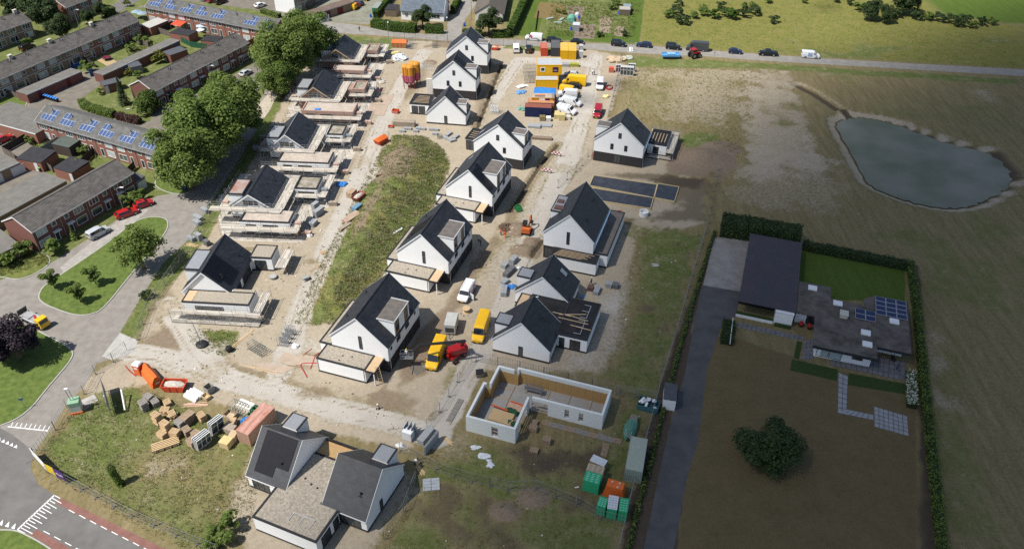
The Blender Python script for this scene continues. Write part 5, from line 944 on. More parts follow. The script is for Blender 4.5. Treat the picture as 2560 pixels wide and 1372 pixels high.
for (k, px, R, lab) in (('g',(136,634),2.3,'round green shrub at the gable end of the short dark terrace'),('m',(326,515),2.0,'leafy green shrub beside the lamp in front of the short dark terrace'),('g',(345,502),1.8,'green shrub in front of the door of the short dark terrace'),('d',(45,590),1.4,'dark shrub against the red gable wall'),('g',(443,258),2.0,'clipped round bush beside the parked black car'),('g',(222,182),2.3,'round green bush beside the end of the garage row'),('y',(402,158),2.4,'yellow-green shrub in the back garden of the dark terrace'),('y',(326,190),1.5,'yellow shrub beside the grey garden shed'),('g',(345,196),1.6,'green shrub next to the yellow one by the grey shed'),('m',(360,110),2.2,'green shrub in the long terrace garden'),('m',(330,128),1.8,'shrub in the garden beside the playhouse'),('y',(205,428),1.9,'yellow-green shrub behind the black-roofed shed'),('m',(210,385),1.6,'shrub in the garden of the solar terrace'),('g',(185,380),1.5,'shrub beside the garden canopy'),('m',(75,360),1.4,'small shrub behind the garden fence of the solar terrace'),('y',(320,17),1.6,'yellow shrub beside the street corner garden'),('g',(205,20),2.,'shrub at the wall of the red brick terrace end'),('m',(250,235),1.3,'yellow-flowered shrub in the corner garden'),('g',(60,640),2.4,'shrub on the green strip beside the felt-roofed garage'),('g',(20,665),2.2,'shrub on the green strip at the street corner'),('m',(95,615),1.5,'pale shrub against the red gable wall'),('p',(15,238),1.3,'small purple bush beside the fence'),('y',(515,130),1.2,'small bush beside the driveway of the dark terrace'),('m',(475,240),.9,'little yellow bush in the front garden of the dark terrace'),('m',(520,212),1.3,'flowering shrub in the front garden of the dark terrace')): shrub(k, lab, px, R, group=GS, name='garden_shrub')
GM = 'shrubs scattered over the meadow'
ml = [((1690,38),2.4,'d'),((1672,44),2.0,'g'),((1700,58),2.2,'d'),((1735,46),2.,'g'),((1760,40),2.3,'g'),((1788,48),2.4,'h'),((1815,42),2.6,'h'),((1835,48),2.6,'h'),((1858,44),2.6,'d'),((1880,18),1.4,'g'),((1885,38),2.4,'d'),((1935,58),2.0,'d'),((1715,60),2.2,'d'),((1803,22),1.9,'d'),((1860,20),1.7,'g'),((1758,28),1.7,'g'),((1697,15),1.6,'d'),((2150,28),2.4,'g'),((2205,30),2.,'d'),((2240,45),2.6,'d'),((2290,48),2.4,'d'),((2320,50),2.,'g'),((2345,55),2.3,'d'),((2378,60),2.4,'d'),((2412,58),2.2,'d'),((2450,64),2.3,'d'),((2480,62),1.8,'g'),((2395,66),2.2,'d'),((2430,70),1.8,'g'),((1500,92),1.4,'d'),((1560,92),1.6,'d'),((1540,14),2.,'g'),((1530,24),1.6,'g'),((1395,32),1.,'g'),((1410,36),1.2,'y'),((1920,8),1.8,'g'),((2010,8),1.5,'g'),((2090,6),1.8,'g'),((2125,12),1.6,'d')]
for px, R, k in ml: shrub(k, ('low ' if R < 1.8 else 'tall ' if R > 2.3 else '')+{'d': 'dark green', 'g': 'mid green', 'h': 'bright green', 'y': 'yellow'}[k]+' wild shrub '+('in the allotment plots' if px[0] < 1600 else 'in the shrub group beyond the parked cars' if px[0] < 2000 else 'in the shrub line along the bright field'), px, R, group=GM, name='meadow_shrub', h=R*1.25)
for px, R, k, lab in (((572,1345),2.4,'m','bushy shrub beside the board pile at the gravel-roofed house'),((540,1360),1.5,'g','low shrub at the fence below the gravel-roofed house'),((365,745),1.2,'d','low bush at the fence under the loose-crowned tree')): shrub(k, lab, px, R)
# spruce and cone
def spruce(label, px, H, R, m, name='spruce_tree', n=2200, seed=3):
    p = on(*px); o = thing(name, label, 'tree', p); r = np.random.default_rng(seed); z = r.uniform(.06, 1, n)**1.0; a = r.uniform(0, 6.28, n); rr = (1-z)*R*r.uniform(.35, 1.05, n)*(1+.25*np.sin(a*5+z*30))
    P = np.stack([rr*np.cos(a), rr*np.sin(a), z*H-.18*rr], 1); N_ = unit(np.stack([np.cos(a), np.sin(a), np.full(n, .9)], 1)+r.normal(size=(n, 3))*.3); link('crown', leaves_mesh('crown', P, N_, .3, m, 1.3, seed), o); part('trunk', MB().tube((0,0,0), (0,0,H*.9), .12, 6, .02), bark, o); return o
spruce('tall spruce beside the brick gable with the white edge', (312,262), 7.5, 1.7, LD); spruce('small cone-shaped evergreen in front of the short dark terrace', (187,598), 2.6, .9, LM, 'cone_shrub', 900, 5)
# ivy column
p = G(302,1211); o = thing('ivy_covered_post', 'leaning post overgrown with ivy in the weedy lot', 'post', p); r = np.random.default_rng(5); n = 1300; z = r.uniform(0, 1, n); a = r.uniform(0, 6.28, n); rr = .42+.16*r.normal(size=n)*.6
P = np.stack([rr*np.cos(a)-.55*z, rr*np.sin(a)+.1*z, z*3.8], 1); link('ivy', leaves_mesh('ivy', P, unit(np.stack([np.cos(a), np.sin(a), .4+0*a], 1)+r.normal(size=(n, 3))*.3), .26, LG, 1, 2), o); part('post', MB().tube((0,0,0), (-.5,.1,3.7), .16, 6, .12), bark, o)
# hedges
def hedge(label, pts, h, w, m, name='hedge', dens=40, leaf=.2, core=None, cat='hedge', z0=0.):
    P0 = [on(*p) for p in pts]; o = thing(name, label, cat, P0[0]); o.location.z = 0; r = np.random.default_rng(len(pts)*7+int(pts[0][0])); Ps = []; Ns = []; cb = MB(); O = P0[0]
    for a, b in zip(P0[:-1], P0[1:]):
        d = (b-a); d.z = 0; L = d.length; d /= L; nrm = Vector((-d.y, d.x, 0)); n = int(dens*L*(2*h+w)); s = r.uniform(-.02, 1.02, n)*L; f = r.uniform(0, 2*h+w, n)
        off = np.where(f < h, -w/2, np.where(f < h+w, f-h-w/2, w/2)); zz = np.where(f < h, f, np.where(f < h+w, h, 2*h+w-f)); nn = np.where((f < h)[:, None], -np.array(nrm)[None], np.where((f < h+w)[:, None], np.array([[0., 0, 1]]), np.array(nrm)[None]))
        j = r.normal(size=n)*.09; base = np.array([a.x-O.x, a.y-O.y, 0])[None]+np.array(d)[None]*s[:, None]+np.array(nrm)[None]*off[:, None]; base[:, 2] = zz+.12*np.sin(s*1.7)*(zz/h); Ps.append(base+nn*j[:, None]); Ns.append(unit(nn+np.array([0, 0, .35])+r.normal(size=(n, 3))*.4))
        A = Vector((a.x-O.x, a.y-O.y, 0)); k = w/2-.12; c = [A+nrm*k, A-nrm*k, A-nrm*k+d*L, A+nrm*k+d*L]; cb.add([(q.x, q.y, 0) for q in c]+[(q.x, q.y, h-.15) for q in c], [(4,5,6,7),(0,1,5,4),(1,2,6,5),(2,3,7,6),(3,0,4,7)])
    link('foliage', leaves_mesh('foliage', np.concatenate(Ps), np.concatenate(Ns), leaf*1.5, m, 1.1, 3), o); part('branches', cb, mat('hedge_inside', (.018,.028,.008), .95, .3, 4), o); return o
hedge('tall clipped green hedge in front of the white cottage', [(934,66),(985,76),(1040,80)], 2.2, 3.0, LH); hedge('clipped hedge between the dark round tree and the side street', [(1064,82),(1108,84)], 2.2, 1.6, LH); hedge('narrow clipped hedge along the side street behind the white cottage', [(1132,36),(1148,6)], 2.3, 1.5, LH); hedge('clipped hedge under the dark tree of the pale cottage', [(1158,88),(1205,93)], 1.8, 1.4, LH); hedge('long bright green hedge between the pale cottage and the allotments', [(1276,90),(1296,48),(1318,-2)], 2.6, 2.0, LH); hedge('leafy hedge at the foot of the bright long hedge', [(1232,94),(1274,93)], 2.0, 1.6, LH); hedge('hedge along the parking court beside the green shed', [(940,46),(970,10),(985,-10)], 2.0, 1.5, LH)
hedge('green hedge round the corner garden of the dark terrace', [(207,262),(212,270),(245,283),(288,294)], 1.7, 1.8, LG); hedge('dark purple hedge next to the green corner hedge', [(296,297),(330,305),(352,310)], 1.5, 1.6, LB); hedge('hedge in the garden behind the long terrace', [(265,42),(287,34)], 2.2, 2, LG); hedge('hedge beside the white plastered gable', [(655,32),(700,45)], 1.2, 1.6, LM); hedge('low hedge by the brown terrace end', [(55,112),(78,105)], 1.2, 1.3, LG)
hedge('dense dark hedge block behind the barn wing of the bungalow', [(1800,580),(1880,592),(1995,612)], 3.6, 3.6, LD, dens=22, leaf=.26); hedge('dark hedge behind the bungalow lawn', [(2006,622),(2100,640),(2262,672)], 1.7, 1.6, LD, dens=22); hedge('clipped hedge at the side of the bungalow and its brown lawn', [(2272,668),(2286,760),(2302,920),(2322,1110),(2352,1400)], 1.8, 1.0, LG, dens=22); hedge('low ivy hedge along the dark driveway', [(1786,582),(1752,690),(1722,790),(1690,905),(1655,1040),(1625,1160),(1590,1290),(1568,1390)], .7, .55, LG, dens=16); hedge('clipped hedge block beside the bungalow entrance path', [(1822,808),(1815,862)], 1.0, 2.0, LD, dens=26)
o = hedge('bed of white hydrangea flowers beside the bungalow terrace', [(2274,935),(2280,975),(2276,1020)], .9, 1.5, LG, 'flower_bed', dens=16, cat='flowers'); r = np.random.default_rng(4); n = 420; t = r.uniform(0, 1, n); A = on(2274,935); B = on(2277,1020); O = A
P = np.stack([(B.x-A.x)*t+r.uniform(-.8, .8, n), (B.y-A.y)*t+r.uniform(-.3, .3, n), r.uniform(.75, 1.15, n)], 1); link('flower_heads', leaves_mesh('flower_heads', P, unit(np.array([[0, 0, 1.]])+r.normal(size=(n, 3))*.3), .26, LF, 1, 9), o)['kind'] = 'stuff'
# ---------------------------------------------------------------- weeds: uncountable tufts on the weedy ground
def tufts(name, polys, n, h, m, label, seed, thr=.25, ks=(2, 3)):
    r = np.random.default_rng(seed); allP = []
    tot = 0
    for pts, share in polys:
        P = np.array(W2(pts)); lo, hi = P.min(0), P.max(0); k = int(n*share*2.4); x = r.uniform(lo[0], hi[0], k); y = r.uniform(lo[1], hi[1], k); d = sdist(P, x, y); patch = wnoise(x, y, .45, seed)+.6*wnoise(x, y, 1.5, seed+1); keep = (d > -.3) & (patch > thr-r.uniform(0, .8, k))
        x, y = x[keep], y[keep]; allP.append(np.stack([x, y], 1)[:int(n*share)])
    Q = np.concatenate(allP); k = len(Q); ii = np.clip(np.searchsorted(GX, Q[:, 0])-1, 0, ni-2); jj = np.clip(np.searchsorted(GY, Q[:, 1])-1, 0, nj-2); zz = Z.reshape(nj, ni)[jj, ii]
    nb = 4; V = np.zeros((k, nb, 3, 3)); s = h*r.uniform(.4, 1.5, (k, 1))
    for b in range(nb):
        a = r.uniform(0, 6.28, k); w_ = .06+.3*s[:, 0]; rr = r.uniform(0, .3, k); bx, by = Q[:, 0]+rr*np.cos(a), Q[:, 1]+rr*np.sin(a); c, sn = np.cos(a), np.sin(a); ln = r.uniform(.15, .8, k)*s[:, 0]
        V[:, b, 0] = np.stack([bx-sn*w_*.5, by+c*w_*.5, zz-.02], 1); V[:, b, 1] = np.stack([bx+sn*w_*.5, by-c*w_*.5, zz-.02], 1); V[:, b, 2] = np.stack([bx+c*ln, by+sn*ln, zz+s[:, 0]*r.uniform(.6, 1.1, k)], 1)
    V = V.reshape(-1, 3); nv = len(V); me = bpy.data.meshes.new(name); me.vertices.add(nv); me.vertices.foreach_set('co', V.ravel()); me.loops.add(nv); me.loops.foreach_set('vertex_index', np.arange(nv, dtype=np.int32)); me.polygons.add(nv//3); me.polygons.foreach_set('loop_start', np.arange(0, nv, 3, dtype=np.int32)); me.update(calc_edges=True); me.materials.append(m); tag(link(name, me), label, 'weeds', None, 'stuff')
TW = leafmat('weed_leaf', (.10,.125,.035), (.30,.32,.12), .5); TDr = leafmat('dry_stalk', (.22,.19,.10), (.5,.44,.30), .45)
tufts('mound_weeds', [(MOUND, 1.)], 8500, .25, TW, 'green weeds growing over the long earth mound', 21, -.1); tufts('mound_dry_stalks', [(MOUND, 1.)], 6000, .24, TDr, 'dry grass stalks on the long earth mound', 22, .2)
tufts('lot_weeds', [(LOT_SW, .40), (LOT_SE, .42), (VERGE, .12), ([(470,822),(590,832),(592,868),(560,888),(520,882),(475,850)], .06)], 8500, .19, TW, 'green weeds growing on the unbuilt lots and the verge', 23, .15); tufts('lot_dry_stalks', [(LOT_SW, .5), (LOT_SE, .5)], 7000, .17, TDr, 'dry grass stalks on the unbuilt lots', 24, .15)
tufts('meadow_grass', [([(1600,5),(2240,5),(2540,120),(2540,172),(2050,142),(1610,108)], .62), ([(1560,170),(1890,168),(1880,300),(1840,400),(1720,330),(1560,290)], .38)], 5000, .26, leafmat('meadow_grass_blade', (.14,.16,.035), (.38,.36,.15), .45), 'long yellow-green grass of the meadow', 25, .0)
tufts('garden_weeds', [([(1380,5),(1600,10),(1580,98),(1370,90)], .5), ([(305,105),(360,90),(400,120),(330,150)], .12), ([(60,350),(110,335),(250,400),(200,430)], .2), ([(0,630),(110,630),(120,660),(0,690)], .18)], 3500, .45, TW, 'leafy ground cover of gardens and allotments', 26, 0.)
# ================================================================ VEHICLES
tyre = mat('tyre_rubber', (.02,.02,.021), .85); rimm = mat('wheel_rim', (.35,.36,.37), .35, .1, 5, metal=.6); cglass = mat('car_glass', (.012,.015,.018), .05, .2, 2, spec=.9); lampw = mat('headlamp_glass', (.6,.62,.63), .15); lampr = mat('tail_lamp_red', (.35,.01,.01), .25); blackp = mat('black_plastic', (.02,.02,.022), .6)
def paint(name, c): return mat('paint_'+name, c, .22, .05, 1.5, spec=.6)
PT = {k: paint(k, c) for k, c in dict(white=(.72,.73,.74), yellow=(.72,.42,.01), black=(.008,.009,.011), grey=(.05,.055,.06), blue=(.012,.022,.06), silver=(.42,.44,.46), red=(.35,.012,.012), darkred=(.16,.008,.014), crimson=(.28,.01,.025), midgrey=(.16,.17,.18), orange=(.62,.15,.02)).items()}
# stations: (x from the front, half width, floor, belt height, roof height, roof half width)
PROF = {
 'hatch': (4.0, 1.46, [(0,.72,.35,.62,.66,.6),(.25,.85,.22,.8,.84,.76),(1.05,.87,.2,.93,.97,.78),(1.75,.87,.2,.95,1.42,.64),(2.3,.87,.2,.96,1.47,.66),(3.3,.87,.2,.98,1.42,.64),(3.85,.85,.25,.98,1.05,.72),(4.0,.76,.35,.8,.84,.66)]),
 'wagon': (4.6, 1.5, [(0,.74,.35,.62,.66,.6),(.28,.88,.22,.8,.84,.78),(1.25,.9,.2,.95,.99,.8),(2.0,.9,.2,.97,1.44,.66),(2.6,.9,.2,.98,1.5,.68),(4.1,.9,.2,1.0,1.44,.66),(4.48,.88,.25,1.0,1.1,.74),(4.6,.8,.35,.8,.84,.7)]),
 'mpv': (4.4, 1.8, [(0,.76,.35,.7,.74,.62),(.25,.88,.22,.9,.94,.76),(.95,.9,.2,1.05,1.09,.8),(1.6,.9,.2,1.08,1.72,.68),(2.2,.9,.2,1.1,1.8,.72),(4.2,.9,.2,1.1,1.78,.72),(4.4,.86,.3,1.05,1.6,.7)]),
 'van': (5.1, 1.95, [(0,.8,.35,.75,.8,.66),(.2,.92,.25,.95,1.0,.78),(.9,.95,.22,1.15,1.2,.84),(1.55,.96,.22,1.2,1.84,.8),(2.0,.96,.22,1.22,1.96,.83),(4.95,.96,.22,1.22,1.96,.83),(5.1,.93,.3,1.2,1.88,.8)]),
 'bigvan': (6.4, 2.6, [(0,.84,.35,.8,.86,.68),(.2,.97,.28,1.05,1.1,.8),(.8,1.0,.25,1.3,1.36,.86),(1.5,1.01,.25,1.4,2.4,.84),(2.0,1.01,.25,1.42,2.62,.88),(6.25,1.01,.25,1.42,2.62,.88),(6.4,.98,.3,1.4,2.5,.84)]),
 'pickup': (5.3, 1.8, [(0,.8,.45,.8,.85,.68),(.25,.93,.32,1.0,1.05,.8),(1.35,.95,.3,1.1,1.15,.84),(1.95,.95,.3,1.12,1.75,.72),(2.5,.95,.3,1.12,1.8,.74),(3.3,.95,.3,1.12,1.74,.72),(3.5,.95,.3,1.1,1.18,.86),(5.15,.95,.3,1.1,1.16,.86),(5.3,.92,.4,1.05,1.1,.84)])}
PROTOV = {}
def vmeshes(kind):
    if kind in PROTOV: return PROTOV[kind]
    L, H, ST = PROF[kind]; c = L/2; R = []
    for (x, w, f, b, t, tw) in ST: R.append([(c-x, -w*.94, f), (c-x, -w, (f+b)/2), (c-x, -w, b), (c-x, -tw, t-.03), (c-x, -tw*.82, t), (c-x, tw*.82, t), (c-x, tw, t-.03), (c-x, w, b), (c-x, w, (f+b)/2), (c-x, w*.94, f)])
    mb = MB(); n = 10; vs = [p for r in R for p in r]; fs = [tuple(range(n-1, -1, -1)), tuple((len(R)-1)*n+i for i in range(n))]
    for k in range(len(R)-1):
        for i in range(n): fs.append((k*n+i, k*n+(i+1) % n, (k+1)*n+(i+1) % n, (k+1)*n+i))
    mb.add(vs, fs); bm_ = mb
    # glass: windscreen between bonnet station (2) and roof station (3); side glass
    def lerp(a, b, t): return tuple(a[i]+(b[i]-a[i])*t for i in range(3))
    ws = MB(); A, B = R[2], R[3]; up = .014
    q = [lerp(A[4], B[4], .08), lerp(A[5], B[5], .08), lerp(A[5], B[5], .93), lerp(A[4], B[4], .93)]; ws.add([(p[0]+up, p[1], p[2]+up) for p in q], [(0,1,2,3)])
    q = [lerp(A[3], B[3], .15), lerp(A[4], B[4], .1), lerp(A[4], B[4], .9), lerp(A[3], B[3], .85)]; ws.add([(p[0]+up, p[1]-up*.3, p[2]+up*.6) for p in q], [(0,1,2,3)]); q = [lerp(A[6], B[6], .15), lerp(A[5], B[5], .1), lerp(A[5], B[5], .9), lerp(A[6], B[6], .85)]; ws.add([(p[0]+up, p[1]+up*.3, p[2]+up*.6) for p in q], [(3,2,1,0)])
    sw = []; last = {'hatch': 5, 'wagon': 5, 'mpv': 5, 'van': 3, 'bigvan': 3, 'pickup': 5}[kind]
    for s, (lo, hi) in ((-1, (2, 3)), (1, (7, 6))):
        m_ = MB()
        for k in range(3, last+ (0 if kind not in ('van', 'bigvan') else 1)):
            a0, a1, b0, b1 = R[k][lo], R[k][hi], R[k+1][lo], R[k+1][hi]
            if kind in ('van', 'bigvan'): b0, b1 = lerp(a0, b0, .9 if kind == 'van' else .8), lerp(a1, b1, .9 if kind == 'van' else .8)
            if kind == 'bigvan': a1 = lerp(a0, a1, .62); b1 = lerp(b0, b1, .62)
            q = [lerp(a0, a1, .08), lerp(b0, b1, .08), lerp(b0, b1, .9), lerp(a0, a1, .9)]; q = [lerp(q[0], q[1], .04), lerp(q[0], q[1], .96), lerp(q[3], q[2], .96), lerp(q[3], q[2], .04)]
            m_.add([(p[0], p[1]+s*.014, p[2]) for p in q], [(0,1,2,3) if s > 0 else (3,2,1,0)])
        if kind in ('van', 'bigvan'):
            a, b = R[2], R[3]; i0, i1 = (2, 3) if s < 0 else (7, 6); tri = [lerp(a[i0], b[i0], .45), b[i0], lerp(b[i0], b[i1], .8)]; m_.add([(p[0], p[1]+s*.014, p[2]) for p in tri], [(0,1,2) if s < 0 else (2,1,0)])
        else:
            a, b = R[2], R[3]; i0, i1 = (2, 3) if s < 0 else (7, 6); tri = [lerp(a[i0], b[i0], .3), lerp(b[i0], b[i1], .06), lerp(b[i0], b[i1], .85)]; m_.add([(p[0], p[1]+s*.014, p[2]) for p in tri], [(0,1,2) if s < 0 else (2,1,0)])
        sw.append(m_)
    rw = MB(); k = len(R)-(3 if kind in ('hatch', 'wagon') else 2); A, B = R[k], R[k+1]
    if kind == 'pickup': A, B = R[5], R[6]
    if kind in ('mpv', 'van', 'bigvan'):
        e = R[-1]; q = [(e[4][0]-.012, e[4][1]*.9, e[2][2]+.08), (e[5][0]-.012, e[5][1]*.9, e[2][2]+.08), (e[5][0]-.012, e[5][1]*.85, e[4][2]-.15), (e[4][0]-.012, e[4][1]*.85, e[4][2]-.15)]; rw.add(q, [(3,2,1,0)])
    else: q = [lerp(A[4], B[4], .08), lerp(A[5], B[5], .08), lerp(A[5], B[5], .9), lerp(A[4], B[4], .9)]; rw.add([(p[0]-up, p[1], p[2]+up) for p in q], [(0,1,2,3)])
    hl = MB().rbox((c-.16, 0, 0), (.2, .3, .14)); f0 = ST[1]
    rr = {'hatch': .31, 'wagon': .33, 'mpv': .34, 'van': .35, 'bigvan': .36, 'pickup': .4}[kind]
    wh = MB(); wh.tube((0, -.11, 0), (0, .11, 0), rr, 14); rm = MB(); rm.tube((0, -.125, 0), (0, .125, 0), rr*.62, 10)
    P = dict(kind=kind, L=L, bm=bm_, ws=ws.mesh('windscreen', cglass), sw=[m.mesh('side_window', cglass) for m in sw], rw=rw.mesh('rear_window', cglass), hl=MB().box(-.06, .04, -.16, .16, -.08, .08).mesh('headlight', lampw), tl=MB().box(-.03, .03, -.08, .08, -.16, .16).mesh('tail_light', lampr), bp=MB().box(-.05, .05, -f0[1]*.98, f0[1]*.98, -.1, .1).mesh('bumper', blackp), mir=MB().box(-.09, .09, -.1, .1, -.07, .09).mesh('mirror', blackp), wh=wh.mesh('tyre', tyre), rm=rm.mesh('rim', rimm), rr=rr, ST=ST, bodies={}, plate=MB().box(-.012, .012, -.26, .26, -.06, .06).mesh('number_plate', mat('plate_yellow', (.6,.45,.02), .5)))
    PROTOV[kind] = P; return P
def vehicle(kind, color, label, rear, front, name=None, group=None, cat=None, roofm=None, z=.0, at=None, yaw=None):
    P = vmeshes(kind); L = P['L']; c = L/2
    if at is None:
        a, b = G(*rear), G(*front); mid = (a+b)/2; yw = math.atan2(b.y-a.y, b.x-a.x)
    else: mid = G(*at); yw = rad(yaw)
    v = thing(name or {'hatch': 'parked_car', 'wagon': 'parked_car', 'mpv': 'parked_car', 'van': 'delivery_van', 'bigvan': 'panel_van', 'pickup': 'pickup_truck'}[kind], label, cat or {'van': 'van', 'bigvan': 'van', 'pickup': 'pickup'}.get(kind, 'car'), (mid.x, mid.y, .02+z), yw, group)
    if color not in P['bodies']: P['bodies'][color] = P['bm'].mesh('body', PT[color], False)
    link('body', P['bodies'][color], v); link('windscreen', P['ws'], v)
    for m in P['sw']: link('side_window', m, v)
    link('rear_window', P['rw'], v); ST = P['ST']
    for s in (-1, 1):
        link('headlight', P['hl'], v, (c-.1, s*ST[1][1]*.72, ST[1][3]-.12)); link('tail_light', P['tl'], v, (-c+.02, s*ST[-1][1]*.9, ST[-1][3]-.1)); link('mirror', P['mir'], v, (c-ST[3][0]+.25, s*(ST[3][1]+.1), ST[3][3]+.06))
        for x in (.2*L, .79*L):
            w = link('wheel', P['wh'], v, (c-x, s*(ST[2][1]-.08), P['rr'])); link('rim', P['rm'], w)
    link('bumper', P['bp'], v, (c-.04, 0, .42)); link('bumper', P['bp'], v, (-c+.04, 0, .42)); link('number_plate', P['plate'], v, (c+.015, 0, .45)); link('number_plate', P['plate'], v, (-c-.015, 0, .55))
    if roofm: part('roof_rack', MB().box(-1.6, -1.5, -.7, .7, 0, .08).box(-.5, -.4, -.7, .7, 0, .08).box(.6, .7, -.7, .7, 0, .08).box(-1.8, .9, -.72, -.66, 0, .07).box(-1.8, .9, .66, .72, 0, .07), roofm, v, (0, 0, ST[4][4]+.02 if kind != 'pickup' else 1.85))
    return v
def text(parent, s, size, loc, rot, m, name='lettering', ext=.004):
    cu = bpy.data.curves.new(name, 'FONT'); cu.body = s; cu.size = size; cu.align_x = 'CENTER'; cu.align_y = 'CENTER'; cu.extrude = ext; o = bpy.data.objects.new('tmp', cu); COL.objects.link(o)
    dg = bpy.context.evaluated_depsgraph_get(); me = bpy.data.meshes.new_from_object(o.evaluated_get(dg)); COL.objects.unlink(o); bpy.data.objects.remove(o); me.materials.clear(); me.materials.append(m)
    r = link(name, me, parent, loc); r.rotation_euler = rot; return r
PK = 'vehicles parked along the access road'
v = vehicle('van', 'white', 'white van with a pink pin logo parked on the verge by the allotments', (1355,101.5), (1314,98.5), group=PK)
pink = mat('pink_print', (.75,.03,.22), .5); part('pin_logo', MB().tube((.6, .985, 1.3), (.6, .99, 1.3), .34, 14).add([(.32, .988, 1.15), (.88, .988, 1.15), (.6, .988, .65)], [(0, 1, 2), (2, 1, 0)]), pink, v); text(v, 'waarden', .55, (-.35, .985, .85), (math.pi/2, 0, math.pi), mat('dark_print', (.03,.03,.04), .6))
vehicle('wagon', 'black', 'black estate car parked behind the white van with the pink logo', (1367,104), (1403,107), group=PK); vehicle('hatch', 'black', 'black hatchback parked at the end of the allotments verge', (1425,108), (1461,111), group=PK); vehicle('mpv', 'black', 'black people carrier parked at the site entrance side of the access road', (1528,113), (1565,117), group=PK); vehicle('wagon', 'blue', 'dark blue estate car parked behind the two white road bars', (1628,119), (1591,115.5), group=PK); vehicle('mpv', 'black', 'black compact van parked between estate car and the grey van', (1665,121), (1701,125), group=PK); vehicle('bigvan', 'grey', 'large dark grey van parked behind the red tractor', (1767,128), (1717,124), group=PK); vehicle('hatch', 'blue', 'small dark blue hatchback parked alone between the grey van and the pickup', (1821,132), (1855,135), group=PK); vehicle('pickup', 'black', 'black pickup truck with a covered bed on the access road verge', (1945,140), (1893,137), group=PK)
v = vehicle('van', 'white', 'white van with blue picture print on its side, last on the access road', (2003,143), (2047,146), group=PK); part('blue_print', MB().box(-.9, .3, -.985, -.978, .7, 1.7), mat('blue_picture_print', (.55,.6,.65), .5, 0, 1.6, col2=(.08,.2,.5)), v)
YD = 'vehicles in the site yard'
vehicle('van', 'white', 'white van seen from behind, parked by the fence near the orange container', (1291,138), (1290,116), group=YD); vehicle('mpv', 'black', 'black car parked next to the white van by the fence', (1319,139), (1325,118), group=YD)
vehicle('bigvan', 'yellow', 'tall yellow van with purple stripe parked beside the yellow site cabins', (1462,214), (1409,209), group=YD); vehicle('hatch', 'silver', 'silver car parked behind the tall yellow van', (1446,193), (1410,190), group=YD); vehicle('wagon', 'black', 'black car squeezed between the two yellow vans', (1446,221), (1412,218), group=YD); vehicle('van', 'yellow', 'low yellow van facing the yard lane, next to the white vans', (1400,230), (1446,237), group=YD); vehicle('van', 'white', 'white van facing the blue-covered cabin', (1441,243), (1398,239), group=YD)
vehicle('van', 'white', 'white van with side windows facing the yard lane', (1410,258), (1449,266), group=YD); vehicle('van', 'white', 'white van with a roof rack next to the yellow crates', (1396,277), (1437,287), group=YD, roofm=mat('aluminium')); vehicle('van', 'white', 'white pickup van with black bonnet parked by the red hose', (1501,206), (1498,230), group=YD); vehicle('van', 'crimson', 'red van parked on the lane beside the dry meadow', (1498,272), (1489,302), group=YD)
v = vehicle('van', 'white', 'white van with an open front door and roof rails on the sandy street', (1178,716), (1154,760), roofm=mat('white_trim')); part('open_door', MB().rbox((1.0, 1.35, .85), (1.05, .06, 1.1), 1.1), PT['white'], v); part('pink_lettering', MB().box(-1.6, .2, .982, .988, .9, 1.1).box(-1.9, -1.2, .982, .988, 1.15, 1.45), pink, v)
vehicle('bigvan', 'yellow', 'yellow high-roof van facing the roofless shell, beside the low white house', (1216,795), (1191,866)); vehicle('bigvan', 'yellow', 'yellow van with a dark roof ladder, parked under the boom of the lift', (1106,862), (1077,930))
NB = 'cars parked in the neighbourhood'
vehicle('hatch', 'red', 'red hatchback with a black roof beside the lamp post shrubs', (344,521), (377,510), group=NB); vehicle('wagon', 'red', 'red car half hidden under the loose-crowned tree', (296,547), (342,530), group=NB); vehicle('mpv', 'silver', 'silver car in front of the short dark terrace', (231,597), (266,578), group=NB); vehicle('hatch', 'silver', 'silver car outside the dark terrace next to the big tree', (602,196), (628,180), group=NB); vehicle('hatch', 'black', 'black car beside the clipped round bush', (462,270), (494,256), group=NB); vehicle('wagon', 'red', 'red estate car beside the wide garage block', (-8,362), (28,345), group=NB)
vehicle('hatch', 'white', 'white car parked in front of the white gable hedge', (640,22), (662,14), group=NB); vehicle('hatch', 'white', 'white car beside the dark red one behind the solar terrace', (507,4), (524,-3), group=NB); vehicle('hatch', 'darkred', 'dark red car between a white and a black one behind the solar terrace', (520,10), (543,0), group=NB); vehicle('mpv', 'black', 'black car next to the dark red one behind the solar terrace', (540,14), (566,4), group=NB)
vehicle('van', 'yellow', 'yellow delivery van in front of the garages on the parking court', (888,25), (857,21), group=NB); vehicle('hatch', 'red', 'red car half hidden behind the yellow delivery van', (899,22), (875,14), group=NB); vehicle('wagon', 'grey', 'dark grey car on the parking court behind the red one', (909,16), (880,8), group=NB); vehicle('hatch', 'yellow', 'yellow car on the parking court beyond the grey one', (922,3), (896,-2), group=NB); vehicle('hatch', 'blue', 'blue car parked in the side street', (1187,8), (1188,-8), group=NB)
vehicle('mpv', 'black', 'dark van parked behind the long terrace beside a lawn', (52,132), (88,116), group=NB)
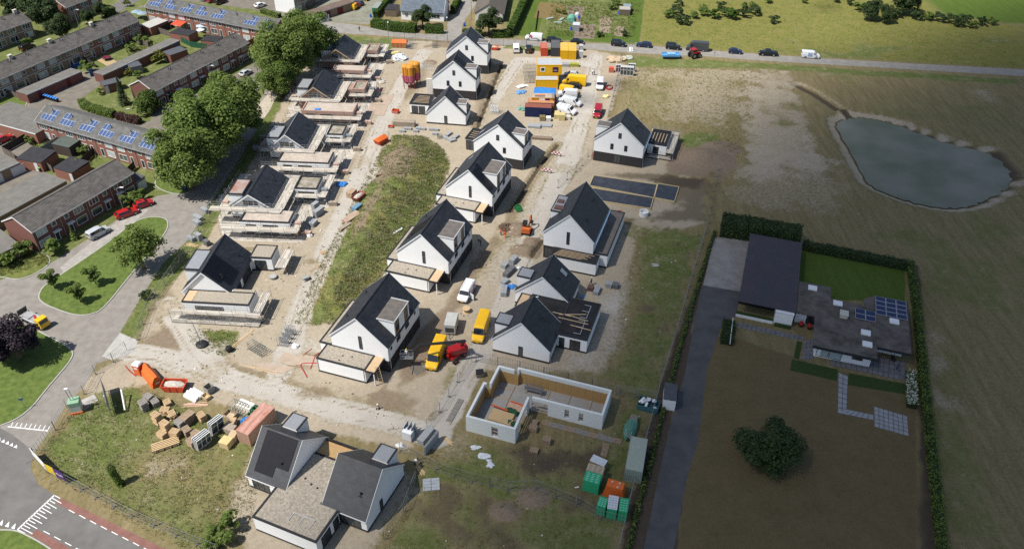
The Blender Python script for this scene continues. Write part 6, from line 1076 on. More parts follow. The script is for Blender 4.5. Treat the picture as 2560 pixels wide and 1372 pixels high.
# tractor with trailer
redp = PT['red']; bluep = mat('blue_trailer_paint', (.12,.33,.62), .4, .1, 2)
a, b = G(1722,147), G(1748,142); t = thing('tractor', 'red tractor coupled to a light blue trailer on the access road', 'tractor', ((a.x+b.x)/2, (a.y+b.y)/2, .02), math.atan2(b.y-a.y, b.x-a.x))
part('bonnet', MB().xprism([(.2,.9),(1.9,.85),(1.95,1.35),(.2,1.6)], -.4, .4), redp, t); part('cab', MB().xprism([(-1.1,1.0),(.25,1.0),(.1,2.5),(-1.0,2.5)], -.7, .7), cglass, t); part('cab_roof', MB().box(-1.2, .3, -.8, .8, 2.5, 2.68), redp, t); part('chassis', MB().box(-1.2, 1.8, -.35, .35, .5, .95), blackp, t)
for x, r_, w_ in ((-.7, .85, .45), (1.35, .58, .35)):
    for s in (-1, 1): w = part('wheel', MB().tube((x, s*.95-w_/2, r_), (x, s*.95+w_/2, r_), r_, 16), tyre, t); part('rim', MB().tube((x, s*.95-w_/2-.01, r_), (x, s*.95+w_/2+.01, r_), r_*.5, 10), rimm, w); part('mudguard', MB().box(x-.6, x+.6, s*.95-w_/2, s*.95+w_/2, 2*r_+.02, 2*r_+.08), redp, t) if x < 0 else None
a, b = G(1650,146), G(1704,146); t = thing('trailer', 'light blue tandem trailer behind the red tractor', 'trailer', ((a.x+b.x)/2, (a.y+b.y)/2, .02), math.atan2(b.y-a.y, b.x-a.x))
part('bed', MB().box(-2.7, 2.3, -1.0, 1.0, .75, .9).box(-2.7, 2.3, -1.02, -.95, .9, 1.35).box(-2.7, 2.3, .95, 1.02, .9, 1.35).box(2.24, 2.3, -.95, .95, .9, 1.7).box(-2.7, -2.64, -.95, .95, .9, 1.35), bluep, t); part('drawbar', MB().tube((2.3, 0, .8), (3.6, 0, .6), .08), bluep, t); part('load', MB().box(-1.2, 1.2, -.6, .6, .91, 1.5), mat('blue_machine', (.2,.42,.7), .5, .2, 2), t)
for x in (-.6, .35):
    for s in (-1, 1): part('wheel', MB().tube((x, s*.9-.12, .42), (x, s*.9+.12, .42), .42, 14), tyre, t)
# yellow truck by the purple tree
t = thing('flatbed_truck', 'flatbed truck with a yellow cab and loading crane beside the purple tree', 'truck', tuple(G(92,808)), yawpx((70,797), (118,822))[0]); t.scale = (.75,)*3
part('cab', MB().xprism([(1.9,.5),(3.6,.5),(3.65,1.6),(3.4,2.7),(1.9,2.7)], -1.1, 1.1), PT['yellow'], t); part('windscreen', MB().add([(3.655,-.95,1.7),(3.655,.95,1.7),(3.45,.9,2.5),(3.45,-.9,2.5)], [(0,1,2,3)]), cglass, t); part('flatbed', MB().box(-4.0, 1.6, -1.15, 1.15, 1.0, 1.15).box(-4.0, 1.6, -1.2, -1.12, 1.15, 1.5).box(-4.0, 1.6, 1.12, 1.2, 1.15, 1.5), mat('grey_truck_bed', (.4,.41,.42), .6, .1, 2), t); part('crane', MB().box(1.2, 1.8, -.35, .35, 1.15, 2.2).tube((1.5, 0, 2.2), (-.6, .3, 1.9), .16, 6).tube((-.6, .3, 1.9), (.9, -.3, 1.7), .12, 6), redp, t); part('load', MB().box(-3.4, -1.0, -.8, .8, 1.16, 1.6).box(-.8, .9, -.7, .4, 1.16, 1.5), mat('grey_crate', (.3,.3,.31), .7, .3, 3), t); part('tail_lift', MB().rbox((-4.3, 0, 1.9), (.1, 2.3, 1.7), 0, .25), mat('dark_grid', (.07,.07,.075), .6), t); part('chassis', MB().box(-3.9, 3.4, -.5, .5, .55, .98), blackp, t)
for x in (2.8, -2.2, -3.2):
    for s in (-1, 1): part('wheel', MB().tube((x, s*1.0-.15, .48), (x, s*1.0+.15, .48), .48, 14), tyre, t)
# box trailer near the boom lift
t = thing('box_trailer', 'dirty white box trailer parked on the street by the cable drum', 'trailer', tuple(G(1129,822)), yawpx((1132,805), (1124,836))[0])
part('box', MB().box(-1.7, 1.7, -.95, .95, .45, 2.3), mat('dirty_white_panel', (.42,.42,.4), .7, .15, 1.5), t); part('front_window', MB().box(1.705, 1.72, -.75, .75, .7, 1.7), mat('dim_opening', (.06,.055,.05), .6), t); part('drawbar', MB().tube((1.7, .4, .5), (2.9, 0, .45), .05).tube((1.7, -.4, .5), (2.9, 0, .45), .05), steel, t)
for s in (-1, 1): part('wheel', MB().tube((-.1, s*.92-.1, .33), (-.1, s*.92+.1, .33), .33, 12), tyre, t)
# boom lift
t = thing('boom_lift', 'red boom lift with a black telescopic arm raising a worker basket', 'lift', tuple(G(1138,893)), 0.); A = G(1138,893)
part('chassis', MB().rbox((0,0,.75), (2.6,1.5,.5), .9), redp, t)
for k in range(4):
    x, y = Matrix.Rotation(.9, 2) @ Vector(((1.1 if k % 2 else -1.1), (1.0 if k // 2 else -1.0))); d = Vector((math.cos(.9+math.pi/2), math.sin(.9+math.pi/2), 0)); w = part('wheel', MB().tube(Vector((x, y, .5))-d*.18, Vector((x, y, .5))+d*.18, .5, 14), tyre, t); part('rim', MB().tube(Vector((x, y, .5))-d*.2, Vector((x, y, .5))+d*.2, .25, 8), redp, w)
part('turret', MB().rbox((.5,.3,1.6), (3.0,1.5,1.1), .5).rbox((-.6,-.2,1.5), (1.2,.9,.7), .5), redp, t); e1 = G(1163,852,4.6)-A; e2 = G(1048,862,5.2)-A; e3 = G(1016,878,3.2)-A; e3.z = 3.0
part('arm', MB().tube((1.0,.8,2.0), e1, .2, 6).tube(e1, e2, .26, 6, .2), blackp, t); part('jib', MB().tube(e2, e3+Vector((.6, .1, -.2)), .15, 6), mat('dark_arm', (.03,.03,.032), .5), t); bk = MB(); c = e3
for (dx, dy) in ((-1,-.45),(1,-.45),(1,.45),(-1,.45)): bk.tube(c+Vector((dx,dy,-1.1)), c+Vector((dx,dy,.1)), .035, 4)
for zz_ in (-1.05, -.5, .1):
    for p_, q_ in (((-1,-.45),(1,-.45)),((1,-.45),(1,.45)),((1,.45),(-1,.45)),((-1,.45),(-1,-.45))): bk.tube(c+Vector((*p_, zz_)), c+Vector((*q_, zz_)), .035, 4)
bk.rbox(c+Vector((0,0,-1.1)), (2,.9,.05)); part('basket', bk, steel, t); BASKET = A+c
# excavator
p = G(1317,582); t = thing('excavator', 'small orange and black excavator digging by the soil heap', 'excavator', tuple(p), 1.35)
for s in (-1, 1): part('track', MB().xprism([(-1.2,.1),(-1.0,0),(1.0,0),(1.2,.1),(1.2,.4),(1.0,.55),(-1.0,.55),(-1.2,.4)], s*.75-.2, s*.75+.2), tyre, t)
part('house', MB().box(-1.2, .5, -.8, .8, .65, 1.25), mat('orange_machine', (.55,.13,.03), .5, .1), t); part('engine_cover', MB().box(-1.25, -.5, -.75, .75, 1.26, 1.7), mat('orange_machine'), t); part('cab', MB().box(-.45, .6, .0, .8, 1.26, 2.5), cglass, t); part('cab_roof', MB().box(-.5, .65, -.05, .85, 2.5, 2.6), blackp, t)
part('boom', MB().tube((.4,-.3,1.2), (1.6,-.35,3.1), .14, 6).tube((1.6,-.35,3.1), (2.6,-.35,2.6), .12, 6), mat('orange_machine'), t); part('stick', MB().tube((2.6,-.35,2.6), (2.9,-.35,1.1), .1, 6), blackp, t); part('bucket', MB().xprism([(2.6,.5),(3.2,.6),(3.15,1.1),(2.8,1.15)], -.65, -.05), blackp, t)
# ================================================================ SITE CABINS AND CONTAINERS
def container(label, p0, p1, depth, h, wallm, roofm=None, z=0., zt=None, name='container', rib=.28, cat='container', group='containers in the site yard', yaw=None, L=None, clean=False):
    "p0,p1: photo pixels of the near long edge at level zt (default the foot); depth goes away from the camera"
    zt = z if zt is None else zt; a, b = G(*p0, zt), G(*p1, zt); d = b-a; yw = math.atan2(d.y, d.x) if yaw is None else rad(yaw); L = L or d.length
    t = thing(name, label, cat, (a.x, a.y, z), yw, group); part('wall', MB().box(.04, L-.04, .04, depth-.04, .1, h-.06), wallm, t); part('roof', MB().box(.03, L-.03, .03, depth-.03, h-.05, h), roofm or wallm, t)
    part('frame', MB().box(0, L, 0, .1, 0, .14).box(0, L, depth-.1, depth, 0, .14).box(0, L, 0, .08, h-.1, h+.02).box(0, L, depth-.08, depth, h-.1, h+.02).box(0, .1, .1, depth-.1, h-.1, h+.02).box(L-.1, L, .1, depth-.1, h-.1, h+.02).box(0, .1, 0, .1, .14, h-.1).box(L-.1, L, 0, .1, .14, h-.1).box(0, .1, depth-.1, depth, .14, h-.1).box(L-.1, L, depth-.1, depth, .14, h-.1), wallm, t)
    if not clean:
        n = int(L/rib); mb = MB()
        for k in range(1, n): mb.box(L*k/n-.06, L*k/n+.06, .0, .038, .16, h-.12)
        nd = int(depth/rib)
        for k in range(1, nd): mb.box(0.0, .038, depth*k/nd-.06, depth*k/nd+.06, .16, h-.12); mb.box(L-.038, L, depth*k/nd-.06, depth*k/nd+.06, .16, h-.12)
        for k in range(1, n): mb.box(L*k/n-.05, L*k/n+.05, .1, depth-.1, h+.001, h+.02)
        o = part('corrugation', mb, wallm, t)
        if roofm: o.data.materials.append(roofm); o.data.polygons.foreach_set('material_index', [0]*(6*(n-1)+12*(nd-1))+[1]*(6*(n-1)))
    return t
cy = lambda x, y: (1280+x*.1531, 100+y*.1531)
navy = mat('navy_container', (.012,.02,.075), .6, .15, 2); rusty = mat('rusty_red_roof', (.22,.075,.05), .8, .2, 1.5); orb = mat('orange_brown_container', (.36,.15,.06), .75, .15, 1.5); yelc = mat('yellow_cabin', (.66,.37,.008), .55, .06, 1.5); greyr = mat('grey_cabin_roof', (.36,.38,.4), .7, .12, 1); dgrey = mat('dark_grey_container', (.05,.052,.058), .65, .15, 2); redo = mat('orange_red_container', (.5,.07,.03), .6, .12, 2); purple = mat('purple_sign', (.05,.008,.07), .5)
container('dark blue container with a rusty red roof at the front of the yard row', cy(208,1255), cy(640,1275), 2.44, 2.6, navy, rusty)
container('orange-brown container directly behind the dark blue one', cy(262,1020), cy(690,1035), 2.44, 2.7, orb, mat('orange_dusty_roof', (.42,.2,.1), .8, .15, 1), zt=2.7, z=0.)
t = container('yellow-brown container with white and purple signs and planks on its roof', cy(322,945), cy(700,950), 2.6, 3.4, mat('ochre_container', (.5,.25,.03), .65, .12, 1.5), mat('beige_dusty_roof', (.36,.31,.25), .85, .15, 1), zt=3.4)
box('white_sign', trimw, t, 1.9, 3.3, -.03, -.003, 2.4, 3.2); box('purple_sign', purple, t, 3.4, 4.5, -.03, -.003, 2.4, 3.2); text(t, 'mun', .5, (2.5, -.035, 2.75), (math.pi/2, 0, 0), mat('dark_print')); part('roof_plank', MB().box(.8, 3.2, .6, 1.0, 3.43, 3.7), mat('weathered_planks', (.22,.19,.16), .9, .2, 3), t); part('orange_board', MB().box(1.2, 3.4, 1.3, 1.8, 3.43, 3.5), mat('orange_tarp', (.62,.13,.025), .6, .1, 2), t); part('roof_plank', MB().box(5.0, 5.7, -.4, 2.4, 3.43, 3.6), mat('weathered_planks'), t)
btarp = mat('blue_tarpaulin', (.035,.20,.55), .45, .25, .9, .4, 6)
t = container('cabin covered with a bright blue tarpaulin between the yellow cabins and the ochre container', cy(352,890), cy(715,905), 4.2, 2.9, mat('blue_side', (.03,.07,.28), .6, .2, 2), btarp, zt=2.9, clean=True, name='site_cabin', cat='cabin')
L_ = (G(*cy(352,890), 2.9)-G(*cy(715,905), 2.9)).length; part('tarpaulin', MB().add([(x*L_/6, y*4.3/5-.05, 2.93+.18*math.sin(x*1.3+y)*.4+.25*(1-abs(y-2.5)/2.5)) for y in range(6) for x in range(7)], [(j*7+i, j*7+i+1, (j+1)*7+i+1, (j+1)*7+i) for j in range(5) for i in range(6)]), btarp, t, smooth=True)
t = container('low yellow site cabin with a grey roof in front of the stacked one', cy(392,655), cy(752,655), 2.5, 2.75, yelc, greyr, zt=2.75, name='site_cabin', cat='cabin', clean=True)
t = container('lower yellow site cabin of the two-storey stack', cy(408,575), cy(765,575), 3.6, 2.75, yelc, greyr, zt=2.75, name='site_cabin', cat='cabin', clean=True); o_ = t
t2 = thing('site_cabin', 'upper yellow site cabin with a white window and a purple logo sign', 'cabin', (o_.location.x, o_.location.y, 2.78), o_.rotation_euler.z, 'containers in the site yard'); L_ = 6.6
part('wall', MB().box(.04, L_-.04, .04, 4.9, 0, 2.65), yelc, t2); part('roof', MB().box(.15, L_-.15, .15, 4.8, 2.66, 2.74), greyr, t2); part('roof_edge', MB().box(0, L_, 0, .14, 2.6, 2.8).box(0, L_, 4.8, 4.95, 2.6, 2.8).box(0, .14, .14, 4.8, 2.6, 2.8).box(L_-.14, L_, .14, 4.8, 2.6, 2.8), yelc, t2); window(t2, 'y-', .9, 2.1, .9, 2.1, at=.04, m=trimw, fw=.16); box('purple_sign', purple, t2, 4.1, 5.6, -.0, .036, .75, 2.15); text(t2, 'mun', .5, (4.85, -.006, 1.3), (math.pi/2, 0, 0), mat('white_paint'))
container('small orange-red container beside the dark grey one', cy(470,270), cy(582,270), 4.2, 2.4, redo, mat('faded_red_roof', (.4,.13,.09), .8, .2, 1)); container('dark grey container between the orange-red and the yellow ones', cy(632,275), cy(780,278), 6.0, 2.6, dgrey, mat('dark_grey_roof', (.09,.09,.095), .7, .15, 1)); container('yellow container next to the dark grey one', cy(782,318), cy(908,322), 6.0, 2.6, yelc, mat('dusty_yellow_roof', (.55,.36,.08), .7, .15, 1)); container('yellow container at the end of the row with a plank on its roof', cy(912,322), cy(1042,326), 6.0, 2.6, yelc, mat('dusty_yellow_roof')); container('small white water tank box beside the yellow containers', cy(1090,300), cy(1160,302), 1.4, 1.9, mat('dirty_white_panel', (.42,.42,.4), .7, .15, 1.5), name='tank_box', cat='tank', clean=True); container('white tank box behind the first one at the yellow containers', cy(1092,185), cy(1160,187), 1.4, 1.6, mat('dirty_white_panel'), name='tank_box', cat='tank', clean=True)
# pale green container and wrapped packs in the south-east corner
g4 = lambda x, y: (1050+x*.3585, 880+y*.3585)
a, b = G(*g4(1418,870)), G(*g4(1500,905)); t = container('long pale green corrugated container beside the driveway fence', g4(1418,895), g4(1506,912), 6.1, 2.6, mat('pale_green_container', (.26,.32,.27), .7, .12, 1.5), mat('pale_green_rusty_roof', (.30,.34,.28), .8, 0, 2, col2=(.36,.40,.33)), yaw=-14, L=2.44)
gw_ = mat('green_wrap', (.03,.34,.16), .45, .12, 2.5); ww = mat('white_wrap', (.55,.58,.6), .5, .1, 2.5); bw_ = mat('beige_board_pack', (.42,.34,.24), .8, .12, 3); ot = mat('orange_tarp', (.62,.13,.025), .6, .1, 2)
def pack(label, near, w, d, h, topm, sidem, yaw=-20, name='wrapped_pack', cat='pack', bands=3, marks=None, group='wrapped building packs'):
    p = G(*near); t = thing(name, label, cat, (p.x, p.y, 0), rad(yaw), group); part('stack', MB().box(0, w, 0, d, .12, h-.02), sidem, t); part('cover', MB().box(-.012, w+.012, -.012, d+.012, h-.018, h), topm, t)
    for k in range(3): box('bearer', wood, t, w*(.08+.36*k), w*(.08+.36*k)+.12, .03, d-.03, 0, .118)
    for k in range(1, bands): box('band', sidem, t, -.01, w+.01, -.015, -.002, .12+(h-.14)*k/bands, .15+(h-.14)*k/bands)
    if marks:
        for i in range(3):
            for j in range(5): box('print', marks, t, w*(.1+.3*i), w*(.1+.3*i)+w*.18, d*(.08+.18*j), d*(.08+.18*j)+.09, h+.001, h+.004)
    return t
gp = mat('green_print', (.35,.62,.48), .5); pack('tall green-wrapped pack beside the orange tarpaulin box', g4(1130,965), 2.25, 1.7, 2.4, gw_, gw_, marks=gp); pack('pack of beige printed boards behind the green-wrapped one', g4(1152,890), 2.3, 1.3, 2.2, bw_, bw_, marks=mat('brown_print', (.24,.18,.12), .7)); pack('white-topped board pack lying askew behind the beige boards', g4(1178,805), 2.2, 1.3, 1.6, ww, mat('tan_boards', (.35,.25,.15), .8), yaw=-30); pack('small green-wrapped pack in the fence corner', g4(1225,1130), 1.2, 1.6, 2.0, gw_, gw_, marks=gp); pack('white-topped green pack beside its green twin', g4(1296,1160), 1.3, 2.2, 2.3, ww, gw_, yaw=-12, marks=mat('grey_print', (.2,.22,.24), .6)); pack('green-wrapped pack next to the white-topped one', g4(1375,1178), 1.15, 2.2, 2.3, gw_, gw_, yaw=-12, marks=gp)
def heap(name, label, cat, px, r, m, n=8, seed=0, group=None, z=0., flat=.6):
    p = on(*px); rg = random.Random(seed+int(px[0])); mb = MB()
    for k in range(n): mb.blob((rg.uniform(-.6, .6)*r[0], rg.uniform(-.6, .6)*r[1], r[2]*.35*rg.uniform(.5, 1)), (r[0]*rg.uniform(.3, .6), r[1]*rg.uniform(.3, .6), r[2]*flat*rg.uniform(.6, 1)), seed+k, .35)
    return tag(part(name, mb, m, None, (p.x, p.y, p.z+z)), label, cat, group)
t = thing('covered_box', 'bright orange tarpaulin box weighted with tyres beside the green packs', 'cover', tuple(G(*g4(1355,985))), rad(-22)); part('tarpaulin', MB().add([(-1.5,-.9,0),(1.5,-.8,0),(1.45,.9,0),(-1.5,.9,0),(-1.15,-.62,2.0),(1.15,-.6,2.1),(1.15,.7,2.05),(-1.2,.7,1.95),(-.3,-1.0,0),(0,-.65,2.0)], [(0,8,9,4),(8,1,5,9),(1,2,6,5),(2,3,7,6),(3,0,4,7),(4,9,5,6,7)]), ot, t)
for x, y in ((-.5,.2),(.5,.3),(.4,-.4)): part('weight', MB().lathe([(.16,0),(.16,.12)], 10, (x, y, 2.03)), mat('pale_disc', (.5,.42,.33), .8), t)
# green netted bundle, white debris skip
t = thing('netted_bundle', 'long bundle of poles under green netting beside the pale green container', 'bundle', tuple(G(*g4(1465,545))), rad(68)); part('net', MB().blob((0,0,.55), (2.6,.95,.7), 4, .12, 12, 6), mat('green_net', (.08,.2,.15), .8, .3, 5), t)
for k in range(5): part('pole', MB().tube((-2.4+.1*k, -.5+.22*k, 1.0), (2.3, -.45+.22*k, 1.05), .06), deckw, t)
t = thing('debris_skip', 'skip filled with white foam scraps beside the white garden hut', 'skip', tuple(G(*g4(1590,385))), rad(-18)); part('tub', MB().box(-1.6,1.6,-1.0,-.94,0,1.1).box(-1.6,1.6,.94,1.0,0,1.1).box(-1.6,-1.54,-.94,.94,0,1.1).box(1.54,1.6,-.94,.94,0,1.1).box(-1.54,1.54,-.94,.94,0,.1), mat('blue_green_skip', (.05,.14,.16), .6, .15), t)
for k in range(16): part('foam_scrap', MB().rbox((random.uniform(-1.2,1.2), random.uniform(-.7,.7), .8+random.uniform(0,.55)), (random.uniform(.3,.9), random.uniform(.25,.5), random.uniform(.1,.3)), random.uniform(0,3), random.uniform(-.4,.4)), trimw, t)
# ================================================================ PALLETS
palw = [mat('pallet_wood_fresh', (.44,.31,.18), .85, .2, 4), mat('pallet_wood_brown', (.30,.22,.15), .9, .2, 4), mat('pallet_wood_grey', (.25,.23,.21), .9, .2, 4)]
def pallet_mb(w=1.2, d=.9):
    mb = MB()
    for k in range(6): mb.box(-w/2, w/2, -d/2+k*(d-.11)/5, -d/2+k*(d-.11)/5+.11, .115, .14)
    for k in range(3): mb.box(-w/2+k*(w-.1)/2, -w/2+k*(w-.1)/2+.1, -d/2, d/2, .02, .113)
    for k in (0, 2, 5): mb.box(-w/2, w/2, -d/2+k*(d-.11)/5, -d/2+k*(d-.11)/5+.1, 0, .019)
    return mb
PALM = [pallet_mb().mesh('pallet', m) for m in palw]
def pallets(label, px, n, kind=0, yaw=0., tilt=0., group='stacks of wooden pallets in the weedy storage yard', name='pallet_stack', scale=1., xy=None):
    p = on(*px) if xy is None else Vector((*xy, 0)); t = thing(name, label, 'pallets', (p.x, p.y, p.z), rad(yaw), group)
    for k in range(n):
        o = link('pallet', PALM[kind], t, (random.uniform(-.05,.05), random.uniform(-.05,.05), .145*k*scale), random.uniform(-.06,.06), scale)
        if tilt: o.rotation_euler = (tilt*random.uniform(.3,1), tilt*random.uniform(-1,1), random.uniform(-.5,.5))
    return t
q8 = lambda x, y: (240+x*.2344, 860+y*.2344)
PS = [((525,690),10,2,'tall grey pallet stack nearest the weeds by the leaning frame'),((575,610),8,2,'grey pallet stack behind the tall grey one'),((640,645),6,2,'low grey pallet stack beside the tall grey one'),((770,640),4,0,'untidy low pile of fresh pallets next to the grey stacks'),((665,830),11,0,'tall fresh pallet stack at the near edge of the pallet yard'),((745,735),6,0,'fresh pallet stack behind the tall one, beside the untidy pile'),((825,780),6,0,'crooked fresh pallet stack in the middle of the yard'),((765,935),13,0,'tallest fresh pallet stack in the yard'),((905,890),9,2,'grey pallet stack in the middle of the yard'),((965,850),10,1,'brown pallet stack next to the grey one in the middle'),((1020,800),9,1,'brown pallet stack behind the middle ones'),((1135,800),7,0,'fresh pallet stack standing apart toward the window frames'),((715,990),6,0,'small fresh pallet stack at the front of the yard'),((855,985),8,0,'square pallet stack at the front of the yard'),((985,960),8,1,'brown pallet stack toward the window frames'),((1085,1000),8,1,'brown pallet stack beside the leaning white windows'),((1035,1080),8,1,'brown pallet stack in front of the leaning white windows')]
for (x, y), n, k, lab in PS: pallets(lab, q8(x, y), n, k, random.uniform(-50,-10), .08 if 'untidy' in lab or 'crooked' in lab else 0, scale=1.12)
a18 = -18.
for k, (px, n, lab) in enumerate((((g4(790,500)), 4, 'low pallet stack at the inner corner of the roofless shell'), (g4(790,545), 6, 'pallet stack in front of the shell doorway'), (g4(885,632), 7, 'pallet stack on the weeds in front of the roofless shell'), (g4(797,690), 3, 'low pallet stack in the dark weeds below the shell'))): pallets(lab, px, n, 1, a18, group='pallets around the roofless shell')
A, B = G(*g4(850,490)), G(*g4(1405,630)); d = (B-A)
t = thing('pallet_path', 'walkway of wooden pallets laid end to end in front of the roofless shell', 'walkway', tuple(A), math.atan2(d.y, d.x)); n = int(d.length/1.2)
for k in range(n): link('pallet', PALM[2 if k % 3 else 1], t, (.6+1.22*k, random.uniform(-.05,.05), 0), random.uniform(-.04,.04))
A, B = G(*g4(1300,640)), G(*g4(1278,735)); d = B-A; t = thing('pallet_path', 'short pallet walkway from the shell path toward the wrapped packs', 'walkway', tuple(A), math.atan2(d.y, d.x))
for k in range(int(d.length/1.2)): link('pallet', PALM[1], t, (.6+1.22*k, 0, 0), random.uniform(-.05,.05))
t = thing('pallet_path', 'row of pallets lying at the lane fence beside the shell', 'walkway', tuple(G(*g4(200,485))), yawpx(g4(200,485), g4(250,395))[0])
for k in range(4): link('pallet', PALM[2], t, (.6+1.22*k, 0, 0), 0)
pallets('fresh pallets lying on the sandy lane near the mound foot', (808,632), 1, 0, 40, group='single pallets on the sandy lane'); pallets('two pallets with stones beside the mound near the sand lane', (946,440), 4, 1, 20, group='single pallets on the sandy lane')
# ================================================================ STACKS OF BLOCKS, TIMBER AND PIPES
blk = mat('grey_block', (.27,.285,.295), .85, .15, 4); blkd = mat('dark_grey_block', (.12,.125,.13), .85, .2, 4); tim = mat('weathered_timber', (.30,.25,.195), .9, .2, 3); timp = mat('pink_brown_timber', (.38,.28,.21), .9, .2, 3)
def packs(label, px, L, w, h, yaw, m, name='block_stack', cat='blocks', nx=3, nz=2, ny=1, group='stacks of building material on the site', z=0., xy=None):
    p = on(*px) if xy is None else Vector((*xy, 0)); t = thing(name, label, cat, (p.x, p.y, p.z+z), rad(yaw), group)
    for i in range(nx):
        for j in range(ny):
            for k in range(nz): part({'block_stack': 'block', 'timber_pile': 'plank'}.get(name, 'piece'), MB().rbox((-L/2+L*(i+.5)/nx, -w/2+w*(j+.5)/ny, h*(k+.5)/nz), (L/nx*.95, w/ny*.93, h/nz*.94), random.uniform(-.03,.03)), m, t)
    return t
BS = [((560,500),2.,1.,1.,'grey roof-tile pack under the verge scaffold end'),((513,530),1.8,.9,.9,'grey tile pack on the verge beside the first scaffold'),((496,548),2.2,1.,.8,'grey tile packs on the verge grass below the scaffold'),((494,560),1.8,1.,.8,'second grey tile pack below the verge scaffold'),((497,598),1.7,1.,1.4,'tall grey tile pack beside the near white house'),((480,600),1.6,1.,.8,'low grey tile pack beside the tall one'),((518,612),1.2,.9,1.1,'single grey pack by the zinc dormer')]
for px, L, w, h, lab in BS: packs(lab, px, L, w, h, -35, blk if 'single' not in lab else blkd, nz=3)
BT = [((797,537),2.4,1.1,1.4,60,blk,'grey block packs piled at the end of the white annex scaffold'),((784,562),1.8,1.2,.9,70,blk,'grey block pack at the lane beside the timber pile'),((790,525),1.6,1.,1.8,60,blk,'tall grey block pack next to the annex scaffold'),((1262,668),1.4,1.1,.9,60,blk,'grey block pack on the street near the low white house'),((1273,684),3.0,1.1,1.,58,blkd,'row of dark block packs on the street near the low white house'),((1284,655),2.0,1.1,1.1,60,blk,'block packs at the street edge beside the soil heap'),((1260,732),1.1,2.6,1.,-5,blk,'narrow grey pack next to the blue tarpaulin'),((1262,707),1.5,1.2,.7,50,blk,'loose grey slabs beside the blue tarpaulin'),((1492,730),1.0,2.2,.8,-20,blk,'grey pack behind the low white house'),((1522,716),1.2,1.2,.9,-20,blk,'grey pack at the grass edge behind the low white house'),((1538,718),1.2,1.2,.9,-20,blkd,'dark pack at the grass edge behind the low white house'),((1476,724),1.1,1.1,.8,-20,mat('brown_roof_tiles_stack', (.12,.07,.06), .8),'brown tile pack behind the low white house')]
for px, L, w, h, yw, m, lab in BT: packs(lab, px, L, w, h, yw, m, nz=2, nx=3 if L > 2 else 2)
for k, (px, L, yw) in enumerate((((1020,324),1.9,-8),((1052,324),2.4,-8),((1085,326),2.4,-8),((1040,330),1.2,-8),((1088,337),1.3,-8),((1122,338),2.2,60),((1118,349),2.4,-40),((1140,345),2.,60),((1132,354),1.6,30),((1006,330),1.4,-8))): packs('grey plastic-wrapped roll pack lying on the sand behind the mound', px, L, .8, .55, yw, blk, name='roll_pack', cat='pack', nx=2, nz=1, group='wrapped packs behind the mound')
TP = [((1011,314),5.6,1.6,1.3,-4,tim,'long brown timber pile in front of the low white house'),((725,553),4.2,1.1,.9,66,tim,'long beam pile at the lane beside the grey block packs'),((746,585),1.8,1.2,1.1,60,mat('cardboard_brown', (.36,.26,.17), .9),'brown box pile beside the white sack on the lane'),((879,545),4.5,1.6,.5,58,timp,'pink timber planks at the foot of the mound'),((862,568),3.2,1.,.4,55,tim,'short timber pile at the foot of the mound'),((893,522),2.4,1.1,.8,62,mat('blue_grey_wrap', (.13,.24,.34), .6),'blue-grey wrapped pack at the foot of the mound'),((880,490),2.2,1.4,1.3,66,mat('cardboard_brown'),'brown board pack beside the red rubble skip'),((1352,348),5.6,1.1,.6,-8,mat('brown_beam', (.2,.15,.11), .9),'heavy brown beam pack lying in the street by the mesh panels'),((1364,315),3.2,1.6,.4,-8,blk,'stack of grey steel plates beside the wire mesh panels'),((1336,318),3.2,1.6,.6,-8,blk,'grey slab stack in front of the dark blue container'),((1392,293),1.4,2.4,1.2,0,mat('yellow_crate', (.5,.42,.2), .8),'yellow crate stack beside the white van with roof rack'),((1404,299),1.6,1.6,1.6,0,mat('yellow_crate'),'taller yellow crate stack in front of the white vans'),((1420,298),1.2,1.2,.9,0,mat('pale_crate', (.55,.52,.42), .8),'pale crate at the end of the yellow crates'),((1400,262),1.6,1.6,1.6,0,mat('white_wrap'),'white crate stack beside the white vans'),((1410,165),3.2,1.6,.8,-3,blk,'grey panel pack behind the silver car'),((1436,166),2.6,1.2,.9,-3,mat('yellow_green_load', (.3,.3,.05), .7, .4, 4),'mixed green and yellow machine load behind the silver car')]
for px, L, w, h, yw, m, lab in TP: packs(lab, px, L, w, h, yw, m, name='timber_pile', cat='timber' if 'timber' in lab or 'beam' in lab else 'pack', nx=1, ny=max(2, int(w/.4)), nz=max(2, int(h/.28)))
def planks(label, px, n, L, yaw, m=wood, spread=.4, group='loose planks lying on the site', z=0.):
    p = on(*px); t = thing('plank_bundle', label, 'planks', (p.x, p.y, p.z+z), rad(yaw), group)
    for k in range(n): part('plank', MB().rbox((random.uniform(-.2,.2), (k-n/2)*.2+random.uniform(-.05,.05)*spread, .03+.05*(k % 2)), (L*random.uniform(.8,1.1), .16, .045), random.uniform(-.15,.15)*spread), m, t)
planks('three long planks lying on the sand beside the weed patch', (603,848), 3, 6.0, 62); planks('two planks on the sand lane beside the mound', (790,668), 2, 3.0, 55); planks('pale planks leaning at the grey block packs', (690,545), 3, 3, -10); planks('planks on the ground behind the dormer', (480,612), 5, 2.6, -15, freshw, 1.); planks('loose planks on the ground by the near white house', (1050,1170), 3, 2.6, -55, freshw); planks('single plank lying beside the white van street', (1155,698), 1, 2.2, 45); planks('planks beside the steel panels by the lane fence', (1120,1100), 3, 2.5, -40, freshw); planks('boards lying on the mound foot beside the gable house', (992,578), 2, 3.4, 50, trimw); planks('broken boards by the orange mixer skip', (978,360), 6, 1.6, 10, wood, 3.); planks('plank pile shaped like a ladder in the pallet yard', (490,1010), 4, 3.6, 4, mat('pink_timber', (.5,.33,.24), .8)); planks('long plank row on the sand beside the site road corner', (650,922), 2, 7., -16)
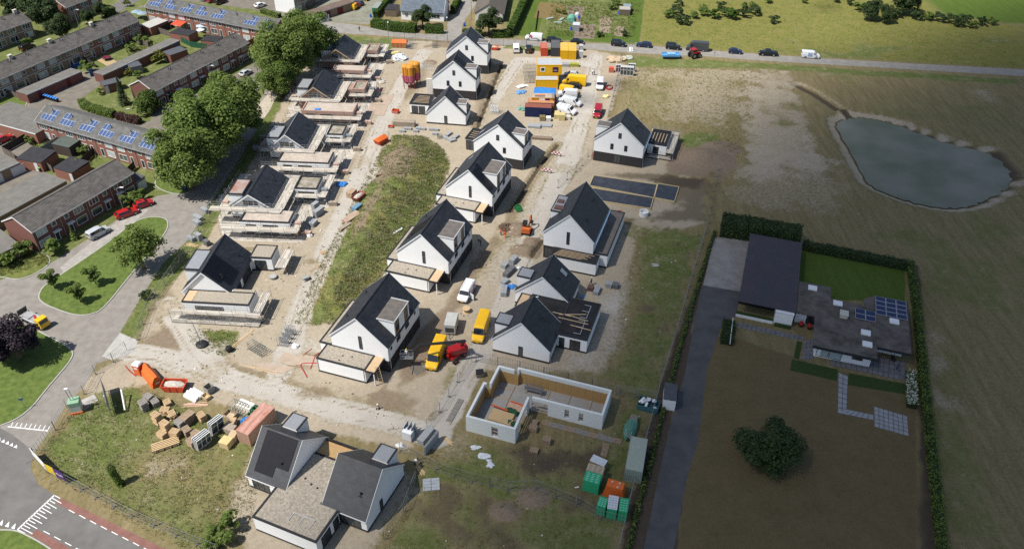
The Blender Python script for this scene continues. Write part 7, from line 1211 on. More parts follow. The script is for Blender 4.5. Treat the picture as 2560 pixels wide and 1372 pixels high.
# ladder-like plank bundle under tarp
t = thing('plank_bundle', 'bundle of new planks on bearers with plastic at its end, in front of the pallets', 'planks', tuple(G(*q8(748,1085))), rad(28), 'loose planks lying on the site')
for k in range(5): part('plank', MB().box(-1.9, 1.9, -.75+.32*k, -.55+.32*k, .35, .6), freshw, t)
for k in range(4): part('bearer', MB().box(-1.6+1.05*k, -1.45+1.05*k, -.85, .95, .2, .34), tim, t)
for k in (-1.4, 1.2): part('bearer', MB().box(k, k+.2, -.8, .9, 0, .19), tim, t)
# tarps, bags
for lab, px, r, m, n in (('crumpled bright blue tarpaulin beside the scaffold at the sand lane', (853,462), (1.3,1.4,.7), btarp, 9), ('blue tarpaulin heap on the street by the block packs', (1277,718), (1.1,.7,.5), btarp, 6), ('blue plastic heap beside the rusty slatted container', (620,1052), (1.0,.9,.7), btarp, 7), ('white big bag beside the brown box pile on the lane', (777,592), (.8,.75,.8), trimw, 4), ('white sack with blue mark on the plates by the gravel-roofed annex', (742,868), (1.0,.9,.7), trimw, 4), ('white big bag beside the block packs on the street', (1294,672), (.6,.6,.6), trimw, 3), ('heap of white bags beside the scaffold frames in the yard', (1306,219), (2.,1.,.8), trimw, 9), ('blue and white waste heap left of the yard containers', (1305,232), (1.4,1.2,.5), mat('blue_waste', (.1,.25,.5), .6, .5, 3), 6), ('heap of coloured waste beside the dark blue container', (1303,275), (1.2,1.,.6), mat('mixed_waste', (.12,.3,.25), .7, .6, 3), 6), ('yellow and white bag by the fence near the red hose', (1514,243), (1.,.9,.8), mat('yellow_white_bag', (.65,.55,.25), .6, .4, 3), 4), ('white wrapped bundles on the sand beside the silos', (1000,147), (2.0,2.2,1.2), ww, 12), ('yellowish sacks beside the white wrapped bundles', (988,136), (1.4,1.0,.8), mat('yellow_sack', (.6,.52,.25), .8), 6), ('dark rubble heap behind the far scaffold', (962,155), (1.6,1.5,.6), mat('rubble', (.2,.18,.15), .95, .3, 3), 9), ('white rubble heap on the sand beside the far scaffold', (950,205), (1.6,1.4,.5), mat('pale_rubble', (.42,.39,.34), .95, .2, 3), 8), ('wood scrap heap behind the windows in the north corner', (1540,152), (2.6,1.8,1.2), mat('wood_scrap', (.46,.36,.24), .9, .25, 3), 12), ('pale scrap boards beside the wood scrap heap', (1570,146), (1.8,1.4,.9), mat('pale_scrap', (.4,.4,.36), .9, .2, 3), 8), ('pile of roots and branches by the excavator', (1262,570), (1.3,1.4,.8), mat('brush_wood', (.10,.065,.045), .95, .4, 8), 12), ('plastic sheet scrap on the weeds below the shell', (1192,1118), (.9,.6,.25), ww, 5), ('torn plastic sheet on the weeds, larger piece', (1212,1140), (1.1,.7,.25), ww, 6), ('torn plastic sheet on the weeds, lower piece', (1226,1158), (1.,.8,.25), ww, 5), ('grey concrete lumps on the weeds behind the long house', (1642,663), (.9,.7,.4), conc, 5), ('blue plastic tangle behind the low white house', (1455,743), (.6,.5,.4), mat('blue_waste'), 4), ('blue sheet on the bare brick annex roof', (793,273), (1.1,.6,.35), btarp, 6)):
    o = heap('tarpaulin' if 'tarp' in lab or 'sheet' in lab else 'bag_heap' if 'bag' in lab or 'sack' in lab else 'waste_heap', lab, 'tarpaulin' if 'tarp' in lab or 'sheet' in lab else 'heap', px, r, m, n, len(lab))
    if 'brick annex' in lab: q = G(*px, 2.95); o.location = (q.x, q.y, 2.93)
# white insulation bundles, crates of the south-west yard
t = thing('insulation_bundle', 'pile of white insulation strips beside the site road', 'insulation', tuple(G(*q8(1065,540))), rad(-30))
for k in range(9): part('strip', MB().rbox((random.uniform(-.15,.15), -1.2+.3*k if k < 7 else -.5+.6*(k-7), .2 if k < 7 else .55), (2.6, .27, .34), random.uniform(-.06,.06)), trimw, t)
def crate(label, px, w, d, h, yaw, m, name='crate', cat='crate', group='crates on the site', open_=False):
    p = on(*px); t = thing(name, label, cat, tuple(p), rad(yaw), group); e = .05
    part('side', MB().box(-w/2, w/2, -d/2, -d/2+e, .05, h).box(-w/2, w/2, d/2-e, d/2, .05, h).box(-w/2, -w/2+e, -d/2+e, d/2-e, .05, h).box(w/2-e, w/2, -d/2+e, d/2-e, .05, h), m, t); part('base', MB().box(-w/2+e, w/2-e, -d/2+e, d/2-e, .05, .12), m, t)
    if not open_: part('lid', MB().box(-w/2-.02, w/2+.02, -d/2-.02, d/2+.02, h+.002, h+.04), m, t)
    for k in range(1, 4): part('slat', MB().box(-w/2-.012, w/2+.012, -d/2-.014, -d/2-.001, h*k/4-.04, h*k/4+.04), tim, t)
    return t
crate('grey mesh crate beside the white insulation strips', q8(1215,505), 1.2, 1.2, 1.2, -35, mat('grey_mesh_crate', (.25,.25,.22), .8, .3, 5), open_=True); crate('small wooden crate in front of the grey mesh crate', q8(1180,575), 1.3, .9, .6, -35, freshw, open_=True); crate('yellow board crate at the front of the window yard', q8(1400,1080), 1.5, 1.4, 1.2, -20, mat('yellow_board', (.55,.42,.2), .8)); crate('tan cardboard crate beside the rusty slatted container', q8(1475,1010), 1.0, 1.4, 1.1, -10, mat('tan_board', (.46,.35,.22), .8)); crate('wooden crate with a slatted lid behind the yellow board crate', q8(1435,930), 1.8, 1.2, 1.0, -20, tim); crate('open wood-scrap crate behind the leaning windows', q8(1440,770), 1.8, 1.4, .7, -25, mat('wood_scrap'), open_=True); crate('slatted pallet crate beside the blue plastic heap', q8(1462,855), 1.0, 1.2, .9, -8, palw[0]); crate('orange open crate by the scaffold in front of the small annex', (989,282), 1.6, 1.2, .8, -15, redo, open_=True); crate('orange crate beside the brown timber pile', (977,319), 1.2, .8, .5, -5, redo, open_=True); crate('orange crate in the northern corner beside the white windows', (1528,180), 1.4, 1.3, 1.2, -5, redo); crate('dark waste bin at the lane fence beside the shell', g4(418,165), 1.2, 1.0, 1.0, 10, blackp, name='waste_bin', cat='bin')
crate('dark green crate of parts in front of the dark blue container', (1356,300), 1.4, 1.4, 1.0, 0, mat('olive_crate', (.16,.13,.05), .8)); crate('white water container in front of the dark blue container', (1371,302), 1.1, 1.1, 1.0, 0, trimw, name='water_container', cat='tank')
# rusty slatted container
t = thing('slatted_container', 'rusty pink slatted container behind the solar-roofed house', 'container', tuple(G(*q8(1655,1095))), yawpx(q8(1655,1095), q8(1935,800))[0]); slm = mat('pink_slat', (.40,.25,.18), .85, .15, 4)
part('roof', MB().box(0, 6.0, 0, 2.3, 2.5, 2.56), mat('rust_streaked_roof', (.50,.32,.27), .8, 0, 1.0, col2=(.30,.10,.05), stretch=(.5,2,1)), t); part('core', MB().box(.1, 5.9, .1, 2.2, .1, 2.49), mat('dark_slat_gap', (.16,.09,.06), .9), t)
for k in range(24): part('slat', MB().box(.25*k+.02, .25*k+.2, .02, .09, .05, 2.48), slm, t); part('slat', MB().box(.25*k+.02, .25*k+.2, 2.21, 2.28, .05, 2.48), slm, t)
for k in range(9): part('slat', MB().box(.02, .09, .1+.24*k, .1+.24*k+.18, .05, 2.48), slm, t); part('slat', MB().box(5.91, 5.98, .1+.24*k, .1+.24*k+.18, .05, 2.48), slm, t)
# ================================================================ SKIPS, TOILET, TENT, SILOS
def skip(label, px, yaw, m, L=3.4, w=1.8, h=1.25, fill=None, tarp=None, group='skips on the site'):
    p = on(*px); t = thing('skip', label, 'skip', tuple(p), rad(yaw), group); a = .45; e = .07
    O = [(-L/2+a,-w/2,.1),(L/2-a,-w/2,.1),(L/2-a,w/2,.1),(-L/2+a,w/2,.1)]; T = [(-L/2,-w/2-.05,h),(L/2,-w/2-.05,h),(L/2,w/2+.05,h),(-L/2,w/2+.05,h)]; I = [(x*.93, y*.9, z) for x, y, z in T]; B = [(x*.9, y*.88, .18) for x, y, z in O]
    part('tub', MB().add(O+T+I+B, [(3,2,1,0),(0,1,5,4),(1,2,6,5),(2,3,7,6),(3,0,4,7),(4,5,9,8),(5,6,10,9),(6,7,11,10),(7,4,8,11),(8,9,13,12),(9,10,14,13),(10,11,15,14),(11,8,12,15),(12,13,14,15)]), m, t)
    part('rib', MB().box(-.6,-.5,-w/2-.09,-w/2+.0,.15,h-.1).box(.5,.6,-w/2-.09,-w/2+.0,.15,h-.1), m, t)
    if fill: part('rubble', MB().blob((0,0,h*.72), (L*.42,w*.4,.4), 3, .2, 12, 5), fill, t)
    if tarp: part('tarpaulin', MB().add([(-L/2,-w/2-.08,h+.02),(L/2,-w/2-.08,h+.02),(L/2,w/2+.08,h+.02),(-L/2,w/2+.08,h+.02),(-L/2+.3,0,h+.6),(L/2-.3,0,h+.7)], [(0,1,5,4),(1,2,5),(2,3,4,5),(3,0,4)]), tarp, t)
    return t
skip('open orange-red skip full of pale rubble beside the site road', q8(850,470), -2, redo, 3.8, 1.9, 1.2, mat('pale_rubble')); skip('orange skip covered with orange tarpaulin at the mound tip', (953,358), 55, redo, 3.2, 1.8, 1.2, None, ot); skip('red skip of rubble at the foot of the mound', (897,498), 62, mat('brown_red_skip', (.26,.07,.05), .7), 3.0, 1.7, 1.1, mat('pale_rubble')); skip('rust-orange skip with a tarpaulin near the access road fence', (1000,117), -5, orb, 4.6, 2.2, 1.5, None, ot); skip('small orange skip of boards at the north fence', (1236,124), -8, redo, 2.6, 1.6, .9, mat('wood_scrap'))
t = thing('portable_toilet', 'orange portable toilet with a white roof at the site corner', 'toilet', tuple(G(*q8(478,310))), rad(-18)); part('cabin', MB().box(-.6,.6,-.6,.6,.08,2.15), redo, t); part('roof', MB().add([(-.65,-.65,2.16),(.65,-.65,2.16),(.65,.65,2.16),(-.65,.65,2.16),(-.5,-.3,2.4),(.5,-.3,2.4),(.5,.3,2.4),(-.5,.3,2.4)], [(3,2,1,0),(4,5,6,7),(0,1,5,4),(1,2,6,5),(2,3,7,6),(3,0,4,7)]), trimw, t); box('door', ot, t, -.5, .5, -.63, -.603, .15, 2.05); box('sign', trimw, t, -.3, .3, -.64, -.631, 1.45, 1.75)
t = thing('tarpaulin_tent', 'long orange tarpaulin tent over stored goods beside the portable toilet', 'tent', tuple(G(*q8(600,370))), yawpx(q8(530,280), q8(650,420))[0]); pr = [(-.95,0),(-.8,1.1),(-.25,1.9),(.25,1.9),(.8,1.1),(.95,0)]
mb = MB(); ys = [-2.2,-2.0,-.7,.7,2.0,2.3]; n_ = len(pr)
mb.add([(y, x*(1 if 0 < k < 5 else .96)+.05*math.sin(k*2+x*3), z*(1+.04*math.sin(k*3))) for k, y in enumerate(ys) for x, z in pr], [(k*n_+i, k*n_+i+1, (k+1)*n_+i+1, (k+1)*n_+i) for k in range(5) for i in range(n_-1)]+[tuple(range(n_)), tuple(5*n_+i for i in range(n_-1, -1, -1))]); part('cover', mb, ot, t); box('white_label', trimw, t, 2.32, 2.34, -.3, .4, .7, .95)
zn_ = lambda x, y: (950+x*.14576, 130+y*.14576); so = mat('silo_orange', (.55,.24,.03), .5, .12, 2); sp = mat('silo_pink', (.42,.10,.16), .6, .2, 1.5)
for k, (px, lab) in enumerate((((468,610),'orange and pink mortar silo on legs, front one nearest the far scaffold'), ((540,622),'orange and pink mortar silo on legs, front one beside the ladder wall'), ((585,560),'orange and pink mortar silo on legs, rear one behind the front pair'), ((640,565),'orange and pink mortar silo on legs, rear one nearest the steel cage'))):
    t = thing('silo', lab, 'silo', tuple(G(*zn_(*px))), .2, 'mortar silos'); part('cone', MB().lathe([(.18,.9),(1.05,2.0)], 14), sp, t); part('lower_drum', MB().lathe([(1.05,2.0),(1.08,3.7)], 14), sp, t); part('upper_drum', MB().lathe([(1.08,3.7),(1.08,6.0),(.8,6.35),(.2,6.5)], 14), so, t)
    for q in range(4): a = math.pi/4+q*math.pi/2; part('leg', MB().tube((1.12*math.cos(a), 1.12*math.sin(a), 0), (1.12*math.cos(a), 1.12*math.sin(a), 5.8), .07, 5), mat('dark_red_steel', (.16,.03,.03), .6), t)
# ladder wall / stacked trays, cages, racks
t = thing('tray_stack', 'tall stack of white planks leaning beside the silos', 'stack', tuple(G(*zn_(860,715))), rad(-8))
for k in range(20): part('plank', MB().rbox((0, .05*k, .12+.3*k*.62), (1.75+.1*(k % 3), .5, .1)), mat('white_plank', (.6,.57,.52), .8, .1, 3), t)
def rack(label, px, L, d, h, yaw, m=steel, fills=(), name='steel_rack', n=4, group='steel racks on the site', cat='rack'):
    p = on(*px); t = thing(name, label, cat, tuple(p), rad(yaw), group); mb = MB()
    for i in range(n+1):
        x = -L/2+L*i/n
        for y in (-d/2, d/2): mb.tube((x, y, 0), (x, y, h), .035, 4)
        mb.tube((x, -d/2, h), (x, d/2, h), .03, 4); mb.tube((x, -d/2, .1), (x, d/2, .1), .03, 4)
    for z in (.1, h*.5, h):
        for y in (-d/2, d/2): mb.tube((-L/2, y, z), (L/2, y, z), .03, 4)
    part('frame', mb, m, t)
    for k, (mm, f) in enumerate(fills):
        for i in range(f): part('frame_panel', MB().rbox((-L/2+L*(i+.5)/f, -d*.3+d*.6*(k/max(1, len(fills)-1) if len(fills) > 1 else .5), h*.52), (L/f*.85, .08, h*.85), 0, 0, .1), mm, t)
    return t
rack('large stack of dark scaffold frames beside the yellow cabins', (1326,195), 3.4, 7., 2.2, 3, mat('dark_steel', (.12,.14,.14), .6, .2, 4), n=9); rack('rack of scaffold frames at the orange skip', (1026,117), 1.6, 4., 2., -5, steel, n=6); rack('white steel rack of frames behind the gable house', (1236,282), 2.2, 2., 2.2, -10, mat('white_steel', (.5,.51,.52), .5), ((trimw, 3),)); rack('steel cage with parts beside the silos', zn_(790,290), 3.2, 2.4, 1.4, -8, mat('white_steel')); rack('rack of grey steel gates beside the weed patch', (645,878), 3.2, 1.2, 1.5, -35, mat('dark_steel'), n=7); rack('glass rack loaded with grey panes and red straps on the sand', (718,848), 1.6, 3.6, 1.6, -12, steel, ((zinc, 3), (zinc, 3), (zinc, 2))); rack('grey rack with white boards behind the pallet yard', q8(1530,720), 2.6, 1.6, 1.6, -25, mat('dark_steel'), n=5); rack('small dark steel frame pack behind the silos', (1088,118), 1.4, 1.8, 1.4, 0, mat('dark_steel'), n=5); rack('black frame pack next to the small white rack by the gable house', (1100,345), 1.2, 1.0, .8, 10, mat('dark_steel'), n=4)
packs('white insulated boards lying on the rack behind the pallet yard', q8(1600,670), 2.8, 1.5, .7, -25, mat('white_board_pack', (.62,.6,.53), .8), name='board_pack', cat='pack', nx=1, nz=3)
def winrack(label, px, n, yaw, h=2.2, w=1.5, frame=trimw, gl=wglass, lean=.16, sub=2, group='window frames leaning on the site', step=.35):
    p = on(*px); t = thing('window_frames', label, 'window frames', tuple(p), rad(yaw), group)
    for k in range(n):
        f = link('window_frame', None, t, (0, step*k, .08)); f.rotation_euler = (lean, 0, 0); mb = MB(); e = .1
        mb.box(-w/2, -w/2+e, 0, .1, 0, h).box(w/2-e, w/2, 0, .1, 0, h).box(-w/2+e, w/2-e, 0, .1, 0, e).box(-w/2+e, w/2-e, 0, .1, h-e, h).box(-w/2+e, w/2-e, .005, .095, h*.62, h*.62+e*.8)
        for s in range(1, sub): mb.box(-w/2+w*s/sub-.05, -w/2+w*s/sub+.05, .005, .095, e, h-e)
        part('sash', mb, frame, f); part('pane', MB().box(-w/2+e, w/2-e, .04, .06, e, h-e), gl, f)
    part('sledge', MB().box(-w/2, w/2, -.1, step*n+.2, 0, .08), tim, t)
    return t
winrack('white window frames leaning at the front of the pallet yard', q8(1165,1085), 4, -125+180, 2.2, 2.4, sub=3); winrack('large white window frames leaning behind the first ones in the pallet yard', q8(1310,930), 3, -125+180, 2.6, 2.2, sub=2); winrack('three white frames with red-marked panes in the northern corner', (1545,182), 2, 0, 2.3, 1.5, gl=mat('red_marked_glass', (.2,.05,.07), .3, .6, 2)); winrack('white four-part window frames stacked in the northern corner', (1566,190), 4, -8, 2.6, 3.6, sub=4); winrack('white frames standing behind the four-part ones', (1578,180), 2, -8, 2.4, 2.0, sub=3)
k7 = lambda x, y: (960+x*.1749, 1020+y*.1749)
winrack('white-topped door frames standing behind the wrapped white packs', k7(430,390), 3, 70, 2.1, 1.4, frame=mat('grey_white_frame', (.42,.46,.5), .5), lean=.02, step=.6); pack('tall white wrapped block pack on the sand beside the lane', k7(262,445), 1.5, 1.1, 1.7, trimw, mat('white_block_pack', (.6,.61,.62), .7, .08, 3), yaw=-22, group='packs by the lane corner'); heap('insulation_roll', 'fat white insulation roll lying at the lane corner', 'roll', k7(328,545), (2.0,.75,.85), trimw, 1, 3)
t = thing('formwork_panel', 'grey steel formwork panels standing on edge beside the lane fence', 'panels', tuple(G(*k7(690,560))), rad(62))
for k in range(3): part('panel', MB().rbox((0, .12*k, .95), (3.6, .06, 1.8), 0, 0, .06), mat('grey_steel_panel', (.3,.32,.34), .55, .15, 2), t)
packs('stack of grey panels beside the standing formwork', k7(600,420), 3.2, 1.2, .9, 62, blk, name='panel_stack', cat='panels', nx=1, nz=6); packs('grey slatted panel lying on the weeds below the white house gable', k7(675,1090), 2.4, 2.1, .12, 6, mat('pale_grey_panel', (.36,.38,.4), .7), name='steel_gate', cat='gate', nx=2, ny=4, nz=1)
# cable drums, pole with black base, butts, hoses, barriers
def drum(label, px, r, w, m1, m2, yaw):
    p = on(*px); t = thing('cable_drum', label, 'drum', tuple(p), rad(yaw)); part('flange', MB().tube((0,-w/2,r), (0,-w/2+.06,r), r, 16), m1, t); part('flange', MB().tube((0,w/2-.06,r), (0,w/2,r), r, 16), m1, t); part('core', MB().tube((0,-w/2+.06,r), (0,w/2-.06,r), r*.6, 12), m2, t)
drum('green cable drum standing on the lane beside the trench', (1296,528), .75, .8, mat('bright_green_drum', (.03,.33,.10), .5), blackp, 20)
p = on(1166,779); t = thing('cable_drum', 'wooden cable drum lying flat on the street near the white van', 'drum', tuple(p)); part('flange', MB().lathe([(.7,0),(.7,.07)], 16), freshw, t); part('core', MB().lathe([(.45,.07),(.45,.75)], 12), tim, t); part('flange', MB().lathe([(.7,.75),(.7,.82)], 16), freshw, t)
t = thing('site_pole', 'leaning steel mast on a black ballast base beside the weed patch', 'mast', tuple(on(505,862))); part('base', MB().lathe([(.95,0),(1.0,.3),(.6,.5)], 14), blackp, t); part('mast', MB().tube((0,0,.3), (-.6,.2,5.0), .06, 6).tube((.6,.6,.1), (-.12,.1,1.6), .04, 5).tube((-.6,.7,.1), (-.12,.1,1.6), .04, 5), steel, t)
t = thing('water_butt', 'round black water butt beside the steel gates', 'barrel', tuple(on(574,877))); part('barrel', MB().lathe([(.45,0),(.55,.4),(.55,.8),(.4,1.0)], 12), blackp, t)
t = thing('mixing_tub', 'grey round mortar tub on the sand beside the near white house', 'tub', tuple(on(683,695))); part('tub', MB().lathe([(.6,0),(.75,.5)], 12), blk, t); part('mortar', MB().lathe([(.62,.505),(.3,.52)], 12), conc, t)
def hose(label, pts, r, m, name='hose', z=.05):
    P = [on(*p)+Vector((0,0,z)) for p in pts]; Q = []
    for i in range(len(P)-1):
        p0, p1, p2, p3 = P[max(0,i-1)], P[i], P[i+1], P[min(len(P)-1,i+2)]
        for t_ in (0,.25,.5,.75): Q.append(.5*((2*p1)+(p2-p0)*t_+(2*p0-5*p1+4*p2-p3)*t_*t_+(3*p1-p0-3*p2+p3)*t_**3))
    Q.append(P[-1]); tag(part(name, MB().path(Q, r, 5), m), label, 'hose')
rh = mat('red_hose', (.32,.03,.03), .6); hose('dark red hose curving over the sand at the gravel-roofed annex', [(768,943),(758,925),(752,912),(765,908),(795,908)], .09, rh); hose('red hose loop hanging from the annex corner to the sand', [(776,922),(783,905),(788,890),(798,882)], .09, rh); hose('red hose on the sand beside the white sacks', [(757,890),(768,880),(780,872)], .07, rh); hose('red hose beside the white waste at the orange toilet', [(313,914),(325,928),(340,940)], .09, rh); hose('black hose hanging under the lift basket', [(1030,905),(1034,918),(1030,935)], .06, blackp)
for k in range(3): hose('coil of dark red hose by the lane fence' if k == 0 else 'loop of dark red hose beside the coil by the lane fence' if k == 1 else 'tail of dark red hose near the coil by the lane fence', [(1523+9*math.cos(a*.7+k*2)*(1-.1*k), 220+6*math.sin(a*.7+k*2)*(1-.1*k)) for a in range(10)], .09, rh, z=.05+.12*k)
hose('coil of red hose behind the blue-eaved long house', [(1548+6*math.cos(a*.9), 531+4*math.sin(a*.9)) for a in range(9)], .1, rh)
def barrier(label, px, yaw):
    p = on(*px); t = thing('road_barrier', label, 'barrier', tuple(p), rad(yaw), 'red and white barriers in the street')
    for i in range(6):
        for j in range(2): box('stripe', redp if (i+j) % 2 else trimw, t, -1.2+.4*i, -1.2+.4*(i+1), -.04, .04, .45+.3*j, .75+.3*j)
    part('leg', MB().box(-1.0,-.9,-.3,.3,0,.06).box(.9,1.0,-.3,.3,0,.06).box(-.98,-.92,-.03,.03,.06,.448).box(.92,.98,-.03,.03,.06,.448), blackp, t)
barrier('red and white barrier at the trench end nearer the glazed-room house', (1391,390), -15); barrier('red and white barrier over the trench nearer the solar-field house', (1367,432), -15)
t = thing('marker_post', 'short red and white marker post on the sandy bend', 'post', tuple(on(945,1022)));
for k in range(5): part('band', MB().tube((0,0,.22*k), (0,0,.22*k+.219), .13, 8), redp if k % 2 else trimw, t)
part('foot', MB().box(-.3,.3,-.2,.2,-.0,.05), blackp, t)
t = thing('ladder', 'wooden ladder leaning on the porch roof of the near house', 'ladder', (-29.18,95.95,0), rad(-18.3)); lm = MB(); P0, P1 = Vector((10.7,-3.6,0)), Vector((9.3,-2.2,3.3))
for s in (-.22, .22): lm.tube(P0+Vector((s,s,0)), P1+Vector((s,s,0)), .035, 4)
part('rail', lm, freshw, t); lm = MB()
for k in range(10): c = P0.lerp(P1, (k+.5)/10); lm.tube(c+Vector((-.22,-.22,0)), c+Vector((.22,.22,0)), .025, 4)
part('rung', lm, freshw, t)
t = thing('steel_mat', 'dark steel grating lying on the soil beside the yellow van', 'grating', tuple(on(1044,922)), rad(40)); mb = MB()
for k in range(7): mb.box(-.9, .9, -1.05+.34*k, -.95+.34*k, 0, .07)
mb.box(-.9,-.82,-1,1,.0,.08).box(.82,.9,-1,1,0,.08); part('grating', mb, mat('dark_steel'), t)
t = thing('wheelbarrow', 'wheelbarrow standing on the sand lane beside the mound', 'wheelbarrow', tuple(on(766,700)), .6); part('tray', MB().add([(-.5,-.3,.4),(.3,-.25,.4),(.3,.25,.4),(-.5,.3,.4),(-.65,-.4,.75),(.5,-.35,.75),(.5,.35,.75),(-.65,.4,.75)], [(3,2,1,0),(0,1,5,4),(1,2,6,5),(2,3,7,6),(3,0,4,7),(4,5,6,7)]), blk, t); part('wheel', MB().tube((.75,-.06,.2),(.75,.06,.2),.2,10), tyre, t); part('handle', MB().tube((.75,-.25,.25),(-1.1,-.3,.6),.03).tube((.75,.25,.25),(-1.1,.3,.6),.03).tube((-.4,-.28,0),(-.4,-.28,.42),.03).tube((-.4,.28,0),(-.4,.28,.42),.03), steel, t)
t = thing('concrete_ring', 'white round well ring behind the film-covered foundation', 'ring', tuple(on(1609,538))); part('ring', MB().lathe([(.95,0),(.95,1.0),(.8,1.0),(.8,.2)], 16), trimw, t)
# camera mast at the corner
t = thing('camera_mast', 'green and white camera mast box on concrete at the site corner', 'mast', tuple(on(195,1026)), .3); part('box', MB().box(-.75,.75,-.7,.7,.35,1.7), mat('white_green_box', (.45,.5,.45), .6, .15, 1), t); part('box_top', MB().box(-.78,.78,-.73,.73,1.71,2.3), mat('pale_green_box', (.22,.36,.24), .6), t); part('base', MB().box(-.85,.85,-.8,.8,0,.34), ot, t); part('pole', MB().tube((-.3,0,2.3),(-.5,.1,4.6),.06).tube((.1,0,2.3),(0,.1,4.3),.05), steel, t); part('camera', MB().rbox((-.3,.1,4.6),(.5,.35,.3)), trimw, t)
ground_sheet('concrete_pad', [(206,1030),(192,1005),(235,985),(245,1000)], .014, conc); ground_sheet('concrete_pad', [(300,832),(345,850),(335,880),(280,900),(255,890)], .012, conc)
def frame_sign(label, a, b, h, yaw=None, m=steel, lean=.0, panel=None):
    p, q = on(*a), on(*b); d = q-p; t = thing('billboard', label, 'billboard', tuple(p), math.atan2(d.y, d.x)); L = d.length; mb = MB()
    for x in (0, L/2, L): mb.tube((x,0,0), (x,lean,h), .05, 5); mb.tube((x,lean*.9,h*.9), (x,1.6,0), .035, 4)
    for z in (.2,.5,1.): mb.tube((0,lean*z,h*z), (L,lean*z,h*z), .04, 4)
    part('frame', mb, m, t); part('sheet', MB().add([(0,-.03,h*.25),(L,-.03,h*.25),(L,lean-.03,h),(0,lean-.03,h)], [(0,1,2,3)]), panel or mat('grey_sheet', (.2,.22,.22), .7), t)
frame_sign('tall grey billboard frame seen from behind at the edge of the weeds', (280,1040), (264,978), 3.0)
t = thing('sign_pole', 'white round beam propped on a steel stand beside the billboard frame', 'beam', tuple(on(300,1020))); part('beam', MB().tube((-.3,2.4,1.6),(1.2,-.8,.5),.12,6), trimw, t); part('stand', MB().tube((-.3,2.4,0),(-.3,2.4,1.6),.05).tube((1.2,-.8,0),(1.2,-.8,.5),.05).tube((-.3,2.4,.2),(1.2,-.8,.2),.04), steel, t)
# ================================================================ FENCES
def heras_meshes():
    fr = MB(); W_, H = 1., 1.85
    fr.tube((0,0,.15),(0,0,2.0),.022,4).tube((W_,0,.15),(W_,0,2.0),.022,4); fr.tube((0,0,2.0),(W_,0,2.0),.022,4).tube((0,0,.18),(W_,0,.18),.022,4).tube((0,0,1.1),(W_,0,1.1),.014,4)
    for k in range(1, 9): fr.tube((W_*k/9,0,.18),(W_*k/9,0,2.0),.006,3)
    return fr.mesh('fence_panel', steel), MB().box(-.09,.09,-.28,.28,0,.12).mesh('foot', mat('dark_foot', (.12,.115,.11), .9))
HP, HF_ = heras_meshes()
def heras(label, pts, group='wire mesh site fences'):
    P = [on(*p) for p in pts]; t = thing('mesh_fence', label, 'fence', tuple(P[0]), 0, group); O = P[0]
    for a, b in zip(P[:-1], P[1:]):
        d = b-a; n = max(1, round(d.length/3.4)); yw = math.atan2(d.y, d.x)
        for k in range(n):
            c = a+d*(k/n); o = link('fence_panel', HP, t, (c.x-O.x, c.y-O.y, gz(c.x, c.y)-O.z), yw, (d.length/n-.04, 1, 1)); link('foot', HF_, t, (c.x-O.x, c.y-O.y, gz(c.x, c.y)-O.z), yw)
    return t
heras('wire mesh fence between the residential street verge and the scaffold row', [(345,850),(372,775),(470,630),(548,492),(612,388)]); heras('wire mesh fence along the access road behind the white gable houses', [(985,99),(1120,107),(1230,114),(1345,119)]); heras('wire mesh fence beside the dry meadow at the site entrance', [(1552,135),(1545,190),(1530,255),(1520,292)]); heras('wire mesh fence along the main road at the weedy lot', [(168,1206),(240,1245),(330,1292),(440,1340),(545,1382)]); heras('wire mesh fence from the corner banners to the camera mast', [(90,1142),(140,1075),(170,1022)]); heras('wire mesh fence from the camera mast to the concrete pad', [(212,985),(240,935),(285,905),(318,875)]); heras('wire mesh fence along the dark driveway hedge', [(1795,425),(1770,560),(1730,690),(1690,835),(1650,965),(1620,1080),(1580,1230),(1545,1380)]); heras('wire mesh fence along the street beside the roofless shell', [(1068,1072),(1100,1030),(1145,955),(1180,905)]); heras('wire mesh fence between the low white house and the roofless shell', [(1190,903),(1300,925),(1420,955),(1540,985),(1640,1000)]); heras('wire mesh fence across the dark weeds below the shell', [(1000,1128),(1090,1175),(1180,1205),(1270,1225),(1340,1222),(1440,1262),(1500,1298),(1562,1312)]); heras('wire mesh fence panel run in front of the house with dark ground storey', [(1470,392),(1530,400),(1600,418)]); heras('wire mesh fence beside the foundation formwork', [(1395,470),(1440,430),(1470,400)]); heras('wire mesh fence beside the gravel-roofed pair toward the weeds', [(1040,1200),(1010,1280),(960,1350)])
# banners at the corner
A = on(88,1143); t = thing('corner_banner', 'white, yellow and purple banner on a braced frame at the road corner', 'banner', tuple(A)); O = A
for k, (a, b, m) in enumerate((((86,1143),(122,1182),trimw), ((123,1183),(144,1194),mat('yellow_banner', (.62,.44,.03), .6)), ((145,1195),(168,1207),mat('purple_banner', (.07,.025,.16), .6)))):
    p, q = on(*a), on(*b); d = q-p; L = d.length; pt = part('banner_panel', MB().box(0, L, -.04, .0, .5, 2.2), m, t, p-O, math.atan2(d.y, d.x))
    if k == 2: text(pt, 'mun', .8, (L/2, -.045, 1.35), (math.pi/2, 0, 0), mat('white_paint'))
    part('post', MB().tube((p.x-O.x, p.y-O.y, 0), (p.x-O.x, p.y-O.y, 2.3), .05).tube((p.x-O.x, p.y-O.y, 1.8), (p.x-O.x+.9, p.y-O.y+1.3, 0), .035).tube((p.x-O.x, p.y-O.y, 1.8), (p.x-O.x-.7, p.y-O.y-1.2, 0), .035), steel, t)
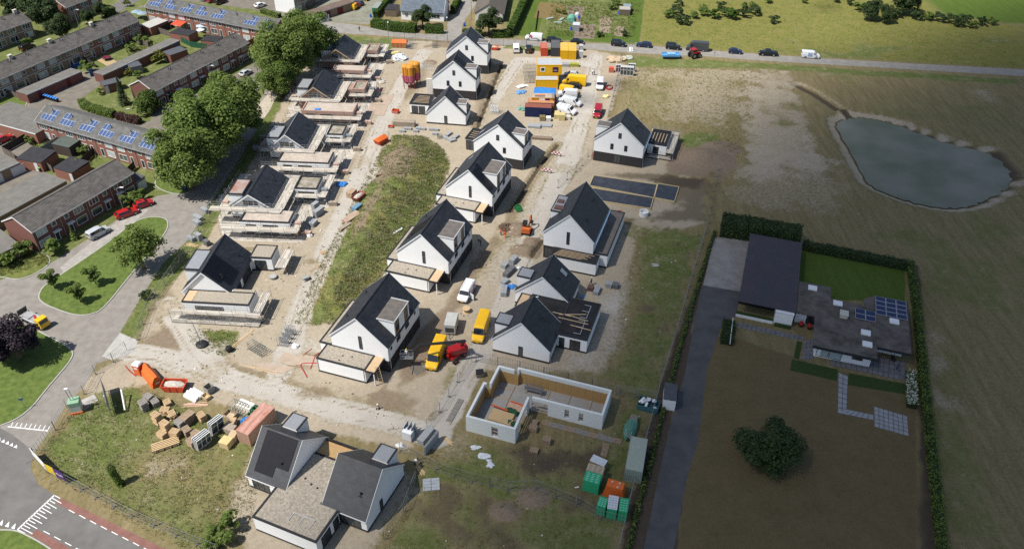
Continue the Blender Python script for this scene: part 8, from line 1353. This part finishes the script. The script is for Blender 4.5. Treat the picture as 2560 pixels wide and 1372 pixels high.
# wooden garden fences
fw1 = mat('weathered_fence', (.14,.12,.10), .9, .25, 3); fw2 = mat('dark_fence', (.045,.035,.03), .9, .25, 3); fw3 = mat('green_fence', (.02,.09,.05), .7, .15)
def board_fence(label, pts, h, m, group='board fences of the gardens'):
    P = [G(*p) for p in pts]; O = P[0]; t = thing('board_fence', label, 'fence', tuple(O), 0, group)
    for a, b in zip(P[:-1], P[1:]):
        d = b-a; n = max(1, round(d.length/1.8)); yw = math.atan2(d.y, d.x); L = d.length/n
        for k in range(n):
            c = a+d*(k/n)-O; mb = MB(); nb = int(L/.15)
            for j in range(nb): mb.box(L*j/nb+.006, L*(j+1)/nb-.006, -.012, .012, .05, h+random.uniform(-.015,.015))
            part('fence_panel', mb, m, t, c, yw); part('post', MB().box(-.05,.05,-.05,.05,0,h+.06), m, t, c, yw)
    return t
board_fence('dark board fence round the end garden of the solar terrace', [(12,383),(92,338)], 1.8, fw2); board_fence('weathered board fence beside the black-roofed shed', [(12,385),(40,400)], 1.8, fw1); board_fence('dark board fence between two gardens of the solar terrace', [(190,430),(246,378)], 1.8, fw2); board_fence('weathered fence between the two black-roofed sheds', [(108,415),(134,432)], 1.8, fw1); board_fence('dark board fence at the last garden of the solar terrace', [(320,440),(340,420)], 1.8, fw2); board_fence('grey fence behind the annex of the long terrace', [(380,78),(425,92)], 1.8, fw1); board_fence('green fence behind the dark terrace gardens', [(452,105),(478,118),(520,125)], 1.7, fw3); board_fence('dark fence beside the red sunshade', [(405,82),(440,64)], 1.8, fw2); board_fence('grey fence at the end of the garage row beside the lawn', [(22,238),(60,252)], 1.6, fw1); board_fence('pale fence between the gardens of the long terrace', [(320,100),(372,118)], 1.6, fw1); board_fence('dark fence between terrace gardens near the pool', [(205,150),(240,170)], 1.6, fw2); board_fence('blue-grey garden wall beside the garden canopy', [(97,393),(150,360)], 1.9, mat('blue_grey_wall', (.23,.27,.30), .8, .08)); board_fence('brown wall at the end of the dark terrace', [(618,120),(650,105)], 1.9, mat('rust_brown_fence', (.22,.10,.05), .85, .15)); board_fence('dark fence beside the parked cars of the white gable terrace', [(770,22),(800,4)], 1.8, fw1); board_fence('low picket fence along the allotments', [(1338,78),(1345,28)], .8, fw1)
# ================================================================ LAMPS, BINS, GARDEN THINGS
def lamp(label, base, h=6.2, yaw=0., group='street lamps of the neighbourhood'):
    p = on(*base); t = thing('street_lamp', label, 'lamp', tuple(p), rad(yaw), group); part('post', MB().tube((0,0,0),(0,0,h),.09,6,.06), steel, t); part('arm', MB().tube((0,0,h),(.9,0,h+.25),.045,5), steel, t); part('lamp_head', MB().rbox((1.15,0,h+.25),(.75,.26,.14)), trimw, t)
lamp('street lamp in front of the short dark terrace', (309,525), 5.2); lamp('street lamp in front of the dark terrace by the flowering shrub', (531,213), 5.2); lamp('street lamp behind the long terrace beside the garden tree', (200,74), 5.8); lamp('street lamp beside the purple hedge', (319,312), 3.6, 35); lamp('street lamp at the side street corner by the clipped hedge', (1119,104), 6.5, 90); lamp('street lamp on the side street beside the blue car', (1179,52), 6.5, 90); lamp('street lamp at the lawn beside the garage row', (5,275), 4.5, 180); lamp('street lamp beside the fence at the far scaffold', (973,112), 6., 90)
def sign_post(label, base, h, m, w=.6, hh=.35): p = on(*base); t = thing('sign_post', label, 'sign', tuple(p), .3); part('post', MB().tube((0,0,0),(0,0,h),.05,5), steel, t); part('plate', MB().box(-w/2,w/2,-.08,-.052,h-hh,h), m, t)
sign_post('small blue street sign on the verge by the main road', (64,1020), 2.2, mat('blue_door')); sign_post('grey post with a plate on the verge beside the two road bars', (1572,127), 3.2, zinc, .5, .5); sign_post('second grey post beside the two road bars', (1580,130), 3.2, zinc, .3, .5); sign_post('steel post at the road verge behind the tractor', (1783,152), 2.6, zinc, .3, .3)
def bin_(label, px, lid, yaw=0., group='wheeled bins', z=.0, body=None):
    p = on(*px); t = thing('wheeled_bin', label, 'bin', tuple(p), rad(yaw), group); part('body', MB().add([(-.24,-.28,.05),(.24,-.28,.05),(.24,.28,.05),(-.24,.28,.05),(-.29,-.36,.98),(.29,-.36,.98),(.29,.36,.98),(-.29,.36,.98)], [(3,2,1,0),(4,5,6,7),(0,1,5,4),(1,2,6,5),(2,3,7,6),(3,0,4,7)]), body or blackp, t); part('lid', MB().add([(-.31,-.38,.985),(.31,-.38,.985),(.31,.4,.985),(-.31,.4,.985),(-.27,-.3,1.08),(.27,-.3,1.08),(.27,.36,1.1),(-.27,.36,1.1)], [(3,2,1,0),(4,5,6,7),(0,1,5,4),(1,2,6,5),(2,3,7,6),(3,0,4,7)]), lid, t)
    for s in (-1, 1): part('wheel', MB().tube((s*.25-.03,.3,.1),(s*.25+.03,.3,.1),.1,8), tyre, t)
lb = mat('blue_lid', (.05,.24,.72), .45); lg = mat('green_lid', (.12,.45,.05), .45)
for k in range(6): bin_('black wheeled bin with a blue lid in the row on the paved court', (113+6.2*k, 246+1.9*k), lb, -22, 'blue-lidded bins in a row on the court')
bin_('black bin with a blue lid beside the brick shed', (97,425), lb, -30); bin_('black bin with a green lid beside the brick shed', (103,429), lg, -30)
for k in range(4): bin_('blue bin under the broad street tree', (462+7*k, 474-7*k), mat('blue_door'), 20, 'blue bins under the street tree', body=mat('blue_bin_body', (.02,.06,.3), .5))
for k, (px) in enumerate(((640,1030),(636,1038),(630,1043))): crate('green tub behind the rusty slatted container', px, 1.0, .8, .8, -30, mat('green_paint'), name='green_tub', cat='tub', group='green tubs behind the slatted container', open_=True)
def umbrella(label, px, r, m, h=2.3): p = on(*px); t = thing('sunshade', label, 'sunshade', tuple(p)); part('pole', MB().tube((0,0,0),(0,0,h),.035), steel, t); part('canopy', MB().add([(0,0,h+.35)]+[(r*math.cos(a*math.pi/4), r*math.sin(a*math.pi/4), h-.2) for a in range(8)], [(0,1+i,1+(i+1) % 8) for i in range(8)]), m, t)
umbrella('grey-blue garden sunshade behind the long terrace end', (346,46), 1.7, mat('grey_blue_cloth', (.22,.30,.36), .8)); umbrella('second grey-blue sunshade beside the first', (360,50), 1.7, mat('grey_blue_cloth')); umbrella('pale blue garden sunshade behind the solar arrays terrace', (507,82), 1.6, mat('pale_blue_cloth', (.35,.45,.55), .8)); umbrella('small white sunshade in the garden by the pool', (505,92), 1.2, trimw)
t = thing('awning', 'bright orange-red awning in the garden of the upper solar terrace', 'awning', tuple(G(450,78)), rad(-24)); part('cloth', MB().add([(-1.9,-1.3,2.2),(1.9,-1.3,2.2),(1.9,1.5,2.6),(-1.9,1.5,2.6)], [(0,1,2,3)]), mat('orange_red_cloth', (.6,.07,.03), .8), t); part('frame', MB().tube((-1.9,-1.3,0),(-1.9,-1.3,2.2),.04).tube((1.9,-1.3,0),(1.9,-1.3,2.2),.04).tube((-1.9,1.5,0),(-1.9,1.5,2.6),.04).tube((1.9,1.5,0),(1.9,1.5,2.6),.04), steel, t)
t = thing('paddling_pool', 'small blue pool in the garden of the long terrace', 'pool', tuple(G(192,166))); part('rim', MB().lathe([(1.5,0),(1.5,.6),(1.35,.6),(1.35,.45)], 18), mat('blue_door'), t); part('water', MB().lathe([(1.34,.4),(.6,.42)], 18), mat('pool_water', (.08,.35,.55), .1), t)
t = thing('trampoline', 'dark red round garden swing frame on the sandy garden', 'swing', tuple(G(268,150))); part('ring', MB().lathe([(1.2,.7),(1.2,.78),(1.0,.78)], 14), mat('maroon_frame', (.12,.02,.04), .6), t)
for a in range(4): part('leg', MB().tube((1.1*math.cos(a*1.57),1.1*math.sin(a*1.57),0),(1.1*math.cos(a*1.57),1.1*math.sin(a*1.57),1.6),.06), mat('maroon_frame'), t)
ground_sheet('garden_sand', [(240,150),(262,138),(295,156),(272,168)], .012, mat('garden_sand', (.36,.27,.15), .95, .15, 2))
# allotment polytunnels, barrels
def tunnel(label, px, r, L, m, yaw):
    p = on(*px); t = thing('polytunnel', label, 'greenhouse', tuple(p), rad(yaw)); n = 9; mb = MB(); v = [(r*math.cos(math.pi*i/n), y, r*1.15*math.sin(math.pi*i/n)) for y in (0, L/3, 2*L/3, L) for i in range(n+1)]
    mb.add(v, [(k*(n+1)+i, k*(n+1)+i+1, (k+1)*(n+1)+i+1, (k+1)*(n+1)+i) for k in range(3) for i in range(n)]+[tuple(range(n, -1, -1)), tuple(3*(n+1)+i for i in range(n+1))]); part('cover', mb, m, t); part('door_frame', MB().box(-.45,-.4,-.04,-.01,0,1.5).box(.4,.45,-.04,-.01,0,1.5).box(-.4,.4,-.04,-.01,1.45,1.5), trimw, t)
tunnel('green polytunnel on the allotment', (1426,57), 1.35, 3.4, mat('green_film', (.12,.33,.25), .4, .15, 3), -10); tunnel('small white polytunnel behind the green one', (1441,44), .75, 2.4, mat('white_film', (.5,.53,.53), .4), -10)
def barrel(label, px): p = on(*px); t = thing('barrel', label, 'barrel', tuple(p), 0, 'blue barrels on the allotments'); part('drum', MB().lathe([(.3,0),(.34,.3),(.34,.7),(.3,.95)], 12), mat('blue_barrel', (.01,.11,.5), .45), t); part('lid', MB().lathe([(.28,.955),(.26,1.0)], 12), mat('blue_door'), t)
barrel('blue barrel beside the green polytunnel', (1447,47)); barrel('blue barrel beside the grey metal allotment shed', (1428,76)); barrel('blue barrel beside the low wooden allotment shed', (1548,37)); barrel('blue barrel at the hedge corner of the parking court', (927,44)); barrel('blue barrel at the hedge of the pale cottage', (1161,66))
for k, (px, yw) in enumerate((((1375,48),30),((1395,58),-5),((1404,50),60))): packs(('glass cold frame lying in the allotment plot', 'low white cold frame in the allotment plot', 'tilted cold frame beside the polytunnel')[k], px, 2.4, .9, .35, yw, mat('cold_frame_glass', (.3,.36,.33), .3, .2, 3), name='cold_frame', cat='cold frame', nx=4, nz=1, group='cold frames on the allotment')
# bungalow garden furniture
t = thing('terrace_chair', 'dark garden chair on the bungalow terrace', 'chair', tuple(G(2232,902)), .4); part('seat', MB().box(-.3,.3,-.3,.3,.35,.45), blackp, t); part('backrest', MB().box(-.3,.3,.25,.33,.45,1.0), blackp, t); part('leg', MB().box(-.28,-.2,-.28,-.2,0,.348).box(.2,.28,-.28,-.2,0,.348).box(-.28,-.2,.2,.28,0,.348).box(.2,.28,.2,.28,0,.348), blackp, t)
t = thing('folded_parasol', 'dark folded parasol on the bungalow terrace', 'parasol', tuple(G(2238,932))); part('pole', MB().tube((0,0,0),(0,0,2.2),.03), steel, t); part('cloth', MB().lathe([(.14,.9),(.2,1.1),(.06,2.2)], 8), mat('dark_cloth', (.05,.05,.08), .8), t)
for k, px in enumerate(((2001,816),(2022,822))): p = G(*px); t = thing('flower_pot', ('red flowering pot left of the bungalow door', 'red flowering pot right of the bungalow door')[k], 'flowers', tuple(p), 0, 'red flower pots at the bungalow door'); part('pot', MB().lathe([(.25,0),(.35,.5)], 10), blackp, t); part('flowers', MB().blob((0,0,.75), (.42,.42,.35), k, .3), mat('red_flowers', (.35,.02,.03), .8, .4, 8), t)
tag(part('white_pole', MB().tube(tuple(on(1830,806)+Vector((0,0,1.1))), tuple(on(1822,872)+Vector((0,0,1.1))), .06), trimw), 'white pole lying along the clipped hedge block', 'pole')
# ================================================================ PEOPLE
skin = mat('skin', (.42,.26,.19), .6); dkt = mat('dark_trousers', (.03,.035,.045), .85)
def person(label, loc, yaw, top, legs=dkt, pose='stand', helmet=None, group='people on the site'):
    J = {'pelvis': (0,0,.95), 'chest': (0,0,1.3), 'neck': (0,0,1.48), 'head': (0,.02,1.66), 'sl': (.19,0,1.42), 'sr': (-.19,0,1.42), 'el': (.25,.02,1.14), 'er': (-.25,.02,1.14), 'hl': (.25,.16,.92), 'hr': (-.25,.16,.92), 'fl': (.25,.2,.84), 'fr': (-.25,.2,.84), 'kl': (.1,.05,.5), 'kr': (-.1,.02,.5), 'al': (.11,0,.08), 'ar': (-.11,0,.08), 'tl': (.12,.2,.05), 'tr': (-.12,.2,.05)}
    if pose == 'walk': J.update(kl=(.1,.2,.52), al=(.1,.28,.09), tl=(.1,.48,.05), kr=(-.1,-.02,.5), ar=(-.1,-.28,.12), tr=(-.1,-.1,.05), hl=(.25,-.14,.95), fl=(.25,-.16,.87), hr=(-.25,.25,.98), fr=(-.25,.3,.91))
    if pose == 'bend': J.update(pelvis=(0,-.12,.9), chest=(0,.2,1.12), neck=(0,.36,1.16), head=(0,.52,1.14), sl=(.19,.32,1.12), sr=(-.19,.32,1.12), el=(.22,.42,.85), er=(-.22,.42,.85), hl=(.15,.5,.58), hr=(-.15,.5,.58), fl=(.14,.52,.5), fr=(-.14,.52,.5), kl=(.12,.1,.5), kr=(-.12,.1,.5))
    E = [('pelvis','chest'),('chest','neck'),('neck','head'),('chest','sl'),('sl','el'),('el','hl'),('hl','fl'),('chest','sr'),('sr','er'),('er','hr'),('hr','fr'),('pelvis','kl'),('kl','al'),('al','tl'),('pelvis','kr'),('kr','ar'),('ar','tr')]
    R = dict(pelvis=.15, chest=.155, neck=.06, head=.105, sl=.08, sr=.08, el=.05, er=.05, hl=.035, hr=.035, fl=.03, fr=.03, kl=.07, kr=.07, al=.05, ar=.05, tl=.045, tr=.045)
    ks = list(J); me = bpy.data.meshes.new('body'); me.from_pydata([J[k] for k in ks], [(ks.index(a), ks.index(b)) for a, b in E], []); o = bpy.data.objects.new('body', me); COL.objects.link(o); md = o.modifiers.new('s', 'SKIN');
    for i, k in enumerate(ks): me.skin_vertices[0].data[i].radius = (R[k], R[k]*.85); me.skin_vertices[0].data[i].use_root = (k == 'pelvis')
    o.modifiers.new('u', 'SUBSURF').levels = 1; dg = bpy.context.evaluated_depsgraph_get(); m2 = bpy.data.meshes.new_from_object(o.evaluated_get(dg)); COL.objects.unlink(o); bpy.data.objects.remove(o)
    m2.materials.clear()
    for m in (legs, top, skin): m2.materials.append(m)
    hd = Vector(J['head']); pv_ = Vector(J['pelvis'])
    for p in m2.polygons:
        c = p.center; k = 0 if c.z < pv_.z+.02 and (c-pv_).length < 1.1 and not ((c-Vector(J['fl'])).length < .2 or (c-Vector(J['fr'])).length < .2) else 1
        if (c-hd).length < .15 or (c-Vector(J['fl'])).length < .09 or (c-Vector(J['fr'])).length < .09: k = 2
        p.material_index = k; p.use_smooth = True
    t = thing('person', label, 'person', tuple(loc), rad(yaw), group); link('body', m2, t)
    part('helmet' if helmet else 'hair', MB().lathe([(.13,-.02),(.135,.04),(.11,.11),(.05,.145)], 10, tuple(hd+Vector((0,-.01,.02)))), helmet or mat('dark_hair', (.03,.02,.015), .8), t); return t
hv = mat('hi_vis_orange', (.75,.12,.01), .7); rd = mat('red_jacket', (.45,.03,.03), .8); wt = mat('white_shirt', (.68,.68,.66), .8); dk = mat('dark_jacket', (.04,.045,.06), .85); bls = mat('blue_work_shirt', (.06,.1,.22), .8); wh_ = mat('white_helmet', (.75,.75,.74), .4); yh = mat('yellow_helmet', (.7,.55,.05), .4)
person('worker in an orange hi-vis suit beside the branch pile', on(1263,595), 20, hv, hv, 'walk'); person('worker in a red jacket bending at the branch pile', on(1252,588), -30, rd, dkt, 'bend'); person('worker in dark clothes with a white helmet behind the low white house', on(1478,712), 90, dk, dkt, 'walk', wh_); person('person in a white shirt standing beside another in the yard lane', on(1481,188), -60, wt); person('person in pale clothes next to the white shirt in the yard lane', on(1486,188), 60, mat('pale_jacket', (.45,.4,.36), .8)); person('worker with a yellow helmet standing in the lift basket', BASKET+Vector((0,0,-1.07)), 0, wt, dkt, 'stand', yh); person('worker in a white shirt bending over planks at the white gable', on(1037,1163), -60, wt, dkt, 'bend'); person('worker in blue on the scaffold of the bare brick house', G(925,222,2.05), 0, bls, dkt, 'stand'); person('walker in dark clothes on the sandy footpath', on(660,238), -120, dk, dkt, 'walk'); person('person in a dark red coat on the access road', on(899,80), 0, mat('dark_red_coat', (.12,.03,.03), .85), dkt, 'walk'); person('worker in a red top with a white helmet beside the far scaffold', on(951,236), 40, rd, mat('grey_trousers', (.25,.25,.25), .85), 'stand', wh_); person('worker in dark clothes on the street beside the second white house', on(1202,612), 100, dk, dkt, 'bend'); person('worker in orange beside the dark-storeyed house corner', on(1480,398), 0, hv, hv, 'stand')
# ================================================================ RUBBLE AND CHIPS strewn over the site (nobody could count it)
def chips(name, label, n, polys, size, m, seed):
    r = np.random.default_rng(seed); mb = MB()
    for pts, share in polys:
        P = np.array(W2(pts)); lo, hi = P.min(0), P.max(0); k = int(n*share*3); x = r.uniform(lo[0], hi[0], k); y = r.uniform(lo[1], hi[1], k); keep = (sdist(P, x, y) > 0) & (wnoise(x, y, .35, seed) > r.uniform(-.7, .7, k)); x, y = x[keep][:int(n*share)], y[keep][:int(n*share)]
        for a, b in zip(x, y):
            s = size*r.uniform(.3, 1.6); q = r.uniform(.35, 1, 3)*s; mb.rbox((a, b, gz(a, b)+q[2]*.25), (q[0]*r.uniform(1, 2.4), q[1], q[2]*.6), r.uniform(0, 3.1), r.uniform(-.3, .3))
    tag(part(name, mb, m), label, 'rubble', None, 'stuff')
SP = [([(560,900),(700,560),(860,280),(960,140),(1060,130),(1060,300),(930,440),(800,640),(740,880)], .4), ([(1180,140),(1520,150),(1480,330),(1180,330)], .2), ([(1000,960),(1180,680),(1400,380),(1480,400),(1330,640),(1190,900)], .25), ([(360,860),(900,970),(1060,1080),(640,1060),(420,960)], .15)]
chips('pale_rubble_chips', 'pale chips of stone and wood strewn over the sandy site', 1300, SP, .16, mat('pale_chip', (.5,.46,.4), .9, .2, 3, island=.3), 61)
chips('dark_rubble_chips', 'dark clods and scraps strewn over the sandy site', 1500, SP, .15, mat('dark_clod', (.14,.105,.075), .95, .3, 3, island=.4), 62)
chips('lot_scraps', 'pale scraps lying in the weeds of the unbuilt lots', 110, [(LOT_SE, .7), (LOT_SW, .3)], .2, mat('pale_chip'), 63)
# packs of bricks and boards standing about the scaffold row
pinkb = mat('pink_brick_pack', (.42,.3,.25), .9, .15, 4); rg_ = random.Random(9)
for nm, pos, off, L, zr, FA, RA, DY, wm_, lab in LEFT:
    p = ridge_pos(pos, -3.5, off); a = rad(-3.5); S_ = {'L2': 'white house with rust-stained dormer roof', 'L3': 'white house with the zinc ridge', 'L4': 'bare brick house with the blue sheet', 'L5': 'half-built far brick house'}[nm]
    for k, (x, y, z) in enumerate(((-6.2, 3, 2.07), (-6.0, 8, 2.07), (FA[1]+1.1, FA[2]+2, 2.07), (RA[1]+1.1, RA[2]+2, 2.07), (RA[1]+3.2, RA[2]-1, 0), (FA[1]+3.2, FA[2]+1, 0), (-8.6, 5, 0), (-8.8, 10, 0), (1, L+3.4, 0), (6, RA[3]+3.2, 0))):
        x += rg_.uniform(-.3, .3); y += rg_.uniform(-.8, .8); m = (pinkb, blk, pinkb, mat('grey_print'), tim)[k % 5] if k < 4 else (blk, tim, pinkb)[k % 3]
        packs(('brick pack on the scaffold deck at the ' if z else 'material pack on the ground by the ')+S_, None, 1.2 if z else 1.8, .9, .45 if z else .9, -3.5+rg_.uniform(-12, 12), m, name='material_pack', cat='pack', nx=2, nz=2, group='packs about the scaffold of the '+S_, xy=(p[0]+math.cos(a)*x-math.sin(a)*y, p[1]+math.sin(a)*x+math.cos(a)*y), z=z)
# ================================================================ THE CLOUD whose shadow lies over the south-east of the place
def cloud():
    "a real cloud of even vapour high above the fields; its thin rim lets the sun through, its middle hardly any"
    O = SUN*(700/SUN.z)
    rim = [tuple(G(*p))[:2] for p in [(230,1372),(600,1040),(1010,580),(1310,335),(1600,205),(1900,95),(2160,5)]]
    P = [(-70, 5)]+rim+[(190, 300), (330, 300), (360, 60), (250, -60), (20, -90)]
    st = 5.; xs = np.arange(-110, 380, st); ys = np.arange(-110, 330, st); X, Y = np.meshgrid(xs, ys); x, y = X.ravel(), Y.ravel()
    d = sdist(P, x, y)+5*wnoise(x, y, .035, 8)+1.5*wnoise(x, y, .12, 9)
    t = 64*ss(0, 78, d)**1.25*(1+.10*wnoise(x, y, .06, 12)); t = np.maximum(t, 0).reshape(X.shape)
    vs = []; fs = []; top = {}; bot = {}
    ny, nx = t.shape
    for j in range(ny):
        for i in range(nx):
            near = t[max(0, j-1):j+2, max(0, i-1):i+2].max() > 0
            if near:
                top[j, i] = len(vs); vs.append((xs[i], ys[j], t[j, i]*.65))
                if t[j, i] > 0: bot[j, i] = len(vs); vs.append((xs[i], ys[j], -t[j, i]*.35))
                else: bot[j, i] = top[j, i]
    for j in range(ny-1):
        for i in range(nx-1):
            k = [(j, i), (j, i+1), (j+1, i+1), (j+1, i)]
            if all(q in top for q in k) and max(t[q] for q in k) > 0:
                fs.append(tuple(top[q] for q in k)); b = [bot[q] for q in k[::-1]]; fs.append(tuple(b))
    m = bpy.data.materials.new('cloud_vapour'); m.use_nodes = True; nt = m.node_tree; nt.nodes.remove(nt.nodes['Principled BSDF'])
    v = nt.nodes.new('ShaderNodeVolumePrincipled'); v.inputs['Color'].default_value = (.9, .92, .95, 1); v.inputs['Density'].default_value = .042; v.inputs['Anisotropy'].default_value = .2
    nt.links.new(v.outputs[0], nt.nodes['Material Output'].inputs['Volume'])
    tag(part('cloud', MB().add(vs, fs), m, None, O), 'white cloud drifting in front of the sun above the fields', 'cloud', None, 'structure')
cloud()
